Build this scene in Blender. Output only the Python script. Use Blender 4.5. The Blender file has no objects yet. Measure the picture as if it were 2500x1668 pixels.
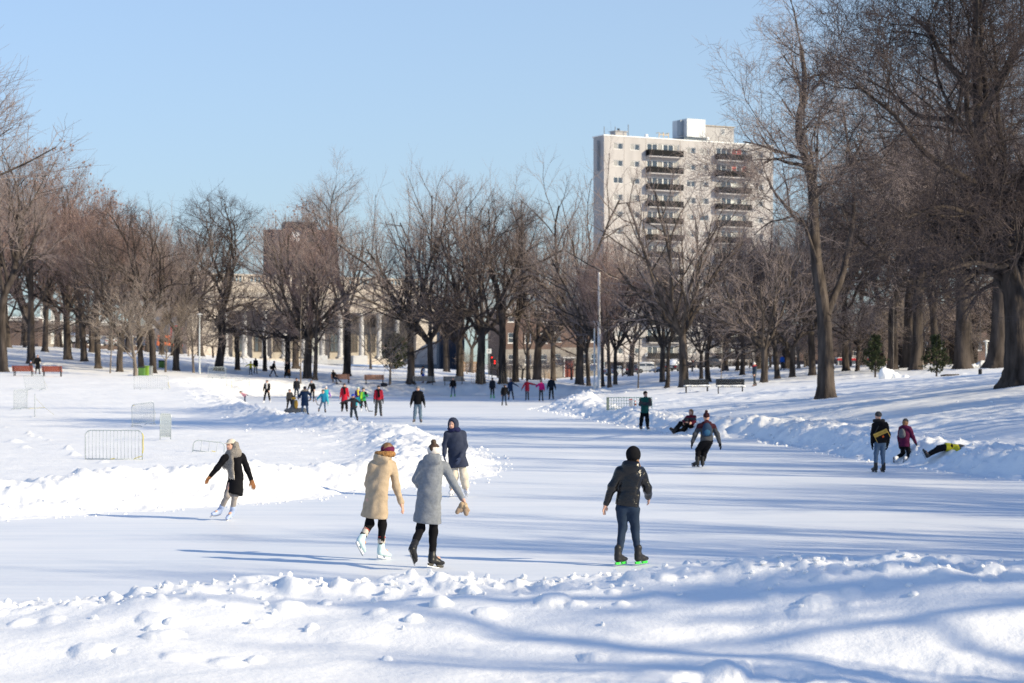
import bpy, bmesh, math, random
import numpy as np
from mathutils import Vector, Matrix

random.seed(7)
R = math.radians
SC = bpy.context.scene
COL = SC.collection

# ------------------------------------------------------------------ camera
F_PX, CX, CY, YH = 4861.0, 1250.0, 834.0, 893.0       # focal length, centre and horizon of the photograph, in its pixels
EYE = 2.9
PITCH = math.atan((YH - CY) / F_PX)
cam = bpy.data.cameras.new('camera')
camo = bpy.data.objects.new('camera', cam)
COL.objects.link(camo)
camo.location = (0, 0, EYE)
camo.rotation_euler = (math.pi / 2 + PITCH, 0, 0)
cam.sensor_width = 36.0
cam.lens = F_PX / 2500.0 * 36.0
cam.clip_start = 0.1
cam.clip_end = 9000
cam.dof.use_dof = True
cam.dof.focus_distance = 31.0
cam.dof.aperture_fstop = 2.8
SC.camera = camo

# ------------------------------------------------------------------ light
SUN_EL = 25.0
SUN_AZ = 115.0                                          # clockwise from +Y
to_sun = Vector((math.sin(R(SUN_AZ)) * math.cos(R(SUN_EL)), math.cos(R(SUN_AZ)) * math.cos(R(SUN_EL)), math.sin(R(SUN_EL))))
world = bpy.data.worlds.new('World')
SC.world = world
world.use_nodes = True
wn = world.node_tree
for n in list(wn.nodes):
    wn.nodes.remove(n)
w_out = wn.nodes.new('ShaderNodeOutputWorld')
w_bg = wn.nodes.new('ShaderNodeBackground')
w_sky = wn.nodes.new('ShaderNodeTexSky')
w_sky.sky_type = 'NISHITA'
w_sky.sun_disc = False
w_sky.sun_elevation = R(SUN_EL)
w_sky.sun_rotation = R(SUN_AZ)
w_sky.altitude = 3500
w_sky.air_density = 1.0
w_sky.dust_density = 0.3
w_sky.ozone_density = 7.5
w_bg.inputs['Strength'].default_value = 0.15
# winter haze whitens the sky towards the horizon, all the way round
w_tc = wn.nodes.new('ShaderNodeTexCoord'); w_sp = wn.nodes.new('ShaderNodeSeparateXYZ')
wn.links.new(w_tc.outputs['Generated'], w_sp.inputs[0])
def w_math(op, a, b=None):
    k = wn.nodes.new('ShaderNodeMath'); k.operation = op
    for i, q in ((0, a), (1, b)):
        if q is None: continue
        if isinstance(q, (int, float)): k.inputs[i].default_value = q
        else: wn.links.new(q, k.inputs[i])
    return k.outputs[0]
w_z = w_math('MAXIMUM', w_sp.outputs[2], 0.0)
w_f = w_math('MULTIPLY', w_math('EXPONENT', w_math('DIVIDE', w_z, -0.42)), 0.97)
w_mx = wn.nodes.new('ShaderNodeMix'); w_mx.data_type = 'RGBA'
wn.links.new(w_f, w_mx.inputs[0]); wn.links.new(w_sky.outputs[0], w_mx.inputs[6])
w_mx.inputs[7].default_value = (1.72, 2.04, 1.88, 1)
wn.links.new(w_mx.outputs[2], w_bg.inputs[0])
wn.links.new(w_bg.outputs[0], w_out.inputs[0])
sun = bpy.data.lights.new('sun', 'SUN')
sun.energy = 3.3
sun.angle = R(0.53)
sun.color = (1.0, 0.86, 0.60)
suno = bpy.data.objects.new('sun', sun)
COL.objects.link(suno)
suno.rotation_euler = to_sun.to_track_quat('Z', 'Y').to_euler()
suno.location = (60, -20, 60)

SC.view_settings.view_transform = 'Standard'
SC.view_settings.look = 'None'
SC.view_settings.gamma = 1.0
SC.view_settings.use_curve_mapping = False
SC.view_settings.exposure = 0.98
SC.cycles.max_bounces = 6
SC.cycles.diffuse_bounces = 2
SC.cycles.glossy_bounces = 3
SC.cycles.transparent_max_bounces = 6
SC.cycles.use_denoising = True
SC.cycles.denoiser = 'OPENIMAGEDENOISE'
SC.cycles.denoising_input_passes = 'RGB_ALBEDO_NORMAL'
SC.cycles.denoising_prefilter = 'NONE'                  # keeps the fine twigs crisp
SC.cycles.use_adaptive_sampling = False
SC.cycles.sample_clamp_indirect = 2.0

# ------------------------------------------------------------------ object helpers
def tag(o, label=None, cat=None, group=None, kind=None):
    if label: o['label'] = label
    if cat: o['category'] = cat
    if group: o['group'] = group
    if kind: o['kind'] = kind
    return o

def link(o, parent=None):
    COL.objects.link(o)
    if parent is not None:
        o.parent = parent
    return o

def empty(name, loc=(0, 0, 0), rz=0.0, parent=None):
    o = bpy.data.objects.new(name, None)
    o.empty_display_size = 0.2
    link(o, parent)
    o.location = loc
    o.rotation_euler = (0, 0, rz)
    return o

def kids(o):
    return [c for c in COL.objects if c.parent == o]

def copy_tree(o, children, parent=None):
    """copy of a thing; children: {object: [its children]}"""
    c = o.copy()
    COL.objects.link(c)
    if parent is not None:
        c.parent = parent
    for ch in children.get(o.name, []):
        copy_tree(ch, children, c)
    return c

def child_map(root):
    m = {}
    def rec(o):
        ks = kids(o)
        m[o.name] = ks
        for k in ks: rec(k)
    rec(root)
    return m

def np_mesh(name, verts, faces, smooth=True, mats=None, midx=None):
    """faces: (N,4) or (N,3) int array or list of such arrays"""
    if not isinstance(faces, (list, tuple)):
        faces = [faces]
    me = bpy.data.meshes.new(name)
    verts = np.asarray(verts, dtype=np.float32)
    me.vertices.add(len(verts))
    me.vertices.foreach_set('co', verts.ravel())
    tot = sum(f.size for f in faces)
    npoly = sum(len(f) for f in faces)
    me.loops.add(tot)
    me.loops.foreach_set('vertex_index', np.concatenate([f.ravel() for f in faces]).astype(np.int32))
    me.polygons.add(npoly)
    ls = []; s = 0
    for f in faces:
        ls.append(s + np.arange(len(f)) * f.shape[1]); s += f.size
    me.polygons.foreach_set('loop_start', np.concatenate(ls).astype(np.int32))
    if midx is not None:
        me.polygons.foreach_set('material_index', np.asarray(midx, dtype=np.int32))
    me.polygons.foreach_set('use_smooth', np.full(npoly, bool(smooth)))
    me.update(calc_edges=True)
    for m in (mats or []):
        me.materials.append(m)
    return me

class MB:
    """collects boxes, bars, prisms and tubes and links them as ONE mesh object"""
    def __init__(self):
        self.v = []; self.f = []; self.m = []; self.mi = 0
    def _add(self, vs, fs):
        b = len(self.v)
        self.v.extend([tuple(p) for p in vs])
        for f in fs:
            self.f.append([b + i for i in f]); self.m.append(self.mi)
    def box(self, c, s, rz=0.0, M=None, taper=1.0):
        x, y, z = s[0] / 2, s[1] / 2, s[2] / 2
        pts = []
        for sz in (-1, 1):
            t = taper if sz > 0 else 1.0
            for sx, sy in ((-1, -1), (1, -1), (1, 1), (-1, 1)):
                p = Vector((sx * x * t, sy * y * t, sz * z))
                if M is not None: p = M @ p
                elif rz: p = Matrix.Rotation(rz, 3, 'Z') @ p
                pts.append(p + Vector(c))
        self._add(pts, [(3, 2, 1, 0), (4, 5, 6, 7), (0, 1, 5, 4), (1, 2, 6, 5), (2, 3, 7, 6), (3, 0, 4, 7)])
        return self
    def tube(self, pts, rad, n=8, caps=True):
        pts = [Vector(p) for p in pts]
        if not hasattr(rad, '__len__'): rad = [rad] * len(pts)
        vs = []
        up = Vector((0, 0, 1))
        pu = None
        for i, p in enumerate(pts):
            t = (pts[min(i + 1, len(pts) - 1)] - pts[max(i - 1, 0)])
            t = t.normalized() if t.length > 1e-9 else Vector((0, 0, 1))
            if pu is None:
                u = t.cross(up)
                if u.length < 1e-3: u = t.cross(Vector((1, 0, 0)))
            else:
                u = pu - t * pu.dot(t)
            u.normalize(); w = t.cross(u); pu = u
            for k in range(n):
                a = 2 * math.pi * k / n
                vs.append(p + (u * math.cos(a) + w * math.sin(a)) * rad[i])
        fs = []
        for i in range(len(pts) - 1):
            for k in range(n):
                a, b = i * n + k, i * n + (k + 1) % n
                fs.append((a, b, b + n, a + n))
        if caps:
            fs.append(tuple(range(n - 1, -1, -1)))
            fs.append(tuple((len(pts) - 1) * n + k for k in range(n)))
        self._add(vs, fs)
        return self
    def prism(self, poly, a, b, axis='y'):
        """polygon of 2D points extruded from a to b along axis"""
        n = len(poly); vs = []
        for t in (a, b):
            for (p, q) in poly:
                vs.append({'y': (p, t, q), 'x': (t, p, q), 'z': (p, q, t)}[axis])
        fs = [tuple(range(n)), tuple(range(2 * n - 1, n - 1, -1))]
        for i in range(n):
            j = (i + 1) % n
            fs.append((i + n, j + n, j, i))
        self._add(vs, fs)
        return self
    def lathe(self, prof, c=(0, 0, 0), n=16):
        vs = []
        for (r, z) in prof:
            for k in range(n):
                a = 2 * math.pi * k / n
                vs.append((c[0] + r * math.cos(a), c[1] + r * math.sin(a), c[2] + z))
        fs = []
        for i in range(len(prof) - 1):
            for k in range(n):
                a, b = i * n + k, i * n + (k + 1) % n
                fs.append((a, b, b + n, a + n))
        fs.append(tuple(range(n - 1, -1, -1)))
        fs.append(tuple((len(prof) - 1) * n + k for k in range(n)))
        self._add(vs, fs)
        return self
    def mesh(self, name, mats, smooth=False):
        me = bpy.data.meshes.new(name)
        me.from_pydata(self.v, [], self.f)
        if not isinstance(mats, (list, tuple)): mats = [mats]
        for m in mats: me.materials.append(m)
        if len(mats) > 1:
            me.polygons.foreach_set('material_index', self.m)
        bm = bmesh.new(); bm.from_mesh(me)
        bmesh.ops.recalc_face_normals(bm, faces=bm.faces)
        bm.to_mesh(me); bm.free()
        if smooth:
            me.polygons.foreach_set('use_smooth', [True] * len(me.polygons))
        return me
    def build(self, name, mats, parent=None, smooth=False, bevel=0.0):
        o = bpy.data.objects.new(name, self.mesh(name, mats, smooth))
        link(o, parent)
        if bevel:
            b = o.modifiers.new('bevel', 'BEVEL'); b.width = bevel; b.segments = 2; b.limit_method = 'ANGLE'
        return o

def obj(name, me, parent=None, loc=None, rz=None):
    o = bpy.data.objects.new(name, me)
    link(o, parent)
    if loc is not None: o.location = loc
    if rz is not None: o.rotation_euler = (0, 0, rz)
    return o

# ------------------------------------------------------------------ materials
MATS = {}
def mat(name, col, rough=0.8, metal=0.0, spec=0.3, noise=0.0, nscale=8.0, bump=0.0, bscale=60.0, stretch=(1, 1, 1),
        emit=0.0, coat=0.0, col2=None, coords='Object'):
    if name in MATS: return MATS[name]
    m = bpy.data.materials.new(name); m.use_nodes = True
    nt = m.node_tree; b = nt.nodes['Principled BSDF']
    b.inputs['Base Color'].default_value = (*col, 1)
    b.inputs['Roughness'].default_value = rough
    b.inputs['Metallic'].default_value = metal
    b.inputs['Specular IOR Level'].default_value = spec
    if coat: b.inputs['Coat Weight'].default_value = coat
    if emit:
        b.inputs['Emission Color'].default_value = (*col, 1); b.inputs['Emission Strength'].default_value = emit
    if noise or bump:
        tc = nt.nodes.new('ShaderNodeTexCoord'); mp = nt.nodes.new('ShaderNodeMapping')
        mp.inputs['Scale'].default_value = stretch
        nt.links.new(tc.outputs[coords], mp.inputs[0])
    if noise:
        tx = nt.nodes.new('ShaderNodeTexNoise'); tx.inputs['Scale'].default_value = nscale; tx.inputs['Detail'].default_value = 5
        nt.links.new(mp.outputs[0], tx.inputs['Vector'])
        mx = nt.nodes.new('ShaderNodeMix'); mx.data_type = 'RGBA'
        c2 = col2 or tuple(min(1, c * (1 + noise)) for c in col)
        c1 = col if col2 else tuple(c * (1 - noise) for c in col)
        mx.inputs[6].default_value = (*c1, 1); mx.inputs[7].default_value = (*c2, 1)
        rm = nt.nodes.new('ShaderNodeMapRange'); rm.inputs[1].default_value = 0.3; rm.inputs[2].default_value = 0.7
        nt.links.new(tx.outputs[0], rm.inputs[0])
        nt.links.new(rm.outputs[0], mx.inputs[0])
        nt.links.new(mx.outputs[2], b.inputs['Base Color'])
    if bump:
        t2 = nt.nodes.new('ShaderNodeTexNoise'); t2.inputs['Scale'].default_value = bscale; t2.inputs['Detail'].default_value = 4
        nt.links.new(mp.outputs[0], t2.inputs['Vector'])
        bp = nt.nodes.new('ShaderNodeBump'); bp.inputs['Strength'].default_value = 1.0; bp.inputs['Distance'].default_value = bump
        nt.links.new(t2.outputs[0], bp.inputs['Height'])
        nt.links.new(bp.outputs[0], b.inputs['Normal'])
    MATS[name] = m
    return m

# ------------------------------------------------------------------ photograph pixel -> place
def ray(px, py):
    u = (px - CX) / F_PX; v = (CY - py) / F_PX
    d = Vector((u, math.cos(PITCH) - v * math.sin(PITCH), v * math.cos(PITCH) + math.sin(PITCH)))
    return d / d.y
def pt(px, py, D):
    d = ray(px, py)
    return Vector((d.x * D, D, EYE + d.z * D))
def on_ice(px, py):
    d = ray(px, py)
    return pt(px, py, -EYE / d.z)
# ------------------------------------------------------------------ terrain
def _hash(ix, iy, seed):
    h = (ix.astype(np.int64) * 374761393 + iy.astype(np.int64) * 668265263 + seed * 974634777) & 0x7fffffff
    h = ((h ^ (h >> 13)) * 1274126177) & 0x7fffffff
    h = h ^ (h >> 16)
    return (h & 0xffff).astype(np.float32) / 32767.5 - 1.0
def vnoise(x, y, seed=0):
    xi = np.floor(x); yi = np.floor(y)
    fx = (x - xi).astype(np.float32); fy = (y - yi).astype(np.float32)
    xi = xi.astype(np.int64); yi = yi.astype(np.int64)
    sx = fx * fx * fx * (fx * (fx * 6 - 15) + 10); sy = fy * fy * fy * (fy * (fy * 6 - 15) + 10)
    a = _hash(xi, yi, seed); b = _hash(xi + 1, yi, seed); c = _hash(xi, yi + 1, seed); d = _hash(xi + 1, yi + 1, seed)
    return (a + (b - a) * sx) * (1 - sy) + (c + (d - c) * sx) * sy
def fbm(x, y, octv=4, seed=0, gain=0.5):
    s = 0; a = 1.0; t = 0
    for i in range(octv):
        s = s + a * vnoise(x, y, seed + i * 17); t += a
        x = x * 1.93 + y * 0.31 + 3.1; y = y * 1.93 - x * 0.16 + 1.7; a *= gain
    return s / t
def sm(t):
    t = np.clip(t, 0, 1); return t * t * (3 - 2 * t)

# crest of the near bank, and the outline of the ice
CR_X = np.array([-30, -12, -6.0, -4, -2, 0, 2, 4.6, 8, 14, 30])
CR_Y = np.array([15, 17.8, 19.0, 19.3, 19.6, 19.5, 19.0, 18.2, 18.0, 20, 28.])
CR_Z = np.array([.55, .55, .55, .74, .84, .78, .98, 1.16, 1.2, 1.2, 1.1])
ICE_PX = [(-900, 1310), (-300, 1282), (0, 1270), (213, 1259), (511, 1239), (745, 1223), (904, 1202), (1064, 1189), (1149, 1181), (1205, 1160),
          (1226, 1135), (1200, 1113), (1128, 1083), (1053, 1066), (957, 1053), (851, 1043), (745, 1028), (660, 1005), (600, 988), (548, 977),
          (575, 970), (745, 967), (1011, 966), (1200, 967), (1362, 969), (1420, 974), (1370, 985), (1300, 1000), (1383, 1013), (1489, 1033), (1596, 1054), (1702, 1067),
          (1809, 1071), (1968, 1096), (2128, 1128), (2245, 1144), (2500, 1177), (2900, 1225), (3600, 1310)]
ICE = [(p.x, p.y) for p in (on_ice(*q) for q in ICE_PX)]
ICE += [(x, np.interp(x, CR_X, CR_Y) + 2.0) for x in (24, 18, 12, 9, 6, 4, 2, 0, -2, -4, -6, -9, -12, -18)]
GX0, GX1, GY0, GY1, GS = -60.0, 60.0, 14.0, 200.0, 0.3
_gx = np.arange(GX0, GX1 + GS, GS, dtype=np.float32); _gy = np.arange(GY0, GY1 + GS, GS, dtype=np.float32)
_X, _Y = np.meshgrid(_gx, _gy)
_dmin = np.full(_X.shape, 1e9, np.float32); _in = np.zeros(_X.shape, bool)
for i in range(len(ICE)):
    ax, ay = ICE[i]; bx_, by_ = ICE[(i + 1) % len(ICE)]
    ex, ey = bx_ - ax, by_ - ay
    t = np.clip(((_X - ax) * ex + (_Y - ay) * ey) / (ex * ex + ey * ey), 0, 1)
    _dmin = np.minimum(_dmin, (_X - ax - t * ex) ** 2 + (_Y - ay - t * ey) ** 2)
    if by_ != ay:
        c = (ay > _Y) != (by_ > _Y)
        _in ^= c & (_X < ex * (_Y - ay) / ey + ax)
SDF = np.where(_in, -1, 1) * np.sqrt(_dmin)
def ice_d(x, y):
    fx = np.clip((x - GX0) / GS, 0, SDF.shape[1] - 1.001); fy = np.clip((y - GY0) / GS, 0, SDF.shape[0] - 1.001)
    ix = fx.astype(int); iy = fy.astype(int); fx = fx - ix; fy = fy - iy
    return ((SDF[iy, ix] * (1 - fx) + SDF[iy, ix + 1] * fx) * (1 - fy) + (SDF[iy + 1, ix] * (1 - fx) + SDF[iy + 1, ix + 1] * fx) * fy)

XE_Y = np.array([20, 50, 60, 69.4, 81, 101, 118, 140, 180, 260, 400.])
XE_X = np.array([20, 12.7, 10.8, 10.25, 7.5, 5.0, 3.2, 1.0, -2.0, -2, -2.])
rng = np.random.default_rng(5)
BLOBS = []
for i in range(600):                                   # rounded snow lumps pushed up on the near bank
    x = rng.uniform(-8, 10); yc = np.interp(x, CR_X, CR_Y)
    if i < 300:
        if float(fbm(np.array([x / 1.3]), np.array([3.0]), 2, 5)[0]) < rng.uniform(-.5, .25): continue
        off = rng.normal(-0.15, 0.38); r = rng.uniform(.025, .075)
    elif i < 420: off = rng.normal(-0.5, 0.6); r = rng.uniform(.07, .14)
    elif i < 440: off = rng.uniform(-3.4, -.3); r = rng.uniform(.12, .24)
    else: off = rng.normal(-0.1, 0.30); r = rng.uniform(.02, .055)
    BLOBS.append((x, yc + off, r, r * (rng.uniform(.35, .6) if r < .08 else rng.uniform(.25, .42))))
def height(x, y, detail=True):
    x = np.asarray(x, np.float64); y = np.asarray(y, np.float64)
    wob = 0.35 * fbm(x / 2.2, y / 2.2, 3, 3) if detail else 0
    d = ice_d(x, y) + wob
    # ground away from the ice, left and far
    g = .12 + sm((y - 95) / 90) * (1.0 + .95 * sm((-x - 8) / 35)) + 2.2 * sm((-x - 22) / 45) * sm((y - 165) / 80)
    g = g + .18 * sm((y - 190) / 14) - .35 * sm((y - 215) / 60) * sm((x + 8) / 12) + 1.0 * sm((y - 194) / 42) * sm((-x + 1) / 13)
    # right-hand slope
    dx = np.maximum(x - np.interp(y, XE_Y, XE_X), 0)
    s = np.interp(y, [50, 80, 98, 140, 400], [.16, .152, .108, .072, .072])
    gr = .22 + s * dx
    gr = np.where(gr > 2.3, 2.3 + 0.9 * (1 - np.exp(-(gr - 2.3) / 0.9)), gr)
    xm = np.where(y < 118, np.interp(y, XE_Y, XE_X) - 3, 4.0)
    wr = sm((x - xm) / 4.0)
    g = g * (1 - wr) + gr * wr
    # ploughed banks along the edge of the ice
    hb = np.where(y > 170, .35, np.where(wr > .5, np.interp(y, [50, 70, 110, 150], [.55, .5, .42, .5]), .42))
    if detail: hb = hb * (1 + .55 * fbm(x / 3.5, y / 3.5, 2, 11))
    pk = np.where(wr > .5, 1.5, 2.3)
    berm = hb * np.exp(-((d - pk) / np.where(d < pk, pk * .62, 1.5)) ** 2)
    z = np.where(d > 0, g * sm(d / 5.0) + berm * sm(d / .8), -0.16 * sm(-d / .6))
    # near bank
    yc = np.interp(x, CR_X, CR_Y); zc = np.interp(x, CR_X, CR_Z) + (.11 * fbm(x / .9, y / 1.4, 3, 101) if detail else 0)
    t = y - yc
    front = np.interp(y, [0, 3, 9, 15, 19], [1.3, 1.25, .80, .46, .45])
    nb = np.where(t > 0, zc - (zc + .2) * sm((t + (wob if detail else 0)) / 2.6), front + (zc - front) * np.exp(-(t / 2.1) ** 2))
    near = y < yc + 3.4
    z = np.where(near, nb, z)
    if detail:
        mb = np.where(near, np.exp(-((t + .15) / .75) ** 2), np.exp(-((d - pk) / 1.9) ** 2) * (d > 0))
        rough = fbm(x / .75, y / .75, 4, 21, .58)
        bil = np.abs(fbm(x / .33, y / .33, 3, 31)) 
        far = np.interp(y, [30, 60, 120, 200], [1, 1.15, 1.5, 2.0])
        z = z + mb * far * np.where(near, (.45 + .55 * sm((x + 1.5) / -2.5) + .35 * sm((x - 2) / 3)) * 1.0 * (.10 * rough + .05 * bil - .01 + .022 * fbm(x / .17, y / .17, 2, 83)), .17 * rough + .16 * bil - .03)
        out = np.where(d > 0, sm(d / 1.5), 0)
        fld = .045 * fbm(x / 3.0, y / 1.6, 3, 41) + .016 * fbm(x / .45, y / .3, 3, 47)
        z = z + out * np.where(near, .5, 1) * fld * far
        # trodden snow and ski-like ruts on the right slope
        tr = sm((fbm(x / 4.5, y / 7.0, 2, 53) + .12) / .35) * wr * (~near) * sm(d / 2.5)
        z = z + tr * .085 * fbm(x / .55 + y * .15, y / .9, 3, 59, .6)
        # trodden foreground
        tf = sm((16.3 + .05 * x - y) / 1.0) * near * sm((x + .9) / 1.6)
        z = z + tf * (.035 * fbm(x / .22, y / .30, 3, 61, .6) + .05 * sm((fbm(x / .5, y / .42, 2, 67) - .15) / .3) * -1)
        z = z + near * .09 * fbm(x / 2.0, y / 1.3, 3, 71)
        # lumps in the left field
        for (bx, by, br, bh) in FIELD_LUMPS:
            q = ((x - bx) / br) ** 2 + ((y - by) / (br * 1.2)) ** 2
            z = z + bh * np.exp(-q * 1.6) * (1 + .3 * rough)
        sel = near.nonzero()
        if len(sel[0]):
            xs = x[sel]; ys = y[sel]; zs = z[sel]
            wn_ = fbm(xs / .11, ys / .11, 2, 91); wn2_ = fbm(xs / .04, ys / .04, 2, 97)
            for (bx, by, br, bh) in BLOBS:
                m = np.abs(xs - bx) < br
                if not m.any(): continue
                m = np.nonzero(m)[0]; m = m[np.abs(ys[m] - by) < br * 1.3]
                if not len(m): continue
                q = (((xs[m] - bx) / br) ** 2 + ((ys[m] - by) / (br * 1.15)) ** 2) * (1 + .6 * wn_[m]) + .06 * wn2_[m]
                zs[m] += bh * np.clip(1 - q, 0, 1) ** .75
            z[sel] = zs
    return z
FIELD_LUMPS = []
_DS = np.concatenate([np.arange(8, 60, .08), np.arange(60, 200, .25), np.arange(200, 420, .5)])
def hit(px, py, dmax=400.0, dflt=None):
    """where the line of sight through a pixel meets the ground"""
    d = ray(px, py)
    z = EYE + d.z * _DS; g = np.maximum(height(d.x * _DS, _DS, False), 0)
    b = np.nonzero((z <= g) & (_DS <= dmax))[0]
    D = _DS[b[0]] if len(b) else (dflt or dmax)
    return ground(d.x * D, D)
def ground(x, y):
    return Vector((x, y, float(max(height(np.array([x]), np.array([y]), False)[0], 0))))
def at(px, D):
    x = (px - CX) / F_PX * D
    return ground(x, D)
for (px, py, rpx, h) in [(70, 1062, 10, .16), (74, 1065, 7, .12), (95, 1072, 8, .12), (120, 1076, 6, .1), (35, 1080, 22, .14), (165, 1098, 10, .2), (180, 1112, 14, .16),
                         (12, 1045, 6, .1), (110, 1062, 4, .07), (60, 1095, 18, .1), (250, 1130, 16, .08)]:
    p = hit(px, py); FIELD_LUMPS.append((p.x, p.y, rpx * p.y / F_PX, h))

def snow_material(name='snow', fine=1.0):
    m = bpy.data.materials.new(name); m.use_nodes = True
    nt = m.node_tree; b = nt.nodes['Principled BSDF']
    b.inputs['Roughness'].default_value = .55
    b.inputs['Specular IOR Level'].default_value = .25
    tc = nt.nodes.new('ShaderNodeTexCoord')
    n1 = nt.nodes.new('ShaderNodeTexNoise'); n1.inputs['Scale'].default_value = .35; n1.inputs['Detail'].default_value = 6
    cr = nt.nodes.new('ShaderNodeValToRGB')
    cr.color_ramp.elements[0].position = .3; cr.color_ramp.elements[0].color = (.85, .85, .85, 1)
    cr.color_ramp.elements[1].position = .7; cr.color_ramp.elements[1].color = (.905, .905, .90, 1)
    n2 = nt.nodes.new('ShaderNodeTexNoise'); n2.inputs['Scale'].default_value = 7; n2.inputs['Detail'].default_value = 8; n2.inputs['Roughness'].default_value = .65
    n3 = nt.nodes.new('ShaderNodeTexNoise'); n3.inputs['Scale'].default_value = 70; n3.inputs['Detail'].default_value = 3
    b1 = nt.nodes.new('ShaderNodeBump'); b1.inputs['Distance'].default_value = .035 * fine; b1.inputs['Strength'].default_value = .6
    b2 = nt.nodes.new('ShaderNodeBump'); b2.inputs['Distance'].default_value = .004; b2.inputs['Strength'].default_value = .7
    for n in (n1, n2, n3): nt.links.new(tc.outputs['Object'], n.inputs['Vector'])
    nt.links.new(n1.outputs[0], cr.inputs[0]); nt.links.new(cr.outputs[0], b.inputs['Base Color'])
    nt.links.new(n2.outputs[0], b1.inputs['Height'])
    nt.links.new(b1.outputs[0], b.inputs['Normal']); nt.nodes.remove(b2)
    return m
SNOW = snow_material()
def build_ground():
    half = 17.5
    th = np.concatenate([np.linspace(-180, -40, 29)[:-1], np.linspace(-40, -half, 24)[:-1], np.linspace(-half, half, 520), np.linspace(half, 40, 24)[1:], np.linspace(40, 180, 29)[1:-1]])
    th = np.radians(th)
    r = [0.6, 1.5, 3, 5, 7, 9, 10]
    while r[-1] < 4500:
        c = r[-1]
        st = (.075 if c < 17.5 else .048) if c < 27 else (.075 + (c - 27) * .0021 if c < 130 else (.29 + (c - 130) * .004 if c < 210 else c * .03))
        r.append(c + st)
    r = np.array(r)
    T, RR = np.meshgrid(th, r)
    X = RR * np.sin(T); Y = RR * np.cos(T)
    Z = height(X, Y)
    Z = np.where((Y < 2) | (np.abs(X) > 150), np.where(Y < 2, 1.28, np.clip(Z, .8, 5.5)), Z)
    n, m = X.shape
    V = np.stack([X, Y, Z], -1).reshape(-1, 3)
    V = np.vstack([V, [[0, 0, 1.28]]])
    i = np.arange(n - 1)[:, None] * m; j = np.arange(m)[None, :]; j2 = (j + 1) % m
    Q = np.stack([i + j, i + j2, i + m + j2, i + m + j], -1).reshape(-1, 4)[:, ::-1]
    c = len(V) - 1
    Tt = np.stack([np.full(m, c), np.arange(m), (np.arange(m) + 1) % m], -1)[:, ::-1]
    o = obj('snow_ground', np_mesh('snow_ground', V, [Q, Tt], True, [SNOW]))
    tag(o, kind='structure')
build_ground()

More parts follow.
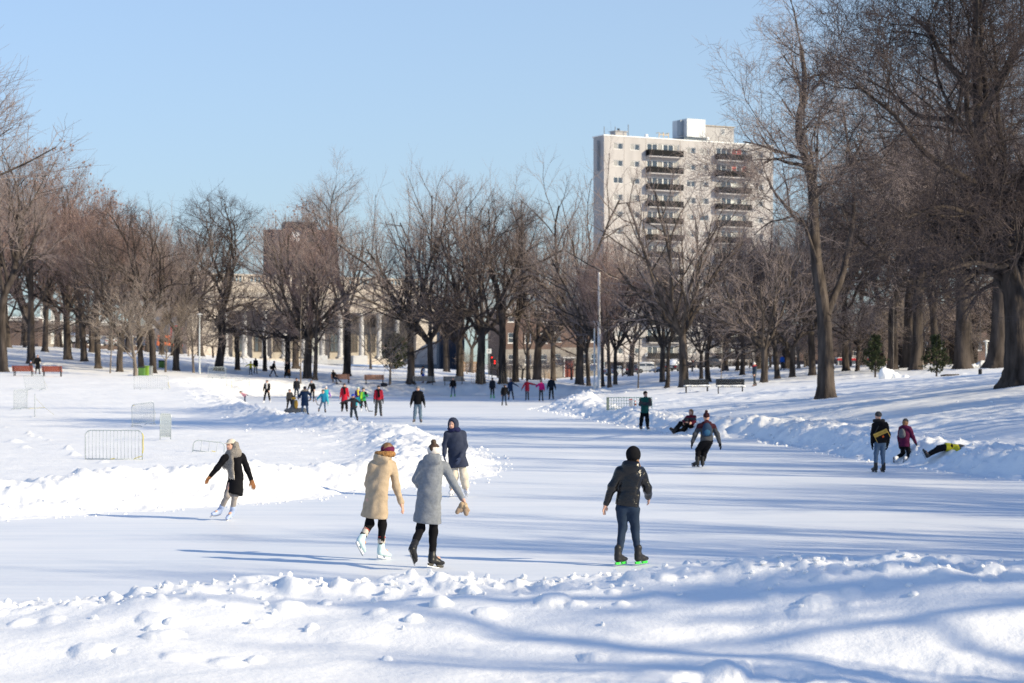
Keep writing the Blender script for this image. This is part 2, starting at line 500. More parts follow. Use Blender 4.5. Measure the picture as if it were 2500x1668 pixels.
def ice_material():
    m = bpy.data.materials.new('ice'); m.use_nodes = True
    nt = m.node_tree; b = nt.nodes['Principled BSDF']
    L = nt.links.new
    tc = nt.nodes.new('ShaderNodeTexCoord')
    def noise(scale, det, st=(1, 1, 1), rot=0.0, rough=.55):
        mp = nt.nodes.new('ShaderNodeMapping'); mp.inputs['Scale'].default_value = st; mp.inputs['Rotation'].default_value = (0, 0, rot)
        L(tc.outputs['Object'], mp.inputs[0])
        n = nt.nodes.new('ShaderNodeTexNoise'); n.inputs['Scale'].default_value = scale; n.inputs['Detail'].default_value = det; n.inputs['Roughness'].default_value = rough
        L(mp.outputs[0], n.inputs['Vector']); return n
    a = noise(.16, 5, (1, 1.6, 1)); s1 = noise(1.0, 6, (.10, 2.2, 1), .10, .7); s2 = noise(1.0, 5, (.2, 3.5, 1), -.16, .7)
    def mr(n, lo, hi):
        r = nt.nodes.new('ShaderNodeMapRange'); r.inputs[1].default_value = lo; r.inputs[2].default_value = hi; L(n.outputs[0], r.inputs[0]); return r
    def math_(op, x, y):
        k = nt.nodes.new('ShaderNodeMath'); k.operation = op
        for q, w in ((0, x), (1, y)):
            if hasattr(w, 'outputs'): L(w.outputs[0], k.inputs[q])
            else: k.inputs[q].default_value = w
        return k
    f = math_('ADD', math_('MULTIPLY', mr(a, .32, .68), .42), math_('ADD', math_('MULTIPLY', mr(s1, .3, .7), .33), math_('MULTIPLY', mr(s2, .3, .7), .25)))
    cr = nt.nodes.new('ShaderNodeValToRGB')
    cr.color_ramp.elements[0].position = .18; cr.color_ramp.elements[0].color = (.66, .71, .775, 1)
    cr.color_ramp.elements[1].position = .68; cr.color_ramp.elements[1].color = (.845, .855, .87, 1)
    # scratches of blades: thin arcs of paler scraped ice, in two crossing directions
    def scr(rot, seed):
        mp = nt.nodes.new('ShaderNodeMapping'); mp.inputs['Scale'].default_value = (.07, 1.5, 1); mp.inputs['Rotation'].default_value = (0, 0, rot); mp.inputs['Location'].default_value = (seed, seed, 0)
        L(tc.outputs['Object'], mp.inputs[0])
        n = nt.nodes.new('ShaderNodeTexNoise'); n.inputs['Scale'].default_value = 1.6; n.inputs['Detail'].default_value = 7; n.inputs['Roughness'].default_value = .8; n.inputs['Distortion'].default_value = .4
        L(mp.outputs[0], n.inputs['Vector'])
        d = math_('ABSOLUTE', math_('SUBTRACT', n, .5), 0); r = nt.nodes.new('ShaderNodeMapRange'); r.inputs[1].default_value = 0; r.inputs[2].default_value = .012; r.inputs[3].default_value = 1; r.inputs[4].default_value = 0; L(d.outputs[0], r.inputs[0]); return r
    sc_ = math_('MAXIMUM', math_('MAXIMUM', scr(.22, 3), scr(-.3, 9)), scr(.9, 5))
    mx = nt.nodes.new('ShaderNodeMix'); mx.data_type = 'RGBA'
    fm = math_('MULTIPLY', sc_, .45); L(fm.outputs[0], mx.inputs[0])
    L(f.outputs[0], cr.inputs[0]); L(cr.outputs[0], mx.inputs[6]); mx.inputs[7].default_value = (.90, .90, .90, 1); L(mx.outputs[2], b.inputs['Base Color'])
    b.inputs['Roughness'].default_value = .5
    b.inputs['Specular IOR Level'].default_value = .32
    n3 = noise(5, 6, (.5, 1.6, 1)); bp = nt.nodes.new('ShaderNodeBump'); bp.inputs['Distance'].default_value = .006; bp.inputs['Strength'].default_value = .5
    L(n3.outputs[0], bp.inputs['Height']); L(bp.outputs[0], b.inputs['Normal'])
    return m
mb = MB(); mb._add([(-75, 12, 0), (75, 12, 0), (75, 192, 0), (-75, 192, 0)], [(0, 1, 2, 3)])
ice = mb.build('ice_rink', ice_material()); tag(ice, kind='structure')
# ------------------------------------------------------------------ buildings
GLASS = mat('window_glass', (.05, .065, .085), rough=.08, spec=.8)
CURT = mat('window_curtain', (.24, .24, .245), rough=.5, spec=.5)
CURT_W = mat('window_blind', (.42, .45, .46), rough=.5, spec=.5)
CURT_R = mat('window_red_curtain', (.38, .07, .07), rough=.6, spec=.4)
WHITE = mat('white_paint', (.78, .78, .77), rough=.6)
class Face:
    """a wall plane from A to B on the ground; local x runs along it, y goes into the building"""
    def __init__(self, pxa, Da, pxb, Db, name, zg=None):
        a = (pxa - CX) / F_PX * Da; b = (pxb - CX) / F_PX * Db
        self.A = Vector((a, Da)); self.d = Vector((b - a, Db - Da)); self.L = self.d.length
        self.z0 = zg if zg is not None else ground((a + b) / 2, (Da + Db) / 2).z - .1
        self.root = empty(name, (a, Da, self.z0), math.atan2(self.d.y, self.d.x))
    def t(self, px):
        k = (px - CX) / F_PX
        return (k * self.A.y - self.A.x) / (self.d.x - k * self.d.y) * self.L
    def z(self, py, px):
        D = self.A.y + self.d.y * self.t(px) / self.L
        return pt(px, py, D).z - self.z0
_WIN = {}
def window(root, x, y, z, w, h, panes=2, frame=WHITE, mats=(GLASS, CURT), sill=False, bar=.07, name='window', rows=1):
    """centre x, bottom z, front plane y; frame with panes set back in it"""
    key = (round(w, 2), round(h, 2), panes, frame.name, rows, bar)
    if key not in _WIN:
        m = MB()
        m.box((-w / 2 + bar / 2, 0, h / 2), (bar, .12, h)); m.box((w / 2 - bar / 2, 0, h / 2), (bar, .12, h))
        m.box((0, 0, bar / 2), (w - 2 * bar, .12, bar)); m.box((0, 0, h - bar / 2), (w - 2 * bar, .12, bar))
        for i in range(1, panes): m.box((-w / 2 + w * i / panes, 0, h / 2), (bar, .11, h - 2 * bar))
        for i in range(1, rows): m.box((0, .01, h * i / rows), (w - 2 * bar, .06, bar))
        p = MB(); p.box((0, .03, h / 2), (w / panes - bar * 1.02, .02, h - 2 * bar * 1.01))
        _WIN[key] = (m.mesh('window_frame', frame), {})
        _WIN[key][1]['geo'] = p
    fm, pm = _WIN[key]
    f = obj(name, fm, root, (x, y, z))
    for i in range(panes):
        mm = mats[i % len(mats)] if random.random() < .75 else random.choice(mats)
        if mm.name not in pm: pm[mm.name] = pm['geo'].mesh('pane', mm)
        obj('pane', pm[mm.name], f, (-w / 2 + w * (i + .5) / panes, 0, 0))
    if sill:
        obj('sill', MB().box((0, -.06, -.05), (w + .2, .22, .09)).mesh('sill', frame), f)
    return f

def apartment_tower():
    F = Face(1475, 325, 1888, 341, 'apartment_tower'); r = F.root; L = F.L
    tag(r, 'tall cream apartment tower with black balconies rising behind the trees', 'building')
    CREAM = mat('cream_concrete', (.415, .395, .39), rough=.9, noise=.10, nscale=.7, stretch=(1, 1, .25))
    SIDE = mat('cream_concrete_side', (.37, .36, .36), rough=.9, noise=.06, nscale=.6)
    BLACK = mat('balcony_black', (.008, .009, .011), rough=.6, spec=.08)
    TOP = F.z(331, 1475); ROW0 = F.z(364, 1500); pitch = 2.8; NR = 13; h = 1.02; base = F.z(884, 1475)
    cols = [(1498, 1521, 'w'), (1539, 1562, 'w'), (1580, 1658, 'b'), (1677, 1699, 'w'), (1708.5, 1731, 'w'), (1749, 1825, 'b'), (1844, 1864, 'w')]
    cols = [(F.t(a), F.t(b), k) for a, b, k in cols]
    wall = MB(); th = .3
    ed = [0.0]
    for a, b, k in cols: ed += [a, b]
    ed.append(L)
    for i in range(0, len(ed), 2):                       # piers between the window columns
        a, b = ed[i], ed[i + 1]
        wall.box(((a + b) / 2, th / 2, (base + TOP) / 2), (b - a, th, TOP - base))
    for a, b, k in cols:
        hh = h if k == 'w' else 2.05
        off = 0 if k == 'w' else -.75
        prev = TOP
        for n in range(NR + 1):
            zt = (ROW0 - n * pitch + hh + off) if n < NR else base
            if prev - zt > .02: wall.box(((a + b) / 2, th / 2, (prev + zt) / 2), (b - a, th, prev - zt))
            if n < NR: prev = ROW0 - n * pitch + off
    wall.build('facade_wall', CREAM, r)
    jm = MB()
    for px in (1524, 1577, 1661, 1746, 1828):
        jm.box((F.t(px), -.012, (base + TOP) / 2), (.06, .03, TOP - base))
    jm.build('wall_joint', mat('joint_grey', (.35, .32, .3)), r)
    core = MB()
    core.prism([(0.0, .302), (L, .302), (L, 15), (9, 15), (.6, 3.4), (.0, 3.4)], base, TOP - .01, 'z')
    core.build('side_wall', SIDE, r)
    MB().prism([(1.5, 2.2), (L - 1, 2.2), (L - 1, 14), (9.5, 14)], 0, base, 'z').build('garage_wall', mat('garage_dark', (.055, .05, .05)), r)
    pm_ = MB().box((0, 1.0, base / 2), (.35, .35, base)).mesh('garage_post', CREAM)
    for i in range(10): obj('garage_post', pm_, r, (1 + i * (L - 2) / 9, 0, 0))
    roof = MB().prism([(-.12, -.1), (L + .1, -.1), (L + .1, 15.2), (8.9, 15.2), (-.12, 3.6)], TOP, TOP + .16, 'z').build('roof', WHITE, r)
    RAIL = MB(); bw = cols[2][1] - cols[2][0] + .5
    for n in range(NR):
        z = ROW0 - n * pitch
        for a, b, k in cols:
            if k == 'w':
                window(r, (a + b) / 2, .14, z, b - a - .02, h, 2, mats=(CURT, GLASS))
            else:
                w6 = (b - a) / 6
                for q in range(2):
                    ms = (GLASS, GLASS, CURT) if a < 15 else ((CURT, GLASS, GLASS) if q == 0 else ((CURT_R, CURT_R, GLASS) if n < 2 else (CURT_W, CURT, GLASS)))
                    window(r, a + w6 * (1.5 + 3 * q), .15, z - .75, w6 * 3 - .02, 2.05, 3, mats=ms, bar=.1, name='balcony_door')
                key = round(b - a, 2)
                bal = empty('balcony', ((a + b) / 2, 0, z - 1.02), 0, r)
                W = b - a + .5
                MB().box((0, -.55, 0.08), (W, 1.1, .16)).build('slab', CREAM, bal)
                MB().box((0, -1.07, .72), (W, .05, .98)).box((-W / 2 + .03, -.52, .72), (.05, 1.04, .98)).box((W / 2 - .03, -.52, .72), (.05, 1.04, .98)).build('railing', BLACK, bal)
    # things on the roof, all fixed to it
    mw = MB(); x0, x1 = F.t(1684), F.t(1729); zt = F.z(290, 1710)
    mw.box(((x0 + x1) / 2, 3.0, (TOP + .8 + zt) / 2), (x1 - x0, 4.5, zt - TOP - .8))
    mw.build('cooling_unit', mat('unit_white', (.52, .55, .57), rough=.5), r)
    MB().box(((x0 + x1) / 2 - 1.7, 2.3, TOP + 2.4), (1.6, 1.0, 2.6)).build('cooling_duct', mat('duct_grey', (.25, .29, .33), rough=.5), r)
    MB().box(((x0 + x1) / 2, 3, TOP + .48), (x1 - x0 + .8, 4, .62)).build('unit_base', mat('duct_dark', (.1, .13, .16)), r)
    x0, x1 = F.t(1731), F.t(1813); zt = F.z(305, 1760)
    ph = MB().box(((x0 + x1) / 2, 6, (TOP + zt) / 2), (x1 - x0, 7, zt - TOP)).build('penthouse', SIDE, r)
    MB().box(((x0 + x1) / 2, 6, zt + .08), (x1 - x0 + .4, 7.4, .16)).build('penthouse_roof', mat('roof_tan', (.35, .3, .24)), ph)
    window(r, F.t(1786), 2.46, F.z(326, 1786), .7, 1.1, 2, mats=(GLASS,), name='penthouse_window')
    x0, x1 = F.t(1519), F.t(1548); zt = F.z(318, 1530)
    MB().box(((x0 + x1) / 2, 3, (TOP + zt) / 2), (x1 - x0, 1.6, zt - TOP)).box(((x0 + x1) / 2, 3, zt + .06), (x1 - x0 + .3, 1.9, .12)).build('chimney', SIDE, r)
    MB().tube([((x0 + x1) / 2, 3, zt), ((x0 + x1) / 2, 3, zt + .6)], .22).build('chimney_pot', mat('duct_dark', (.1, .13, .16)), r)
    for px, py in ((1487, 307), (1514, 307), (1546, 302)):
        MB().tube([(F.t(px), 1.5, TOP), (F.t(px), 1.5, F.z(py, px))], .07, 5).build('antenna', mat('antenna_grey', (.2, .22, .24)), r)
    for px, py in ((1590, 328), (1740, 335)):
        MB().lathe([(.3, 0), (.3, F.z(py, px) - TOP), (.2, F.z(py, px) - TOP + .15)], (F.t(px), 1.5, TOP), 10).build('vent_pipe', WHITE, r)
    fr = MB()
    for px in (1619, 1630, 1642):
        fr.tube([(F.t(px), 1.2, TOP), (F.t(px), 1.2, TOP + .9), (F.t(px) + .3, 1.6, TOP + 1.3), (F.t(px) + .3, 2.6, TOP + 1.3)], .05, 5)
    fr.tube([(F.t(1619), 1.2, TOP + .9), (F.t(1642), 1.2, TOP + .9)], .05, 5)
    fr.build('yellow_guard_frame', mat('guard_yellow', (.7, .45, .15)), r)
    MB().box((-.35, 1.4, TOP - 3.2), (.22, .3, 5)).build('drain_pipe', mat('antenna_grey', (.2, .22, .24)), r)
apartment_tower()

def dark_tower():
    D = 600; F = Face(668, D, 822, D + 4, 'office_tower', zg=0); r = F.root; L = F.L
    tag(r, 'dark brown office tower with roof antennas behind the columned building', 'building')
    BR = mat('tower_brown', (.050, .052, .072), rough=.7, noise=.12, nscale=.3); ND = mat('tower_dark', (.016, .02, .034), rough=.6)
    T = F.z(560, 668)
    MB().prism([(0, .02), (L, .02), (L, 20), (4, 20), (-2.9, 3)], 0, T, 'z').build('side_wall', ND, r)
    m = MB()
    m.box((L / 2, -.15, T / 2), (L, .3, T)); m.build('front_wall', BR, r)
    rib = MB()
    n = 26
    for i in range(n): rib.box((L * (i + .5) / n, -.4, T / 2 - 2), (.22, .2, T - 4))
    o = rib.build('wall_rib', mat('tower_rib', (.06, .06, .08)), r)
    win = MB()
    for k in range(4): win.box((L / 2, -.31, T - 10 - k * 7.0), (L - 1, .06, 1.1))
    win.build('window_band', mat('tower_band', (.06, .055, .075), rough=.3), r)
    x0, x1 = F.t(694), F.t(775); zt = F.z(541, 730)
    MB().box(((x0 + x1) / 2, 5, (T + zt) / 2), (x1 - x0, 8, zt - T)).build('penthouse', ND, r)
    for px, py in ((675, 523), (699, 522), (707, 529), (729, 518), (752, 524)):
        MB().tube([(F.t(px), 3, T), (F.t(px), 3, F.z(py, px))], .16, 5).build('antenna', mat('antenna_grey', (.2, .22, .24)), r)
    # the round white emblem: a disc with ring pieces round it
    e = MB(); c = (F.t(719), -.6, F.z(579, 719)); s = 1.75
    def arc(r0, r1, a0, a1):
        pts = []
        for k in range(9):
            a = R(a0 + (a1 - a0) * k / 8); pts.append((c[0] + r1 * math.cos(a), c[2] + r1 * math.sin(a)))
        for k in range(9):
            a = R(a1 + (a0 - a1) * k / 8); pts.append((c[0] + r0 * math.cos(a), c[2] + r0 * math.sin(a)))
        e.prism(pts, c[1], c[1] - .12, 'y')
    for q in range(4):
        arc(.05, .42, q * 90 + 8, q * 90 + 82); arc(.6, .98, q * 90 + 10, q * 90 + 80); arc(1.15, 1.6, q * 90 + 18, q * 90 + 72)
    e.build('emblem', mat('emblem_white', (.8, .8, .82)), r)
    dsh = MB().lathe([(.1, 0), (.6, .15), (.85, .4)], (0, 0, 0), 14).build('dish', WHITE, r)
    dsh.location = (F.t(757), 3, F.z(528, 757)); dsh.rotation_euler = (R(70), 0, R(-25))
dark_tower()

def columned_building():
    F = Face(457, 302, 1066, 327, 'columned_building'); r = F.root; L = F.L
    tag(r, 'long beige stone building with a row of tall columns and a roof balustrade', 'building')
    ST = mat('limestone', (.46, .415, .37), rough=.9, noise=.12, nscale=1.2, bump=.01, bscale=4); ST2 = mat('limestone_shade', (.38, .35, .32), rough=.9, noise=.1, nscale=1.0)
    GR = mat('granite_column', (.50, .50, .51), rough=.6, noise=.1, nscale=2); DK = mat('portal_dark', (.06, .055, .055), rough=.6)
    zc = F.z(761, 700); zb = .9; z1 = F.z(727, 700); z2 = F.z(716, 700); z3 = F.z(690, 700); z4 = F.z(672, 700)
    t0, t1 = F.t(538), F.t(1016)
    MB().box((t0 / 2, 3, zc / 2), (t0, 6, zc)).build('end_pavilion', ST, r); MB().box(((t1 + L) / 2, 3, zc / 2), (L - t1, 6, zc)).build('end_pavilion', ST, r)
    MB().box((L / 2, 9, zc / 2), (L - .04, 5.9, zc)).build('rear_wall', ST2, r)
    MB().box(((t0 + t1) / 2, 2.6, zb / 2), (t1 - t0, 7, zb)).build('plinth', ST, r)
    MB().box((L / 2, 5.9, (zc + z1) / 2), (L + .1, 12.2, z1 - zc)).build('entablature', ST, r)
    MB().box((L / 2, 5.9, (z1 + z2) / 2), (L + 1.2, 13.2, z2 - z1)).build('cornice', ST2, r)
    MB().box((L / 2, 6.2, (z2 + z3) / 2), (L - .6, 11.4, z3 - z2)).build('attic', ST, r)
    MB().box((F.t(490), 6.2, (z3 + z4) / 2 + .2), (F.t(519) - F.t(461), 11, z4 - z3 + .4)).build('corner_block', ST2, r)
    b = MB()
    xa, xb = F.t(522), L - .5
    b.box(((xa + xb) / 2, .9, z4 - .12), (xb - xa, .4, .24))
    for i in range(62):
        if i % 9 == 0: b.box((xa + (xb - xa) * i / 61, .9, (z3 + z4) / 2 - .15), (.7, .42, z4 - z3 - .3))
        else: b.box((xa + (xb - xa) * i / 61, .9, (z3 + z4) / 2 - .15), (.26, .26, z4 - z3 - .3))
    bo = b.build('balustrade', ST, r)
    cm = MB().box((0, 0, .15), (1.15, 1.15, .3)).lathe([(.52, .3), (.52, .5), (.42, .62), (.42, 2.5), (.36, zc - zb - .75), (.36, zc - zb - .7), (.5, zc - zb - .42), (.5, zc - zb - .3)], n=14).box((0, 0, zc - zb - .15), (1.15, 1.15, .3)).mesh('column', GR, False)
    for px in (555, 601, 650, 698, 745, 791, 835, 887, 930, 974):
        obj('column', cm, r, (F.t(px), .6, zb))
    for px in (578, 626, 674, 721, 860, 908, 952, 995):
        x = F.t(px)
        w = window(r, x, 5.98, 2.0, 1.5, 3.0, 2, frame=mat('bronze_frame', (.12, .10, .09)), mats=(GLASS, DK), rows=2)
        window(r, x, 5.98, 6.1, 1.5, 1.9, 2, frame=mat('bronze_frame', (.12, .10, .09)), mats=(GLASS, DK))
    x = F.t(811)
    MB().box((x - 1.25, 5.7, 3.9), (.5, .5, 6)).box((x + 1.25, 5.7, 3.9), (.5, .5, 6)).box((x, 5.7, 7.1), (3.4, .6, .5)).build('portal', WHITE, r)
    d = MB().box((x, 5.85, 3.3), (2.0, .12, 4.8)).build('door', mat('door_pale', (.45, .5, .53), rough=.4), r)
    st = MB()
    for k in range(6): st.box((x, -.4 - k * .32, (zb - k * .15) / 2), (4.4 - .02 * k, .62, zb - k * .15))
    st.build('stair', mat('step_grey', (.42, .43, .45)), r)
    for w in (-3.6, 3.6): MB().box((x + w, -1.6, .7), (2.6, 2.2, 1.4)).build('stair_wall', mat('step_grey', (.42, .43, .45)), r)
    MB().box((L / 2, 6, z4 + .02), (L - 3, 10, .06)).build('roof', mat('roof_grey', (.4, .4, .42)), r)
columned_building()

def ribbed_block():
    F = Face(1072, 345, 1134, 347, 'ribbed_building'); r = F.root; L = F.L
    tag(r, 'dark navy building with close vertical ribs beside the columned building', 'building')
    NV = mat('navy_metal', (.022, .032, .055), rough=.45)
    T = F.z(762, 1100)
    MB().box((L / 2, 7, T / 2), (L, 14, T)).build('wall', NV, r)
    m = MB()
    for i in range(15): m.box((L * (i + .5) / 15, -.12, T / 2), (.13, .24, T - .3))
    m.build('wall_rib', mat('navy_rib', (.04, .055, .085), rough=.4), r)
    MB().box((L / 2, 7, T + .1), (L + .3, 14.3, .2)).build('roof', mat('navy_edge', (.06, .07, .09)), r)
ribbed_block()

def brick_mat(name, c1, c2, mortar, scale=1.0):
    m = bpy.data.materials.new(name); m.use_nodes = True
    nt = m.node_tree; b = nt.nodes['Principled BSDF']; b.inputs['Roughness'].default_value = .92; b.inputs['Specular IOR Level'].default_value = .15
    tc = nt.nodes.new('ShaderNodeTexCoord'); mp = nt.nodes.new('ShaderNodeMapping'); mp.inputs['Rotation'].default_value = (R(90), 0, 0)
    br = nt.nodes.new('ShaderNodeTexBrick'); br.inputs['Scale'].default_value = scale
    br.inputs['Color1'].default_value = (*c1, 1); br.inputs['Color2'].default_value = (*c2, 1); br.inputs['Mortar'].default_value = (*mortar, 1)
    br.inputs['Brick Width'].default_value = .22; br.inputs['Row Height'].default_value = .07; br.inputs['Mortar Size'].default_value = .008
    nt.links.new(tc.outputs['Object'], mp.inputs[0]); nt.links.new(mp.outputs[0], br.inputs[0]); nt.links.new(br.outputs[0], b.inputs[0])
    return m
BRICK = brick_mat('brown_brick', (.115, .072, .06), (.15, .092, .074), (.16, .14, .13))
BRICK_D = brick_mat('dark_brick', (.10, .07, .06), (.14, .09, .075), (.15, .13, .12))
STONE = brick_mat('grey_stone', (.24, .22, .20), (.30, .275, .25), (.2, .19, .18), .25)
def house(name, label, pxa, Da, pxb, Db, ytop, wallm, cols, rows, w=1.0, h=1.6, lower=None, door=None, frame=WHITE, cornice=True, snow=True, depth=10, mats=(GLASS, CURT_W)):
    """flat-roofed town house; cols pixel columns of windows, rows window bottoms in metres"""
    F = Face(pxa, Da, pxb, Db, name); r = F.root; L = F.L
    tag(r, label, 'house')
    T = F.z(ytop, (pxa + pxb) / 2)
    xs = sorted(F.t(p) for p in cols); th = .35
    wm, lm = MB(), MB()
    def put(x0, x1, z0, z1):
        if x1 - x0 < .02 or z1 - z0 < .02: return
        if lower and z0 < lower < z1:
            put(x0, x1, z0, lower); put(x0, x1, lower, z1); return
        (lm if lower and z1 <= lower + .001 else wm).box(((x0 + x1) / 2, th / 2, (z0 + z1) / 2), (x1 - x0, th, z1 - z0))
    ed = [0.0]
    for x in xs: ed += [x - w / 2, x + w / 2]
    ed.append(L)
    for i in range(0, len(ed), 2): put(ed[i], ed[i + 1], 0, T)
    for x in xs:
        z = 0
        for q in rows:
            put(x - w / 2, x + w / 2, z, q); z = q + h
        put(x - w / 2, x + w / 2, z, T)
    wm.build('wall', wallm, r)
    if lower: lm.build('stone_wall', STONE, r)
    MB().box((L / 2, depth / 2 + th, T / 2), (L - .01, depth, T - .02)).build('rear_wall', wallm, r)
    for x in xs:
        for q in rows: window(r, x, .16, q, w - .02, h - .02, 1, frame=frame, mats=mats, rows=2, sill=True)
    if cornice: MB().box((L / 2, -.12, T - .3), (L + .3, .5, .35)).build('cornice', mat('cornice_grey', (.4, .38, .36)), r)
    MB().box((L / 2, depth / 2, T + .09), (L + .1, depth + .6, .18)).build('roof', SNOW if snow else mat('roof_grey', (.4, .4, .42)), r)
    if door:
        x = F.t(door)
        d = MB().box((x, -.1, 1.4), (1.5, .2, 2.6)).build('door', mat('door_red', (.2, .055, .04)), r)
        MB().box((x, -.7, 3.2), (2.6, 1.6, .2)).box((x - 1.1, -1.35, 1.6), (.14, .14, 3.0)).box((x + 1.1, -1.35, 1.6), (.14, .14, 3.0)).build('porch', mat('porch_white', (.55, .55, .56)), r)
    return F
house('brick_house', 'three-storey brown brick house with white windows and a snowy roof edge, left of the tower', 1232, 312, 1345, 314, 757, BRICK, (1248, 1289, 1328), (2.2, 5.6, 8.9), lower=4.6)
house('brick_house', 'brown brick house with a red front door, just left of the tall white pole', 1348, 315, 1462, 317, 752, BRICK, (1362, 1424, 1450), (2.2, 5.7, 9.0), lower=4.8, door=1388)
house('stone_house', 'pale stone house with one tall bright window on the left hill', 96, 330, 176, 333, 785, STONE, (107, 133, 160), (1.3, 5.2), w=1.15, h=2.2, mats=(CURT_W,))
house('brick_house', 'dark brick house half hidden by trees behind the white car', 178, 345, 306, 348, 788, BRICK_D, (196, 222, 250, 280), (1.2, 4.6), w=.95, h=1.6)
house('brick_house', 'dark brick house behind the orange truck', 308, 350, 452, 352, 796, BRICK_D, (330, 362, 395, 428), (1.2, 4.6), w=1.1, h=1.7)
house('brick_house', 'dark brick house at the left edge behind the hill', -140, 320, 92, 322, 776, BRICK_D, (-90, -40, 12, 60), (2.5, 5.6), w=1.0, h=1.7)
house('brick_house', 'reddish brick house seen between the trunks behind the two pines', 2160, 330, 2450, 334, 745, BRICK, (2190, 2222, 2258, 2300, 2340, 2390, 2425), (2.4, 5.6), w=1.1, h=1.7)
house('brick_house', 'low brown brick house between the pale tower and the grove', 1915, 350, 2110, 352, 800, BRICK, (1940, 1975, 2020, 2060, 2090), (1.6, 4.6), w=1.1, h=1.6)
# a low orange board fence
def board_fence():
    F = Face(1128, 300, 1164, 300, 'board_fence'); r = F.root; L = F.L
    tag(r, 'low orange board fence right of the navy ribbed building', 'fence')
    OR = mat('board_orange', (.36, .23, .135), rough=.8, noise=.2, nscale=3)
    bm_ = MB().box((0, 0, .9), (.17, .03, 1.7)).mesh('board', OR)
    for i in range(11): obj('board', bm_, r, (L * (i + .5) / 11, 0, 0))
    MB().box((L / 2, .05, 1.5), (L, .05, .1)).box((L / 2, .05, .4), (L, .05, .1)).build('rail', OR, r)
board_fence()
def bus_shelter():
    F = Face(2047, 262, 2118, 262, 'bus_shelter'); r = F.root; L = F.L
    tag(r, 'bus shelter with a red stripe under its roof, left of the pines', 'bus shelter')
    h = F.z(876, 2080)
    MB().box((L / 2, .8, h + .1), (L + .3, 1.9, .16)).build('roof', WHITE, r)
    MB().box((L / 2, -.13, h - .08), (L + .28, .06, .3)).build('fascia', mat('shelter_red', (.55, .03, .04), rough=.5), r)
    for x in (0, L): MB().box((x, 0, h / 2), (.09, .09, h)).build('post', mat('frame_white', (.6, .62, .62)), r)
    for i in range(3):
        f = MB().box((L * (i + .5) / 3, 1.6, h / 2), (L / 3 - .08, .03, h - .5)).build('glass_panel', mat('shelter_glass', (.28, .33, .36), rough=.1, spec=.7), r)
bus_shelter()
# ------------------------------------------------------------------ bare trees
BARK = mat('bark_grey', (.078, .064, .056), rough=.95, spec=.1, noise=.6, nscale=3.2, bump=.10, bscale=6, stretch=(1, 1, .22))
BARK_L = mat('bark_pale', (.19, .16, .135), rough=.95, spec=.1, noise=.35, nscale=6, bump=.02, bscale=18, stretch=(1, 1, .25))
BARK_D = mat('bark_dark', (.058, .048, .043), rough=.95, spec=.1, noise=.6, nscale=3.2, bump=.10, bscale=6, stretch=(1, 1, .22))
TWIG = mat('twig_brown', (.27, .22, .205), rough=.9, spec=.1)
TWIG_R = mat('twig_red', (.29, .205, .185), rough=.9, spec=.1)
TWIG_L = mat('twig_pale', (.30, .25, .215), rough=.9, spec=.1)
TWIG_D = mat('twig_dark', (.085, .068, .067), rough=.9, spec=.1)

class Tubes:
    def __init__(self): self.V = []; self.Q = []; self.n = 0
    def add(self, P, Rr, s, mul=None):
        """P (N,k,3) polylines, Rr (N,k) radii, s sides"""
        N, k, _ = P.shape
        T = np.empty_like(P); T[:, 1:-1] = P[:, 2:] - P[:, :-2]; T[:, 0] = P[:, 1] - P[:, 0]; T[:, -1] = P[:, -1] - P[:, -2]
        T /= np.linalg.norm(T, axis=2, keepdims=True) + 1e-9
        ref = np.where(np.abs(T[:, :1, 2:3]) > .9, np.array([1., 0, 0]), np.array([0., 0, 1.]))
        ref = np.broadcast_to(ref, T.shape)
        U = np.cross(T, ref); U /= np.linalg.norm(U, axis=2, keepdims=True) + 1e-9
        W = np.cross(T, U)
        a = np.arange(s) * 2 * np.pi / s
        ring = P[:, :, None] + (U[:, :, None] * np.cos(a)[None, None, :, None] + W[:, :, None] * np.sin(a)[None, None, :, None]) * (Rr[:, :, None, None] if mul is None else Rr[:, :, None, None] * mul[None, :, :, None])
        self.V.append(ring.reshape(-1, 3))
        b = self.n + np.arange(N)[:, None, None] * (k * s) + np.arange(k - 1)[None, :, None] * s
        j = np.arange(s)[None, None, :]; j2 = (j + 1) % s
        self.Q.append(np.stack([b + j, b + j2, b + s + j2, b + s + j], -1).reshape(-1, 4))
        self.n += N * k * s
    def mesh(self, name, m):
        return np_mesh(name, np.vstack(self.V), np.vstack(self.Q), True, [m])

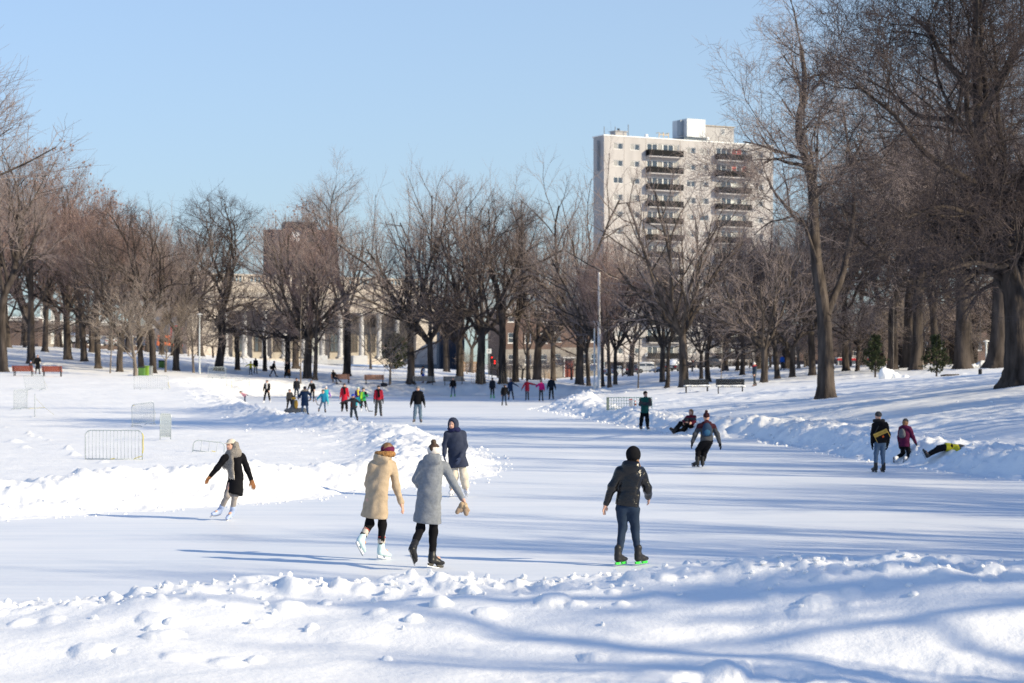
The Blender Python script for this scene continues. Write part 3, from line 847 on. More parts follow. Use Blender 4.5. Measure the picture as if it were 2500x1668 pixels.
def grow_tree(seed, H, levels, trunk_r, bole, guides=None, leader=True, flare=1.5, lean=(0, 0), wob=.06, twig_mat=TWIG, bark=BARK, name='tree', trunk_top=.55, buds=0):
    """levels: list of dicts(n, len, ang, trop, wander, segs, sides, t0, rr) below the trunk. Returns (trunk mesh, crown mesh)"""
    g = np.random.default_rng(seed)
    tr, br, cr = Tubes(), Tubes(), Tubes()
    # trunk and guide limbs
    polys = []
    if guides:
        for pts, r0, r1 in guides:
            pts = np.array(pts, float); m = 14
            tt = np.linspace(0, len(pts) - 1, m)
            P = np.stack([np.interp(tt, np.arange(len(pts)), pts[:, q]) for q in range(3)], 1)
            P[1:-1] = .25 * P[:-2] + .5 * P[1:-1] + .25 * P[2:]
            polys.append((P, np.linspace(r0, r1, m)))
    else:
        m = 9; hgt = H * (trunk_top if leader else bole)
        z = np.linspace(0, 1, m); P = np.zeros((m, 3))
        P[:, 2] = z * hgt
        w = np.cumsum(g.normal(0, wob * hgt / m, (m, 2)), 0) * np.linspace(0, 1, m)[:, None]
        P[:, :2] = w + np.outer(z ** 1.1, np.array(lean) * hgt)
        r = trunk_r * (1 - (.55 if leader else .22) * z)
        polys.append((P, r))
    pos0, dir0, len0, rad0 = [], [], [], []
    for gi, (P, r) in enumerate(polys):
        r = r.copy()
        if gi == 0:
            r[0] *= flare
            P = np.vstack([P[0] + [0, 0, -.45], P[0], P[0] + (P[1] - P[0]) * .22, P[1:]]); r = np.concatenate([[r[0]], [r[0] * .93], [r[1] * 1.12], r[1:]])
        if gi == 0:                                       # furrowed bark and spreading roots are real relief on the trunk
            s_, m_ = 26, 40
            cum = np.concatenate([[0], np.cumsum(np.linalg.norm(np.diff(P, axis=0), axis=1))]); q_ = np.linspace(0, 1, m_) ** 1.25 * cum[-1]
            PP = np.stack([np.interp(q_, cum, P[:, c_]) for c_ in range(3)], 1); RR_ = np.interp(q_, cum, r)
            th_ = np.arange(s_) * 2 * np.pi / s_
            zz, tt_ = np.meshgrid(q_, th_, indexing='ij')
            rid = np.where(np.arange(s_) % 2 == 0, 1, -1)[None] * (.6 + .4 * np.sin(zz * 1.9 + 5 * tt_)) * g.uniform(.5, 1.3, (1, s_)) + g.normal(0, .35, (m_, s_))
            mul = 1 + .055 * rid + .07 * np.sin(2 * tt_ + zz * .35 + seed) + .30 * np.exp(-np.maximum(zz - .35, 0) / .45) * np.maximum(0, np.sin(5 * tt_ + seed)) ** 2
            tr.add(PP[None], RR_[None], s_, mul)
        else: tr.add(P[None], r[None], 7)
    # level 0: limbs from the trunk / guides
    L0 = levels[0]
    for gi, (P, r) in enumerate(polys):
        m = len(P); nb = L0['n'] if gi == 0 else max(2, int(L0['n'] * .55))
        t0 = L0.get('t0', .5) if gi == 0 or not guides else .25
        ts = t0 + (1 - t0) * (np.arange(nb) + g.uniform(.2, .8, nb)) / nb
        if not leader and not guides: ts = g.uniform(.86, 1.0, nb)
        az = np.arange(nb) * 2.4 + g.uniform(0, .9, nb) + gi
        for k in range(nb):
            q = ts[k] * (m - 1); i = min(int(q), m - 2); f = q - i
            p = P[i] * (1 - f) + P[i + 1] * f; rr = r[i] * (1 - f) + r[i + 1] * f
            t = P[i + 1] - P[i]; t = t / np.linalg.norm(t)
            pos0.append(p); dir0.append((t, az[k])); rad0.append(rr)
            len0.append(L0['len'] * H * g.uniform(.75, 1.15) * (1.15 - .5 * (ts[k] - t0) / (1 - t0 + 1e-6) if leader else 1))
        if leader or guides:                              # the trunk ends in a limb of its own
            pos0.append(P[-1]); dir0.append((P[-1] - P[-2], None)); rad0.append(r[-1] * 1.1); len0.append(L0['len'] * H * .8)
    def turned(T, ang, az):
        T = T / (np.linalg.norm(T, axis=1, keepdims=True) + 1e-9)
        ref = np.where(np.abs(T[:, 2:3]) > .95, np.array([[1., 0, 0]]), np.array([[0., 0, 1.]]))
        U = np.cross(T, ref); U /= np.linalg.norm(U, axis=1, keepdims=True) + 1e-9
        W = np.cross(T, U)
        return T * np.cos(ang)[:, None] + (U * np.cos(az)[:, None] + W * np.sin(az)[:, None]) * np.sin(ang)[:, None]
    P0 = np.array(pos0); T0 = np.array([d[0] for d in dir0], float)
    az = np.array([d[1] if d[1] is not None else 0. for d in dir0]); a0 = np.array([R(L0['ang']) * g.uniform(.7, 1.25) if d[1] is not None else .08 for d in dir0])
    D0 = turned(T0, a0, az)
    Ls = np.array(len0); Rs = np.minimum(np.array(rad0) * L0.get('rr', .6), trunk_r * .8)
    for li, L in enumerate(levels):
        n = L['segs']; N = len(P0)
        pts = np.empty((N, n + 1, 3)); pts[:, 0] = P0; D = D0.copy()
        Ds = np.empty((N, n, 3))
        bend = g.normal(0, 1, (N, 3)) * L['wander'] * .6
        for i in range(n):
            D = D + g.normal(0, 1, (N, 3)) * L['wander'] + bend + np.array([0, 0, L['trop']])
            D /= np.linalg.norm(D, axis=1, keepdims=True) + 1e-9
            Ds[:, i] = D
            pts[:, i + 1] = pts[:, i] + D * (Ls / n)[:, None]
        t = np.linspace(0, 1, n + 1)
        last = li == len(levels) - 1
        rad = Rs[:, None] * (1 - (.62 if not last else .55) * t[None])
        rad = np.maximum(rad, L.get('rmin', .004))
        (tr if li == 0 else (br if li == 1 else cr)).add(pts, rad, L['sides'])
        if last:
            if buds:
                sel = g.choice(N, min(N, buds), replace=False, p=(pts[:, -1, 2] - pts[:, -1, 2].min() + .1) ** 4 / ((pts[:, -1, 2] - pts[:, -1, 2].min() + .1) ** 4).sum())
                B = pts[sel, -1]; Q = np.stack([B + [0, 0, .10], B, B - [0, 0, .10]], 1)
                cr.add(Q, np.tile(np.array([.02, .10, .02]), (len(sel), 1)), 5)
            break
        C = levels[li + 1]; nc = C['n']
        t0 = C.get('t0', .25)
        ti = t0 + (1 - t0) * (np.arange(nc)[None] + g.uniform(.1, .9, (N, nc))) / nc
        q = ti * n; i = np.minimum(q.astype(int), n - 1); f = q - i
        ar = np.arange(N)[:, None]
        p = pts[ar, i] * (1 - f)[..., None] + pts[ar, i + 1] * f[..., None]
        dd = Ds[ar, i]
        rr = rad[ar, i] * (1 - f) + rad[ar, i + 1] * f
        azc = np.arange(nc)[None] * 2.4 + g.uniform(0, 6.28, (N, 1)) + g.normal(0, .4, (N, nc))
        an = R(C['ang']) * g.uniform(.6, 1.3, (N, nc))
        keep = g.uniform(0, 1, (N, nc)).ravel() < C.get('keep', 1.0)
        P0 = p.reshape(-1, 3)[keep]; D0 = turned(dd.reshape(-1, 3), an.ravel(), azc.ravel())[keep]
        Lc = C['len'] * H * g.uniform(.6, 1.25, (N, nc)) * (1.2 - .55 * ti) * np.clip(Ls / Ls.mean(), .5, 1.4)[:, None]
        Ls = Lc.ravel()[keep]; Rs = np.maximum(np.minimum(rr * C.get('rr', .6), C.get('rmax', 9)).ravel()[keep], C.get('r0', .008))
    if br.n == 0: return tr.mesh(name + '_trunk', bark), cr.mesh(name + '_crown', twig_mat)
    nb = sum(len(q) for q in br.Q); V = np.vstack(br.V + cr.V); Q = np.vstack(br.Q + [q + br.n for q in cr.Q])
    return tr.mesh(name + '_trunk', bark), np_mesh(name + '_crown', V, Q, True, [bark, twig_mat], (np.arange(len(Q)) >= nb).astype(np.int32))

def lv(n, ln, ang, trop, wander, segs, sides, **k):
    return dict(n=n, len=ln, ang=ang, trop=trop, wander=wander, segs=segs, sides=sides, **k)
PROTO = {}
def proto(key, *a, **k):
    tm, cm = grow_tree(*a, name=key, **k)
    co = np.empty(len(cm.vertices) * 3, np.float32); cm.vertices.foreach_get('co', co)
    PROTO[key] = (tm, cm, float(np.percentile(co[2::3], 97.5)))
# upright vase-shaped maples
proto('maple', 11, 17, [lv(6, .52, 34, .10, .11, 7, 6, rr=.6), lv(9, .27, 42, .09, .12, 4, 4, t0=.10, r0=.022), lv(7, .115, 36, .10, .09, 3, 3, r0=.013), lv(6, .068, 34, .09, .10, 2, 3, r0=.0075)], .31, .20, leader=False)
proto('maple_wide', 12, 17, [lv(6, .54, 48, .11, .14, 7, 6, rr=.6), lv(9, .28, 46, .05, .13, 4, 4, t0=.08, r0=.022), lv(7, .12, 40, .05, .10, 3, 3, r0=.013), lv(6, .070, 38, .04, .10, 2, 3, r0=.0075)], .34, .19, leader=False)
proto('maple_red', 13, 17, [lv(8, .42, 44, .12, .06, 6, 6, t0=.22, rr=.5), lv(9, .22, 36, .10, .07, 4, 4, t0=.2), lv(8, .11, 36, .10, .08, 3, 3, r0=.013), lv(7, .068, 32, .10, .08, 2, 3, r0=.0085)], .31, .2, leader=True, trunk_top=.62, twig_mat=TWIG_R, buds=160)
proto('tall', 14, 20, [lv(8, .36, 36, .10, .08, 6, 6, t0=.34, rr=.55), lv(8, .19, 38, .08, .10, 4, 4, t0=.2), lv(8, .10, 38, .07, .11, 3, 3, r0=.013), lv(8, .052, 36, .06, .12, 2, 3, r0=.0075)], .36, .3, leader=True, trunk_top=.66, lean=(.06, .02), wob=.28, bark=BARK_D)
proto('crooked', 15, 19, [lv(7, .44, 48, .07, .16, 7, 6, t0=.32, rr=.62), lv(7, .24, 46, .06, .16, 5, 4, t0=.2), lv(8, .12, 44, .05, .16, 3, 3, r0=.017), lv(8, .06, 42, .04, .16, 2, 3, r0=.0075)], .38, .3, leader=True, trunk_top=.55, lean=(.12, 0), wob=.3, bark=BARK_D, twig_mat=TWIG_D)
proto('dark_wide', 16, 19, [lv(7, .46, 52, .05, .13, 7, 6, t0=.36, rr=.6), lv(8, .25, 46, .03, .14, 5, 4, t0=.2), lv(8, .125, 46, .02, .14, 3, 3, r0=.017), lv(7, .062, 44, .02, .14, 2, 3, r0=.0075)], .33, .3, leader=True, trunk_top=.6, lean=(-.05, 0), wob=.25, bark=BARK_D, twig_mat=TWIG_D)
proto('young', 17, 7, [lv(9, .55, 38, .09, .05, 5, 5, t0=.3, rr=.45), lv(7, .26, 32, .07, .07, 4, 3, t0=.15, r0=.0085), lv(6, .12, 32, .05, .08, 2, 3, r0=.008), lv(3, .07, 30, .04, .09, 2, 3, r0=.007)], .11, .28, leader=True, trunk_top=.45, bark=BARK_L, twig_mat=TWIG_L, flare=1.2)
proto('round', 18, 8.5, [lv(7, .46, 50, .06, .12, 6, 5, rr=.6), lv(8, .26, 48, .03, .14, 4, 4, t0=.15, r0=.018), lv(8, .13, 48, .0, .15, 3, 3, r0=.0085), lv(5, .07, 46, .0, .16, 2, 3, r0=.008)], .17, .30, leader=False, bark=BARK_D, twig_mat=TWIG, flare=1.25)
proto('sapling', 19, 6, [lv(9, .16, 40, .08, .08, 4, 3, t0=.3, rr=.4), lv(4, .09, 36, .06, .09, 2, 3, r0=.006)], .045, .3, leader=True, trunk_top=.9, bark=BARK_L, twig_mat=TWIG_L, flare=1.1)

def tree(key, px, py=None, top=None, label=None, group=None, D=None, rot=None, name='bare_tree', cat='tree', sx=1.0, H=None, xy=None, girth=1.0):
    """a copy of a grown tree standing at the place a pixel shows; top is its highest pixel"""
    tm, cm, h0 = PROTO[key]
    p = ground(*xy) if xy else (at(px, D) if D else hit(px, py, dmax=330, dflt=240))
    s = (H / h0) if H else ((py if py else (YH + (EYE - p.z) / p.y * F_PX)) - top) * p.y / F_PX / h0
    r = empty(name, p - Vector((0, 0, .05)), rot if rot is not None else random.uniform(0, 6.28))
    jr = random.Random(int(px * 7 + p.y * 13)); r.scale = (s * sx * jr.uniform(.88, 1.12), s * sx * jr.uniform(.88, 1.12), s)
    k_ = 1.7 if px > 2000 else 1.0; r.rotation_euler = (jr.uniform(-.05, .05), jr.uniform(-.06, .06) * k_, r.rotation_euler[2])
    t = obj('trunk', tm, r); obj('crown', cm, r)
    tag(r, label, cat, group)
    return r

# --- the two big trees of the right-hand slope, limbs laid out as they grow there
def hero(base_px, base_py, D, limbs, seed, levels, r0, label, bark, tw, flare=1.35, depth=1.0):
    g = np.random.default_rng(seed)
    p = at(base_px, D)
    guides = []
    H = 0
    for pts, ra, rb, dy in limbs:
        out = []
        for i, (x, y) in enumerate(pts):
            q = pt(x, y, D); q = q - p
            out.append((q.x, dy * i / max(1, len(pts) - 1) * depth, q.z)); H = max(H, q.z)
        guides.append((out, ra, rb))
    dz = guides[0][0][0][2]
    g0 = guides[0][0]; g0[0] = (0, 0, 0)
    tm, cm = grow_tree(seed, H, levels, r0, .3, guides=guides, flare=flare, twig_mat=tw, bark=bark, name='slope_tree')
    r = empty('bare_tree', p); obj('trunk', tm, r); obj('crown', cm, r)
    tag(r, label, 'tree')
hero(2016, 973, 98, [
    ([(2016, 973), (2017, 880), (2018, 790), (2009, 735), (2005, 690), (1995, 650), (1986, 590), (1992, 500), (1990, 440), (1985, 400), (1952, 355), (1940, 300), (1958, 262), (1980, 225), (1975, 170), (1962, 105)], .40, .09, 1.0),
    ([(2020, 770), (2036, 730), (2068, 670), (2080, 600), (2100, 540), (2105, 440), (2090, 330), (2085, 260)], .20, .06, 3.0),
    ([(1985, 420), (1950, 405), (1915, 405), (1880, 395), (1850, 410)], .12, .04, -2.5),
    ([(1990, 480), (2030, 440), (2060, 410), (2080, 360)], .12, .05, -3.0),
    ([(1995, 640), (1960, 560), (1935, 530), (1900, 520)], .09, .03, -3.0)], 31,
    [lv(9, .26, 52, .05, .12, 6, 5, t0=.38, rr=.45), lv(8, .15, 46, .04, .13, 4, 4, t0=.15, r0=.013), lv(8, .08, 46, .03, .14, 3, 3, r0=.0075), lv(6, .042, 44, .02, .14, 2, 3, r0=.008)],
    .42, 'tall bare tree with a curving trunk alone at the edge of the right snow slope', BARK, TWIG)
hero(2486, 937, 80, [
    ([(2486, 937), (2486, 820), (2484, 730), (2462, 640), (2440, 551)], .58, .36, .4),
    ([(2444, 565), (2425, 480), (2411, 429), (2400, 360), (2393, 306), (2394, 202), (2385, 122), (2393, 30), (2400, -60)], .36, .09, .8),
    ([(2440, 560), (2390, 545), (2320, 530), (2260, 520), (2200, 535), (2140, 560)], .14, .04, -6.0),
    ([(2425, 490), (2360, 440), (2290, 415), (2220, 370), (2170, 300), (2110, 265), (2060, 232)], .17, .04, -3.0),
    ([(2395, 250), (2350, 180), (2310, 130), (2290, 60), (2250, 20)], .18, .06, 2.0),
    ([(2393, 280), (2440, 200), (2470, 120), (2500, 40)], .18, .06, -2.0),
    ([(2470, 640), (2410, 660), (2330, 650), (2240, 675), (2150, 705)], .14, .04, -7.0),
    ([(2440, 540), (2480, 470), (2530, 400), (2580, 350)], .2, .07, 2.0),
    ([(2400, 300), (2420, 210), (2415, 120), (2430, 10), (2425, -80)], .13, .05, 3.0), ([(2420, 440), (2350, 330), (2330, 220), (2345, 110), (2330, -20)], .15, .04, -4.0), ([(2440, 540), (2470, 400), (2465, 280), (2480, 150), (2475, 0)], .16, .04, 4.0),
    ([(2393, 310), (2330, 285), (2260, 270), (2210, 200), (2160, 160)], .13, .04, 4.0)], 32,
    [lv(10, .24, 50, .09, .13, 6, 5, t0=.45, rr=.42), lv(9, .14, 50, .03, .14, 4, 4, t0=.15, r0=.013), lv(8, .075, 48, .02, .15, 3, 3, r0=.010), lv(6, .038, 46, .02, .15, 2, 3, r0=.007)],
    .60, 'massive dark bare tree at the right edge with thick limbs spreading left', BARK_D, TWIG_D)

T = tree
# left side, front to back
T('tall', 8, 908, 335, 'bare tree leaning right beside the left pair of red benches', rot=.3)
T('maple_red', 76, 888, 380, 'stout bare tree standing behind the woman in the long black coat', rot=1.2)
T('maple_red', 239, 900, 478, 'reddish round-crowned bare tree with a forked pale trunk on the left slope', rot=2.2, sx=1.05)
T('maple', 292, 908, 560, 'bare tree with a straight pale trunk left of the green recycling bins', rot=.9, sx=.9)
T('young', 331, 919, 705, 'young bare tree directly left of the green recycling bins', rot=0, sx=1.3)
T('sapling', 269, 912, 760, 'thin leaning sapling left of the straight pale trunk on the left slope', rot=1, sx=1.6)
T('maple_red', 206, 884, 470, 'dark trunked bare tree behind the white car on the left', rot=4.0)
T('maple', 165, 878, 420, 'dark trunked bare tree directly left of the white parked car', rot=3.1)
T('maple_red', 345, 900, 510, 'dark bare tree behind the green recycling bins', rot=5.0)
T('crooked', 373, 912, 500, 'dark crooked bare tree just right of the green recycling bins', rot=2.0)
T('young', 404, 909, 740, 'slim bare tree in front of the orange truck', rot=2.0, sx=.9)
T('young', 473, 911, 700, 'slim bare tree directly left of the white lamp post', rot=4.0, sx=.9)
T('crooked', 533, 906, 470, 'leaning black-trunked bare tree before the left end of the columned building', rot=.4)
T('round', 580, 904, 690, 'small dark round-crowned tree behind the child in yellow', rot=1.0)
T('maple', 430, 905, 520, 'bare tree with ascending limbs left of the columned building', rot=1.0, sx=.8)
# in front of the columned building
T('round', 646, 907, 708, 'small dark tree left of the man in the black cap', rot=2.0)
T('round', 702, 918, 700, 'small dark tree with low forked limbs behind the woman carrying a brown bag', rot=3.3)
T('round', 724, 900, 740, 'smallest dark tree right behind the low forked one', rot=4.6, sx=.8)
T('sapling', 734, 937, 690, 'tall thin pale sapling right of the man in the black cap', rot=0, sx=1.0)
T('maple_red', 722, label='reddish fine-twigged bare tree right in front of the dark office tower', D=225, H=18, rot=2.0, sx=1.1)
T('maple', 750, 925, 525, 'thick bare tree, left one of the pair hiding the dark tower', rot=.5, sx=1.1)
T('maple_red', 769, 928, 560, 'bare tree, right one of the pair hiding the dark tower', rot=1.9, sx=.8)
T('tall', 846, 918, 428, 'tall thick-trunked bare tree behind the man on the orange bench', rot=2.6)
T('young', 952, 937, 755, 'pale young tree right of the empty orange bench', rot=1.5)
T('maple', 1003, 936, 428, 'leaning dark bare tree left of the two grey benches', rot=3.7, sx=.75, girth=1.2)
T('maple_wide', 1053, 934, 470, 'bare tree behind the person in bright blue trousers', rot=2.5, sx=.8)
T('young', 905, 902, 700, 'slim bare tree close in front of the stone columns', rot=2.0)
# centre
T('maple_wide', 1123, 930, 480, 'dark bare tree behind the man in jeans beside the grey bench', rot=1.1, sx=.85)
T('maple', 1173, 937, 450, 'many-stemmed bare tree left of the red traffic signal', rot=0.2, sx=1.05)
T('crooked', 1228, 938, 500, 'left-leaning bare tree of the V-shaped pair behind the skaters in red and pink', rot=2.9, sx=.9)
T('tall', 1257, 933, 470, 'right tree of the V-shaped pair behind the skaters in red and pink', rot=.6, sx=.9)
T('maple_wide', 1311, 928, 520, 'bare tree before the brick house, behind the skater in pink', rot=3.9)
T('maple', 1350, 929, 560, 'slim bare tree before the door of the brick house', rot=4.4, sx=.8)
T('maple_wide', 1414, 940, 415, 'thick left-leaning bare tree left of the tall white pole', rot=5.5, sx=.95)
T('maple', 1437, 943, 600, 'dark bare tree directly behind the lamp with the white notice', rot=2.4, sx=.7)
T('maple', 1468, 947, 540, 'bare tree close on the right of the tall white pole', rot=1.4, sx=.85)
T('maple_red', 1488, 948, 600, 'left-leaning mossy tree right of the tall white pole', rot=3.0, sx=.8)
T('maple', 1502, 941, 600, 'straight slim bare tree beside the silver car', rot=5.1, sx=.8)
T('sapling', 1558, 949, 770, 'thin bare sapling in front of the grey hatchback', rot=2.2, sx=1.5)
T('maple', 1617, 934, 580, 'flared bare trunk left of the snow-covered car', rot=.1, sx=.9)
T('tall', 1629, 947, 620, 'slim dark bare tree directly left of the big forked tree', rot=1.3, sx=.8)
T('maple', 1670, 946, 420, 'big forked bare tree behind the left black bench', rot=2.0, sx=1.15)
T('maple_wide', 1712, 926, 640, 'short pale thick trunk behind the black benches', rot=2.8, sx=.8)
T('crooked', 1729, 932, 590, 'dark thick bare tree between the two black benches', rot=4.0, sx=.9)
T('sapling', 1760, 943, 800, 'thin sapling rising behind the right black bench', rot=0.2)
T('crooked', 1812, 916, 590, 'dark tree leaning right beside the walking man on the slope', rot=.2, sx=.85)
T('maple_wide', 1866, 934, 560, 'pale forked trunk directly right of the walking man on the slope', rot=.9, sx=.9)
T('crooked', 1898, 925, 600, 'gnarled short tree right of the pale forked trunk', rot=2.5, sx=.9)
T('maple_wide', 1934, 921, 590, 'gnarled tree left of the curving tall tree', rot=1.8, sx=.9)
T('maple', 1983, 916, 470, 'sunlit trunk close behind the curving tall tree, left side', rot=4.2, sx=.9)
# the grove on the right
T('dark_wide', 2066, 912, 420, 'thick dark leaning trunk between the curving tall tree and the left pine', rot=.4, D=175)
T('round', 2093, 908, 740, 'small dark tree in front of the red-striped bus shelter', rot=1.0, D=170)
T('dark_wide', 2178, 905, 230, 'thick grey trunk behind the left pine, leaning right', rot=2.4, D=165)
T('tall', 2213, 903, 200, 'dark slim trunk between the two pines, left one', rot=.3, D=175)
T('dark_wide', 2235, 900, 110, 'broad dark trunk between the two pines', rot=3.6, D=160)
T('tall', 2290, 893, 360, 'leaning trunk rising behind the right pine', rot=4.4, D=185)
T('crooked', 2350, 896, 60, 'broad forked trunk right of the right pine', rot=5.6, D=155)
T('dark_wide', 2369, 895, 330, 'dark trunk close behind the broad forked one', rot=.9, D=170)
T('tall', 2428, 892, -60, 'broad sunlit trunk directly right of the right lamp post', rot=1.4, D=150)
T('dark_wide', 2025, 905, 380, 'dark trunk just behind the curving tall tree, right side', rot=5.2, D=190)
# deeper woods: look-alikes that fill the gaps far behind
for (px, D, H, key) in [(20, 230, 17, 'maple_red'), (60, 260, 20, 'maple'), (110, 225, 19, 'maple_red'), (140, 270, 18, 'maple'), (190, 250, 17, 'maple_red'), (225, 230, 15, 'maple_wide'),
                        (270, 260, 17, 'maple_red'), (310, 240, 16, 'maple_red'), (360, 270, 17, 'maple'), (395, 250, 15, 'maple_wide'), (440, 280, 17, 'maple_red'), (-60, 200, 20, 'maple_red'), (-20, 260, 21, 'maple'), (490, 275, 20, 'crooked')]:
    T(key, px, label='bare reddish tree in the dense stand behind the left snow slope', group='bare trees of the stand behind the left slope', D=D, H=H)
for (px, D, H, key) in [(1090, 255, 17, 'maple'), (1290, 250, 15, 'maple_red'), (1540, 262, 17, 'maple'), (1770, 250, 17, 'maple_wide'), (1150, 300, 15, 'maple')]:
    T(key, px, label='bare street tree in the row before the houses and the pale tower', group='bare street trees before the houses', D=D, H=H)
for (px, D, H, key) in [(1850, 240, 17, 'maple_red'), (1920, 230, 19, 'maple'), (1970, 260, 22, 'dark_wide'), (2010, 225, 20, 'maple_wide'), (2050, 270, 23, 'dark_wide'), (2110, 240, 23, 'dark_wide'), (2150, 215, 22, 'tall'), (2200, 260, 25, 'dark_wide'), (2245, 220, 24, 'crooked'),
                        (2290, 250, 26, 'dark_wide'), (2330, 210, 25, 'tall'), (2380, 240, 27, 'dark_wide'), (2420, 205, 25, 'dark_wide'), (2460, 230, 27, 'crooked'), (2500, 190, 26, 'dark_wide'), (2560, 170, 25, 'tall'), (2540, 220, 26, 'dark_wide')]:
    T(key, px, label='dark bare tree in the dense grove at the far right', group='bare trees of the grove at the far right', D=D, H=H)
for i, (px, D, H) in enumerate([(1140, 262, 3.2), (1215, 258, 2.6), (1275, 270, 3.4), (1330, 278, 3.0), (1395, 272, 3.6), (1520, 276, 2.6), (1600, 280, 3.2), (1690, 270, 2.8), (1775, 268, 3.4), (1830, 262, 4.2), (1880, 255, 3.8), (1930, 250, 4.0), (1965, 246, 3.4),
                         (2030, 240, 4.4), (2100, 235, 4.2), (2160, 225, 4.6), (2260, 215, 4.6), (2330, 205, 4.4), (2440, 195, 4.0), (60, 235, 4.2), (150, 250, 4.4), (230, 262, 4.0), (300, 250, 4.2), (420, 245, 3.8), (460, 255, 4.0), (520, 262, 3.6), (2010, 215, 8.0), (2075, 220, 9.0), (2130, 205, 7.5), (2195, 210, 9.5), (2250, 200, 8.0), (2310, 215, 10.0), (2375, 205, 8.5), (2420, 215, 9.5), (2470, 200, 8.0), (1870, 230, 7.0), (1950, 225, 7.5), (1800, 240, 6.5)]):
    T('round' if i % 3 else 'young', px, label='low bare bush among the trunks along the street side of the park', group='low bare bushes among the trunks', D=D, H=H, sx=1.5, name='bare_bush', cat='bush')
# the tall tree whose branch tips reach in at the upper left
T('tall', -245, label='tall bare tree whose branch tips reach in at the upper left edge', D=95, H=23, rot=2.0, sx=1.15)
# the park continues to the right of the picture; these trees throw the long shadows over ice and bank
proto('sparse', 21, 18, [lv(8, .42, 44, .09, .12, 6, 6, t0=.26, rr=.65), lv(7, .22, 42, .07, .13, 4, 4, t0=.2, r0=.03), lv(6, .11, 42, .06, .13, 3, 3, r0=.018), lv(4, .055, 40, .05, .13, 2, 3, r0=.010)], .55, .3, leader=True, trunk_top=.7, lean=(.03, 0), wob=.2)
proto('bold', 22, 18, [lv(3, .50, 32, .10, .12, 6, 6, t0=.4, rr=.75), lv(3, .24, 42, .07, .13, 4, 4, t0=.2, r0=.045), lv(2, .12, 42, .06, .13, 3, 3, r0=.022)], .55, .3, leader=True, trunk_top=.75, lean=(.03, 0), wob=.2)
for i, (x, y, H, sx, key) in enumerate([(22.0, 9.8, 13.5, 1.0, 'bold'), (26.5, 5.6, 15.5, 1.1, 'bold'), (19, 7.9, 9.5, 1.2, 'bold'), (24, 10.8, 14, 1.1, 'bold'), (30, 3.0, 17, 1.2, 'bold'), (31, 10.6, 18, 1.0, 'sparse'), (40, 6.5, 22, 1.0, 'sparse'), (29, 18.5, 17, .9, 'sparse'), (33, 20, 17, .8, 'sparse'), (40, 19, 20, .9, 'sparse'), (37, 27, 18, .9, 'sparse'), (30, 31, 15, .8, 'sparse'), (46, 26, 21, .9, 'tall'),
                                   (45, 36, 20, .8, 'sparse'), (53, 33, 21, .9, 'sparse'), (49, 43, 21, .8, 'tall'), (38, 45, 18, .8, 'sparse'), (58, 47, 21, .8, 'sparse'), (55, 56, 21, .8, 'sparse'),
                                   (34, 56, 18, .8, 'sparse'), (44, 62, 21, .9, 'sparse'), (35, 73, 20, .9, 'sparse'), (50, 76, 22, .9, 'tall'), (60, 68, 21, .9, 'sparse'), (40, 90, 20, .9, 'sparse'), (54, 98, 22, .9, 'sparse'), (62, 86, 22, .9, 'sparse')]):
    T(key, 0, label='bare park tree beyond the right edge throwing shadows across the ice', group='park trees beyond the right edge', xy=(x, y), H=H, rot=i * 1.7, sx=sx)
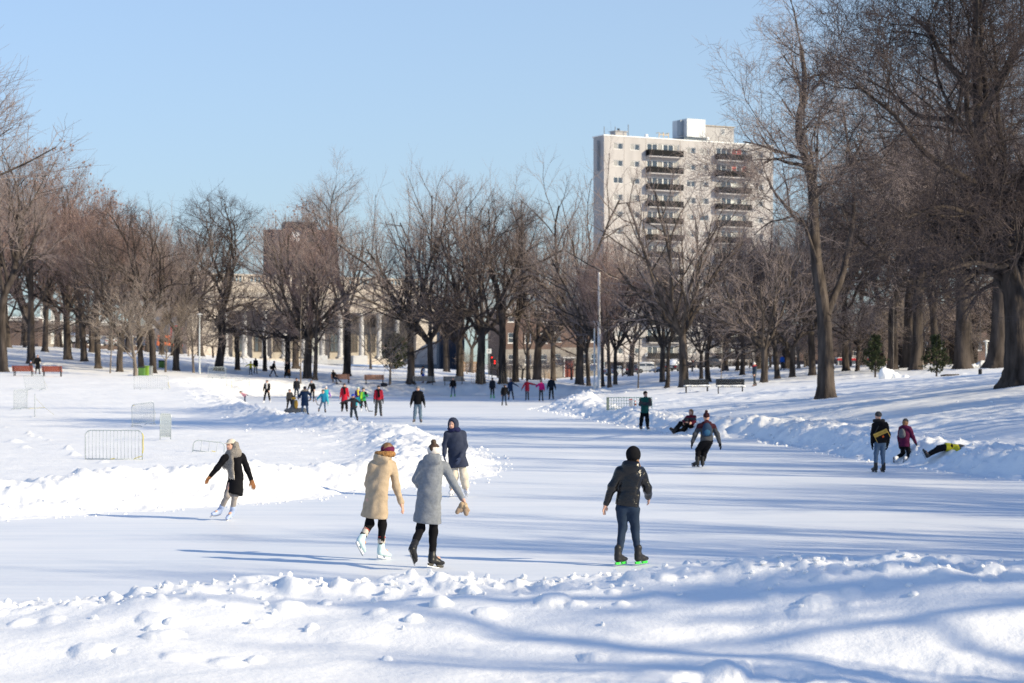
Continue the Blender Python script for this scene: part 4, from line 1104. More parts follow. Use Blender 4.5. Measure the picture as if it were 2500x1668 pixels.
# ------------------------------------------------------------------ people: smooth-union solids turned into meshes
def V3(*a): return np.array(a, np.float64)
class Sdf:
    def __init__(s, h): s.h = h; s.p = []; s.lo = np.full(3, 1e9); s.hi = np.full(3, -1e9)
    def _b(s, lo, hi, mode):
        if mode == 'add':
            s.lo = np.minimum(s.lo, lo); s.hi = np.maximum(s.hi, hi)
    def cap(s, a, b, ra, rb, k=.03, n=None, flat=1.0, mode='add'):
        a, b = np.array(a, float), np.array(b, float)
        lo = np.minimum(a - ra, b - rb); hi = np.maximum(a + ra, b + rb); s._b(lo, hi, mode)
        c = (a + b) / 2
        def fn(P):
            A, B, Q = a, b, P
            if n is not None:
                nn = np.array(n, float); e = 1 / flat - 1
                Q = P + nn * (((P - c) @ nn) * e)[..., None]
                A = a + nn * ((a - c) @ nn) * e; B = b + nn * ((b - c) @ nn) * e
            ab = B - A; L = max(ab @ ab, 1e-9)
            t = np.clip(((Q - A) @ ab) / L, 0, 1)
            return (np.linalg.norm(Q - A - t[..., None] * ab, axis=-1) - (ra + (rb - ra) * t)) * (1 if n is None else (.4 + .6 * flat))
        s.p.append((fn, lo, hi, mode, k)); return s
    def chain(s, pts, rs, k=.03, **q):
        for i in range(len(pts) - 1): s.cap(pts[i], pts[i + 1], rs[i], rs[i + 1], k, **q)
        return s
    def ell(s, c, r, ax=None, k=.03, mode='add'):
        c = np.array(c, float); r = np.array(r, float); m = r.max(); s._b(c - m, c + m, mode)
        M = np.eye(3) if ax is None else np.array(ax, float)
        def fn(P):
            q = (P - c) @ M.T
            k0 = np.linalg.norm(q / r, axis=-1); k1 = np.linalg.norm(q / (r * r), axis=-1)
            return k0 * (k0 - 1) / (k1 + 1e-6)
        s.p.append((fn, c - m, c + m, mode, k)); return s
    def cut(s, p, n, k=.01):
        """remove what lies beyond the plane on the side of n"""
        p = np.array(p, float); n = np.array(n, float); n = n / np.linalg.norm(n)
        s.p.append((lambda P: (P - p) @ n, None, None, 'cut', k)); return s
    def noise(s, amp, f, seed=0, st=(1, 1, 1)):
        st = np.array(st)
        def fn(P):
            q = P * f * st * .62 + seed
            w = np.stack([np.sin(q[..., 1] * 1.1 + seed) + .6 * np.sin(q[..., 2] * .53 + 2 * seed), np.sin(q[..., 2] * .9 + seed * 1.3), np.sin(q[..., 0] * 1.2 + seed * .7) + .7 * np.sin(q[..., 1] * .61)], -1)
            q = q + 1.15 * w
            a = np.sin(q[..., 0] + .35 * q[..., 2]) * np.sin(q[..., 2] * .8 - .4 * q[..., 0])
            b = np.sin(q[..., 0] * 1.9 - q[..., 2] * 1.3 + q[..., 1])
            return amp * (.8 * a + .45 * b)
        s.p.append((fn, None, None, 'noise', 0)); return s
    def field(s):
        h = s.h; lo = s.lo - 3 * h; n = np.ceil((s.hi + 3 * h - lo) / h).astype(int) + 1
        ax = [lo[i] + h * np.arange(n[i]) for i in range(3)]
        F = np.full(n, .3, np.float64)
        def block(lo_, hi_):
            if lo_ is None: return tuple(slice(0, n[i]) for i in range(3))
            return tuple(slice(max(0, int((lo_[i] - .09 - lo[i]) / h)), min(n[i], int((hi_[i] + .09 - lo[i]) / h) + 2)) for i in range(3))
        for fn, l, u, mode, k in s.p:
            if mode == 'noise':
                near = np.abs(F) < .05
                ii = np.nonzero(near)
                P = np.stack([ax[0][ii[0]], ax[1][ii[1]], ax[2][ii[2]]], -1)
                F[near] += fn(P); continue
            B = block(l, u)
            P = np.stack(np.meshgrid(ax[0][B[0]], ax[1][B[1]], ax[2][B[2]], indexing='ij'), -1)
            d = fn(P); a = F[B]
            if mode == 'add':
                hh = np.maximum(k - np.abs(a - d), 0) / k; F[B] = np.minimum(a, d) - hh * hh * k * .25
            elif mode == 'sub':
                d = -d; hh = np.maximum(k - np.abs(a - d), 0) / k; F[B] = np.maximum(a, d) + hh * hh * k * .25
            else:
                F[B] = np.maximum(a, d)
        return F, lo, h
    def mesh(s, name, mats, matfn=None):
        F, lo, h = s.field()
        S = F < 0; nx, ny, nz = F.shape
        acc = np.zeros((nx - 1, ny - 1, nz - 1, 3)); cnt = np.zeros((nx - 1, ny - 1, nz - 1))
        quads = []; cid = np.arange((nx - 1) * (ny - 1) * (nz - 1)).reshape(nx - 1, ny - 1, nz - 1)
        for d in range(3):
            sl0 = [slice(None)] * 3; sl1 = [slice(None)] * 3; sl0[d] = slice(0, -1); sl1[d] = slice(1, None)
            X = S[tuple(sl0)] != S[tuple(sl1)]
            I = np.array(np.nonzero(X))
            o1, o2 = (d + 1) % 3, (d + 2) % 3
            ok = (I[o1] > 0) & (I[o1] < F.shape[o1] - 1) & (I[o2] > 0) & (I[o2] < F.shape[o2] - 1)
            I = I[:, ok]
            J = I.copy(); J[d] += 1
            v0 = F[tuple(I)]; v1 = F[tuple(J)]; t = v0 / (v0 - v1)
            pos = I.T.astype(float); pos[:, d] += t
            cs = []
            for (a, b) in ((-1, -1), (0, -1), (0, 0), (-1, 0)):
                K = I.copy(); K[o1] += a; K[o2] += b
                np.add.at(acc, tuple(K), pos); np.add.at(cnt, tuple(K), 1)
                cs.append(cid[tuple(K)])
            q = np.stack(cs, -1)
            flip = ~S[tuple(I)]
            q[flip] = q[flip][:, ::-1]
            quads.append(q)
        Q = np.vstack(quads)
        used, inv = np.unique(Q, return_inverse=True)
        Q = inv.reshape(Q.shape)
        vv = acc.reshape(-1, 3)[used] / cnt.reshape(-1)[used][:, None] * h + lo
        mi = None
        if matfn is not None:
            mi = matfn(vv[Q].mean(1)).astype(np.int32)
        return np_mesh(name, vv, Q, True, mats, mi)

def cloth(name, col, rough=.85, noise=.14, spec=.2, bump=.004, nscale=12, **k):
    return mat(name, col, rough=rough, spec=spec, noise=noise, nscale=nscale, bump=bump, bscale=45, **k)
SKIN = mat('skin', (.56, .33, .25), rough=.5, spec=.35)
HAIR_B = mat('hair_brown', (.06, .035, .022), rough=.5, noise=.3, nscale=30)
HAIR_A = mat('hair_auburn', (.22, .11, .05), rough=.5, noise=.3, nscale=30)
EYE_M = mat('eye_dark', (.02, .018, .018), rough=.2); LIP = mat('lip', (.36, .12, .10), rough=.4)
STEEL = mat('blade_steel', (.6, .62, .65), rough=.25, metal=1.0)
BLACKC = cloth('black_cloth', (.008, .008, .010), spec=.08); BLK = mat('black_rubber', (.015, .015, .016), rough=.5)
NAVY = cloth('navy_cloth', (.022, .032, .07)); JEANS = cloth('blue_denim', (.075, .12, .19)); CHAR = cloth('charcoal_cloth', (.045, .046, .05))

# hand and skate, built once and placed on everyone
_e = Sdf(.0065)
_e.ell((0, 0, -.045), (.041, .017, .05)); 
for i, (x, L, c) in enumerate([(-.03, .068, .016), (-.010, .078, .012), (.011, .074, .013), (.030, .058, .018)]):
    _e.chain([(x, 0, -.078), (x * 1.12, -.006, -.078 - L * .48), (x * 1.12, -.006 - c * 1.5, -.078 - L)], [.0105, .0098, .0085], k=.008)
_e.chain([(-.028, 0, -.03), (-.055, -.012, -.062), (-.058, -.02, -.092)], [.014, .012, .0095], k=.012)
_e.cap((0, 0, .02), (0, 0, -.02), .027, .03)
HAND = _e.mesh('hand', [SKIN])
_e = Sdf(.009)
_e.chain([(0, -.055, .27), (0, -.058, .17), (0, -.06, .115)], [.056, .05, .048], k=.03)
_e.chain([(0, -.06, .105), (0, .05, .10), (0, .125, .098)], [.047, .044, .040], k=.03, n=(0, 0, 1), flat=.8)
_e.cap((0, -.02, .15), (0, .06, .115), .043, .036); _e.cut((0, 0, .062), (0, 0, -1))
_e.noise(.0016, 90, 3)
SKATE_BOOT = _e.mesh('skate_boot', [BLK])
_e = Sdf(.009)
_e.chain([(0, -.055, .20), (0, -.058, .10), (0, -.06, .055)], [.056, .05, .048], k=.03)
_e.chain([(0, -.06, .045), (0, .05, .04), (0, .115, .038)], [.047, .046, .042], k=.03, n=(0, 0, 1), flat=.8)
_e.cut((0, 0, .0), (0, 0, -1)); WALK_BOOT = _e.mesh('walking_boot', [BLK])
_m = MB()
_m.prism([(-.125, .012), (.155, .012), (.18, .024), (.17, .03), (-.135, .03)], -.0028, .0028, 'x')
SKATE_BLADE = _m.mesh('blade', STEEL)
_m = MB()
_m.prism([(-.125, .062), (-.02, .062), (-.045, .028), (-.11, .028)], -.014, .014, 'x').prism([(.02, .062), (.15, .062), (.14, .028), (.05, .028)], -.014, .014, 'x').box((0, .01, .029), (.016, .2, .008))
SKATE_HOLD = _m.mesh('blade_holder', BLK)
_m = MB().lathe([(.5, -.86), (.8, -.6), (1, 0), (.8, .6), (.5, .86)], n=8); EYEB = _m.mesh('eye', EYE_M, True); MOUTHB = _m.mesh('mouth', LIP, True)

def child(name, me, parent, M=None, m=None):
    o = obj(name, me, parent)
    if M is not None: o.matrix_local = M
    if m is not None:
        o.material_slots[0].link = 'OBJECT'; o.material_slots[0].material = m
    return o
def basis(up, fwd, loc, s=1.0, mirror=False):
    up = Vector(up).normalized(); fwd = Vector(fwd); fwd = (fwd - up * fwd.dot(up))
    fwd = fwd.normalized() if fwd.length > 1e-5 else Vector((0, 1, 0))
    x = fwd.cross(up)
    if mirror: x = -x
    M = Matrix((x, fwd, up)).transposed() * s
    return Matrix.Translation(Vector(loc)) @ M.to_4x4()

def pose(h, face=0, spread=(6, 6), legf=(0, 0), knee=(4, 4), lean=0, side=0, arms=((12, 5, 15), (12, 5, 15)), head=(0, 0), child_=False, feet=.15, hunch=0):
    """joints of a figure of height h standing with its face turned by `face` degrees (0 looks at the camera, 90 to the right of the picture)"""
    a = R(face); f = V3(math.sin(a), -math.cos(a), 0); l = V3(math.cos(a), math.sin(a), 0); up = V3(0, 0, 1)
    s = h / 1.72
    th, sh = (.245 * h, .235 * h) if not child_ else (.22 * h, .215 * h)
    tor = (.30 if not child_ else .29) * h
    J = dict(f=f, l=l, s=s, h=h)
    J['pel'] = V3(0, 0, 0)
    for sd, w in (('L', 1), ('R', -1)):
        i = 0 if sd == 'L' else 1
        hip = l * w * .085 * s
        o = R(spread[i]); q = R(legf[i]); d = -up * math.cos(o) * math.cos(q) + l * w * math.sin(o) + f * math.sin(q)
        kn = hip + d / np.linalg.norm(d) * th
        q2 = q - R(knee[i]); d2 = -up * math.cos(o) * math.cos(q2) + l * w * math.sin(o) + f * math.sin(q2)
        an = kn + d2 / np.linalg.norm(d2) * sh
        J['hip' + sd], J['kn' + sd], J['an' + sd] = hip, kn, an
        J['ft' + sd] = f * math.cos(R(14)) + l * w * math.sin(R(14)); J['shank' + sd] = -d2
    dz = feet * s - min(J['anL'][2], J['anR'][2])
    for k in ('pel', 'hipL', 'hipR', 'knL', 'knR', 'anL', 'anR'): J[k] = J[k] + up * dz
    u = up * math.cos(R(lean)) + f * math.sin(R(lean)) + l * math.sin(R(side)); u /= np.linalg.norm(u)
    ch = J['pel'] + u * tor * .8
    u2 = up * math.cos(R(lean + hunch)) + f * math.sin(R(lean + hunch)) + l * math.sin(R(side)); u2 /= np.linalg.norm(u2)
    J['neck'] = J['pel'] + u * tor * .6 + u2 * tor * .42
    J['u'] = u
    for sd, w in (('L', 1), ('R', -1)):
        i = 0 if sd == 'L' else 1
        S = J['neck'] - u2 * .045 * s + l * w * (.165 if not child_ else .16) * s; J['sh' + sd] = S
        ab, fw, fl = arms[i]
        d = -u * math.cos(R(ab)) * math.cos(R(fw)) + l * w * math.sin(R(ab)) + f * math.sin(R(fw)); d /= np.linalg.norm(d)
        E = S + d * .17 * h
        d2 = d * math.cos(R(fl)) + (f * .85 - l * w * .25 + u * .1) * math.sin(R(fl)); d2 /= np.linalg.norm(d2)
        J['el' + sd] = E; J['wr' + sd] = E + d2 * .145 * h
    hd = (.17 if child_ else .115)
    hs = 1.25 if child_ else 1.0
    J['hs'] = hs
    J['head'] = J['neck'] + u2 * .135 * s * (1.15 if child_ else 1) + f * .02 * s
    b = R(head[0]); J['hf'] = f * math.cos(b) + l * math.sin(b)
    return J

def joints_px(D, face, px, s, hface=None, P0=None, ground_feet=True):
    """joints read off the photograph; px: name -> (x, y, depth offset in metres)"""
    a = R(face); J = dict(f=V3(math.sin(a), -math.cos(a), 0), l=V3(math.cos(a), math.sin(a), 0), s=s, hs=1.0, h=1.72 * s)
    for k, v in px.items():
        q = pt(v[0], v[1], D + (v[2] if len(v) > 2 else 0)) - P0; J[k] = V3(*q)
    b = R(hface if hface is not None else face); J['hf'] = V3(math.sin(b), -math.cos(b), 0)
    u = J['neck'] - J['pel']; J['u'] = u / np.linalg.norm(u)
    for sd in 'LR':
        d = J['toe' + sd] - J['heel' + sd]; J['ft' + sd] = d / np.linalg.norm(d)
        J['shank' + sd] = J['kn' + sd] - J['an' + sd]
    return J

def face_parts(r, J, o, hh):
    hf = J['hf']; up = V3(0, 0, 1); l = np.cross(up, hf); H = J['head']; s = J['s'] * J['hs']
    R3 = Matrix((Vector(l), Vector(hf), Vector(up))).transposed()
    for w in (-1, 1):
        M = Matrix.Translation(Vector(H + hf * .088 * s + l * w * .032 * s + up * .012 * s)) @ R3.to_4x4() @ Matrix.Diagonal((.013 * s, .010 * s, .008 * s, 1))
        child('eye', EYEB, r, M)
    M = Matrix.Translation(Vector(H + hf * .092 * s - up * .058 * s)) @ R3.to_4x4() @ Matrix.Diagonal((.024 * s, .010 * s, .009 * s, 1))
    child('mouth', MOUTHB, r, M)

NPER = 0
def person(P0, J, label, top, legs, res=.024, hem=.05, flare=0.0, puff=0.0, legw=1.0, cuff=.0, hat=None, hatm=None, hair=None, hairm=HAIR_B, scarf=None, glove=None, boot='skate', bootm=BLK, holdm=BLK,
           hood_down=False, fur=None, two=None, group=None, stripes=None, slim=1.0, collar=True, sleeve2=None, wrinkle=.006, cat='person', socks=False):
    """one figure: continuous body, garments and skates as its parts"""
    global NPER
    NPER += 1; seed = NPER * 1.37
    s = J['s']; f, l, u, hf = J['f'], J['l'], J['u'], J['hf']; up = V3(0, 0, 1); hs = J['hs'] * s
    r = empty('person', P0); tag(r, label, cat, group)
    H, N, Pv = J['head'], J['neck'], J['pel']
    hl = np.cross(up, hf)
    AX = np.stack([hl, hf, up])
    # --- body
    b = Sdf(min(res, .018))
    b.ell(H + up * .02 * hs, (.076 * hs, .094 * hs, .098 * hs), AX); b.ell(H + hf * .03 * hs - up * .05 * hs, (.056 * hs, .062 * hs, .066 * hs), AX, k=.05)
    b.cap(H + hf * .090 * hs + up * .008 * hs, H + hf * .112 * hs - up * .024 * hs, .009 * hs, .015 * hs, k=.012)
    for w in (-1, 1): b.ell(H + hl * w * .077 * hs, (.014 * hs, .022 * hs, .03 * hs), AX, k=.01)
    b.cap(N, H - up * .05 * hs, .052 * s, .048 * s)
    b.cap(Pv + u * .04 * s, N - u * .12 * s, .10 * s, .11 * s, k=.06, n=f, flat=.7)
    b.cap(J['shL'], J['shR'], .05 * s, .05 * s, k=.05)
    for sd in 'LR':
        b.chain([J['sh' + sd], J['el' + sd], J['wr' + sd]], [.045 * s, .036 * s, .026 * s])
        b.chain([J['hip' + sd], J['kn' + sd], J['an' + sd]], [.078 * s, .052 * s, .038 * s])
        b.cap(J['an' + sd], J['an' + sd] + J['ft' + sd] * .12 * s - up * .0 * s, .034 * s, .026 * s)
        b.ell(J['wr' + sd], (.03 * s,) * 3)
    child('body', b.mesh('body', [SKIN]), r)
    # --- trousers
    t = Sdf(res)
    w_ = .78 if hem > .12 else 1.0
    t.ell(Pv - u * .01 * s, (.158 * s * w_, .112 * s * w_, .12 * s), np.stack([l, f, up]), k=.05)
    for sd in 'LR':
        A, K, H_ = J['an' + sd], J['kn' + sd], J['hip' + sd]
        e = A + (K - A) / np.linalg.norm(K - A) * (.085 * s + cuff)
        t.chain([H_, K, e], [(.095 if hem <= .12 else .072) * s * slim, .064 * s * legw, .052 * s * legw * (1.0 if legw < 1.15 else 1.1)], k=.04)
    t.noise(wrinkle * (.8 if legw < 1.1 else 1.3), 26 / s, seed, (1, 1, 1.5))
    child('trousers', t.mesh('trousers', legs if isinstance(legs, list) else [legs]), r)
    # --- jacket or coat
    c = Sdf(res)
    p_ = puff
    ud = u
    if hem > .12 and abs(u[2]) > .6:                      # a long coat hangs with the thighs
        hd = (J['knL'] + J['knR']) / 2 - Pv; ud = u * .35 - hd / np.linalg.norm(hd) * .65; ud = ud / np.linalg.norm(ud)
    hemP = Pv - ud * hem * s
    c.chain([hemP - ud * .02 * s, Pv + u * .08 * s, N - u * .17 * s], [((.158 if hem <= .12 else .172) + flare + p_) * s * slim, ((.145 if hem <= .12 else .158) + flare * .25 + p_) * s * slim, (.155 + p_) * s * slim], k=.05, n=f, flat=.72)
    c.cap(J['shL'] * .88 + J['shR'] * .12, J['shR'] * .88 + J['shL'] * .12, (.072 + p_ * .7) * s, (.072 + p_ * .7) * s, k=.07)
    if collar: c.cap(N - u * .05 * s, N + u * .035 * s, .085 * s, .076 * s, k=.04)
    for sd in 'LR':
        S, E, W = J['sh' + sd], J['el' + sd], J['wr' + sd]
        c.chain([S, E, W - (W - E) * .04], [(.070 + p_ * .8) * s, (.058 + p_ * .7) * s, (.046 + p_ * .5) * s], k=.035)
    if hood_down:
        c.ell(N - f * .085 * s - u * .015 * s, (.135 * s, .07 * s, .085 * s), np.stack([l, f, u]), k=.04)
        c.cap(N - f * .05 * s + l * .09 * s + u * .02 * s, N + f * .05 * s + l * .075 * s - u * .01 * s, .04 * s, .03 * s); c.cap(N - f * .05 * s - l * .09 * s + u * .02 * s, N + f * .05 * s - l * .075 * s - u * .01 * s, .04 * s, .03 * s)
    c.noise(wrinkle, 24 / s, seed + 3, (1, 1, 1.7))
    # clean hem: nothing of the torso below it (sleeves that reach lower are kept by a local cut)
    cm = top if isinstance(top, list) else [top]
    fn = None
    if two is not None: fn = lambda X: two(X, J)
    F0 = c.field
    torso_axis = (Pv, u)
    def field():
        F, lo, h = F0()
        ii = np.indices(F.shape).reshape(3, -1).T * h + lo
        q = ii - hemP; below = (q @ ud)
        rad = np.linalg.norm(q - below[:, None] * ud, axis=1)
        arm = np.full(len(ii), 9.0)
        for sd in 'LR':
            E, W = J['el' + sd], J['wr' + sd]; ab = W - E
            tt = np.clip(((ii - E) @ ab) / (ab @ ab), 0, 1); arm = np.minimum(arm, np.linalg.norm(ii - E - tt[:, None] * ab, axis=1))
        d = -below
        F = np.where((arm < .075 * s + p_).reshape(F.shape) & (rad > .13 * s).reshape(F.shape), F, np.maximum(F, d.reshape(F.shape)))
        return F, lo, h
    c.field = field
    child('coat' if hem > .12 else 'jacket', c.mesh('jacket', cm, fn), r)
    # --- head wear and hair
    if hair:
        g = Sdf(min(res, .016))
        g.ell(H + up * .028 * hs - hf * .012 * hs, (.088 * hs, .104 * hs, .104 * hs), AX)
        if hair in ('long', 'tail'):
            e = N - f * (.06 if hair == 'long' else .09) * s - u * (.10 if hair == 'long' else .02) * s
            g.cap(H - hf * .06 * hs, e, .075 * hs, .05 * hs, k=.05)
        if hair == 'bun': g.ell(H + up * .145 * hs - hf * .035 * hs, (.042 * hs, .042 * hs, .04 * hs), AX, k=.02)
        if hair == 'side': g.cap(H - hf * .02 * hs - hl * .07 * hs - up * .05 * hs, H + hf * .03 * hs - hl * .10 * hs - up * .17 * hs, .03 * hs, .014 * hs); g.cap(H - hf * .02 * hs + hl * .06 * hs - up * .05 * hs, H - hf * .02 * hs + hl * .06 * hs - up * .12 * hs, .03 * hs, .02 * hs)
        g.ell(H + hf * .105 * hs - up * .03 * hs, (.07 * hs, .07 * hs, .095 * hs), AX, mode='sub', k=.015)
        g.noise(.003, 60, seed)
        child('hair', g.mesh('hair', [hairm]), r)
    big = 1.0
    if hat == 'slouch': hat = 'beanie'; big = 1.16
    if hat in ('beanie', 'pom', 'helmet', 'cap', 'bucket'):
        g = Sdf(min(res, .016))
        if hat == 'helmet':
            g.ell(H + up * .035 * hs - hf * .01 * hs, (.104 * hs, .128 * hs, .110 * hs), AX); g.cut(H + up * .025 * hs + hf * .0, -up * 1.0 + hf * .12); g.noise(.0, 1)
        else:
            g.ell(H + up * .045 * hs - hf * .012 * hs, (.094 * hs * big, .108 * hs * big, (.112 if hat != 'cap' else .092) * hs * big), AX)
            g.cut(H + up * (.03 - .5 * (big - 1)) * hs, -up + hf * .25)
            g.noise(.002, 50, seed)
        if hat == 'cap' or hat == 'bucket':
            g.cap(H + up * .05 * hs + hf * .07 * hs, H + up * .04 * hs + hf * .155 * hs, .06 * hs, .05 * hs, k=.02, n=up, flat=.16)
        if hat == 'pom': g.ell(H + up * .175 * hs - hf * .01 * hs, (.045 * hs,) * 3, AX, k=.015)
        child('helmet' if hat == 'helmet' else 'hat', g.mesh('hat', [hatm]), r)
    if hat == 'band':
        g = Sdf(.014)
        g.ell(H + up * .025 * hs - hf * .005 * hs, (.097 * hs, .113 * hs, .11 * hs), AX); g.cut(H + up * .07 * hs - hf * .0, up); g.cut(H - up * .03 * hs, -up + hf * .15); g.noise(.003, 70, seed)
        child('headband', g.mesh('headband', [hatm]), r)
    if hat == 'hood':
        g = Sdf(min(res, .016))
        g.ell(H + up * .025 * hs - hf * .02 * hs, (.118 * hs, .130 * hs, .140 * hs), AX); g.cap(H - hf * .04 * hs - up * .04 * hs, N, .105 * hs, .105 * s, k=.05)
        g.ell(H + hf * .13 * hs - up * .005 * hs, (.078 * hs, .13 * hs, .108 * hs), AX, mode='sub', k=.015); g.noise(.004, 30, seed)
        child('hood', g.mesh('hood', [hatm]), r)
    if fur is not None:
        g = Sdf(min(res, .02))
        for k in range(12):
            a = -2.5 + 5.0 * k / 11; a2 = -2.5 + 5.0 * (k + 1) / 11
            w = lambda q: N + u * .055 * s + (-f * math.cos(q) * .105 + l * math.sin(q) * .125) * s
            g.cap(w(a), w(a2), .042 * s, .042 * s, k=.02)
        g.noise(.008, 75, seed)
        child('fur_trim', g.mesh('fur_trim', [fur]), r)
    if scarf is not None:
        sm_, style = scarf
        g = Sdf(min(res, .017))
        for k in range(10):
            a = 2 * math.pi * k / 10; a2 = 2 * math.pi * (k + 1) / 10
            w = lambda q: N + u * (.028 + .012 * math.sin(3 * q)) * s + (f * math.cos(q) * .088 + l * math.sin(q) * .095) * s
            g.cap(w(a), w(a2), .05 * s, .05 * s, k=.02)
        if style in ('ends', 'big'):
            top_ = N + f * .12 * s - u * .02 * s
            e = N + f * .155 * s - u * (.33 if style == 'ends' else .40) * s + l * .03 * s
            g.cap(top_, e, (.06 if style == 'ends' else .085) * s, (.07 if style == 'ends' else .095) * s, k=.03, n=f, flat=.4)
            if style == 'big':
                e2 = N + f * .14 * s - u * .20 * s - l * .13 * s; g.cap(top_ - l * .03 * s, e2, .10 * s, .10 * s, k=.03, n=f, flat=.5)
                g.cap(H - hf * .05 * hs + hl * .07 * hs, N + l * .06 * s, .085 * hs, .11 * s, k=.04); g.cap(H - hf * .06 * hs - hl * .05 * hs, N - l * .06 * s, .08 * hs, .10 * s, k=.04)
        g.noise(.007, 40, seed)
        so = child('scarf', g.mesh('scarf', [sm_]), r)
        if style == 'big':
            for (c0, wd) in ((N + f * .155 * s - u * .455 * s + l * .03 * s, .075), (N + f * .14 * s - u * .265 * s - l * .14 * s, .08)):
                fr = MB()
                for k in range(9):
                    q = c0 + l * wd * s * (k / 4 - 1) * .95
                    fr.tube([q + u * .05 * s, q, q - u * (.05 + .012 * (k % 3)) * s + l * .01 * (k % 2)], [.010, .013, .007], 5)
                fr.build('fringe', mat('fringe_cream', (.55, .50, .44), rough=.9), so, smooth=True)
    # --- hands
    for sd, w in (('L', 1), ('R', -1)):
        E, W = J['el' + sd], J['wr' + sd]
        d = (W - E) / np.linalg.norm(W - E)
        M = basis(Vector(-d), Vector(l * w * .9 + f * .2), Vector(W + d * .005), s * (1.08 if glove else 1.0) * (1.1 if glove else 1), mirror=(w > 0))
        child('glove' if glove else 'hand', HAND, r, M, glove)
    # --- skates or boots
    for sd in 'LR':
        A = J['an' + sd]; upv = J['shank' + sd]; upv = upv / np.linalg.norm(upv)
        ft = J['ft' + sd]
        upv = up if J.get('flatfeet', True) and abs(A[2] - .15 * s) < .06 * s else upv
        M0 = basis(Vector(upv), Vector(ft), (0, 0, 0), s)
        loc = Vector(A) - M0.to_3x3() @ Vector((0, -.055, .15 if boot == 'skate' else .09))
        M = Matrix.Translation(loc) @ M0
        if boot == 'skate':
            k = child('skate', SKATE_BOOT, r, M, bootm)
            child('blade', SKATE_BLADE, k); child('blade_holder', SKATE_HOLD, k, None, holdm)
        else: child('boot', WALK_BOOT, r, M, bootm)
        if socks:
            d = J['kn' + sd] - A; d = d / np.linalg.norm(d); a_ = A + d * .10 * s
            MB().tube([a_, a_ + d * .13 * s], [.060 * s, .057 * s], 12).build('sock', cloth('cream_wool', (.55, .50, .45)), r, smooth=True)
            MB().tube([a_ + d * .09 * s, a_ + d * .105 * s], [.0605 * s, .060 * s], 12).build('sock_stripe', cloth('red_wool', (.35, .04, .04)), r, smooth=True)
    if hf[1] < .25: face_parts(r, J, r, hs)
    return r
# ------------------------------------------------------------------ things in the park and on the street
GALV = mat('galvanised_steel', (.38, .43, .45), rough=.5, noise=.15, nscale=20)
TAPE = mat('caution_tape', (.50, .42, .05), rough=.5, noise=.0, nscale=9, col2=(.05, .045, .02))
_bar = None
def barricade(label, px, py, W, H, ang, nb=15, tilt=0.0, tape=None, gap=.12, legs=True, sink=.0, roll=0.0):
    """steel crowd barrier; ang turns it about the vertical, px/py is the middle of its foot"""
    p = hit(px, py); r = empty('barricade', p - Vector((0, 0, sink)), R(ang)); r.rotation_euler = (R(tilt), R(roll), R(ang))
    tag(r, label, 'barricade', 'crowd barriers standing in the snow')
    t = .017; c = .16
    fr = MB(); pts = [(-W / 2, 0, 0)]
    for k in range(6): a = R(180 - k * 18); pts.append((-W / 2 + c + c * math.cos(a), 0, H - c + c * math.sin(a)))
    for k in range(6): a = R(90 - k * 18); pts.append((W / 2 - c + c * math.cos(a), 0, H - c + c * math.sin(a)))
    pts.append((W / 2, 0, 0))
    fr.tube(pts, t, 8); fr.tube([(-W / 2, 0, gap), (W / 2, 0, gap)], t * .85, 8)
    fr.build('frame', GALV, r, smooth=True)
    bm_ = MB().tube([(0, 0, gap), (0, 0, H - .01)], .0085, 6).mesh('bar', GALV, True)
    for i in range(nb): obj('bar', bm_, r, (-W / 2 + W * (i + 1) / (nb + 1), 0, 0))
    if legs:
        f = MB()
        for x in (-W * .32, W * .32): f.tube([(x, -.3, .02), (x, -.22, .07), (x, .22, .07), (x, .3, .02)], .018, 6)
        f.build('foot', GALV, r)
    if tape:
        m = MB()
        for pl in tape:
            n = len(pl); pl = [Vector(q) for q in pl]
            for i in range(n - 1):
                a, b = pl[i], pl[i + 1]; w = Vector((.0, .006, .010)) if abs((b - a).z) < abs((b - a).x) else Vector((.011, .006, 0))
                q = Vector((0, -.004, 0))
                m._add([a - w, b - w, b + w, a + w, a - w + q, b - w + q, b + w + q, a + w + q], [(0, 1, 2, 3), (7, 6, 5, 4), (0, 4, 5, 1), (3, 2, 6, 7)])
        m.build('caution_tape', TAPE, r)
    return r
barricade('nearest steel barricade, standing square on with yellow tape down its right side', 278, 1122, 1.72, .88, -4, 15, tape=[[(.86, -.03, .80), (.90, -.04, .72), (.885, -.03, .55), (.9, -.05, .35), (.875, -.03, .2)], [(.86, -.03, .12), (.7, -.04, .08), (.62, -.05, .04)], [(-.1, -.03, .03), (.03, -.03, .05)]], gap=.03, legs=False, sink=.02)
barricade('tilted steel barricade directly behind the nearest one, tape on its right post', 350, 1041, 1.9, 1.05, 69, 17, roll=-3, tape=[[(.96, -.03, .66), (1.0, -.05, .5), (.98, -.03, .34), (1.03, -.05, .2)], [(-.9, -.03, 1.0), (-.78, -.03, 1.02)]], gap=.16)
barricade('steel barricade turned almost edge-on, right of the tilted one', 404, 1075, 1.9, .98, 88, 17, roll=2, gap=.12, legs=False)
barricade('steel barricade at the far left with yellow tape trailing along the snow', 50, 1000, 1.9, 1.15, 81, 15, tape=[[(.96, -.03, 1.1), (1.0, -.03, .9), (.97, -.03, .72)], [(.95, -.05, .05), (1.6, -.3, .04), (2.6, -.4, .06)]], gap=.1)
barricade('leaning steel barricade nearest to the left red bench', 88, 953, 2.0, 1.12, 61, 15, tilt=-14, tape=[[(.98, -.03, .7), (1.05, -.05, .45), (1.2, -.06, .1)]])
barricade('steel barricade below the green recycling bins', 369, 952, 2.5, 1.05, 6, 18, tape=[[(1.26, -.03, .6), (1.3, -.04, .3), (1.4, -.05, .1)]])
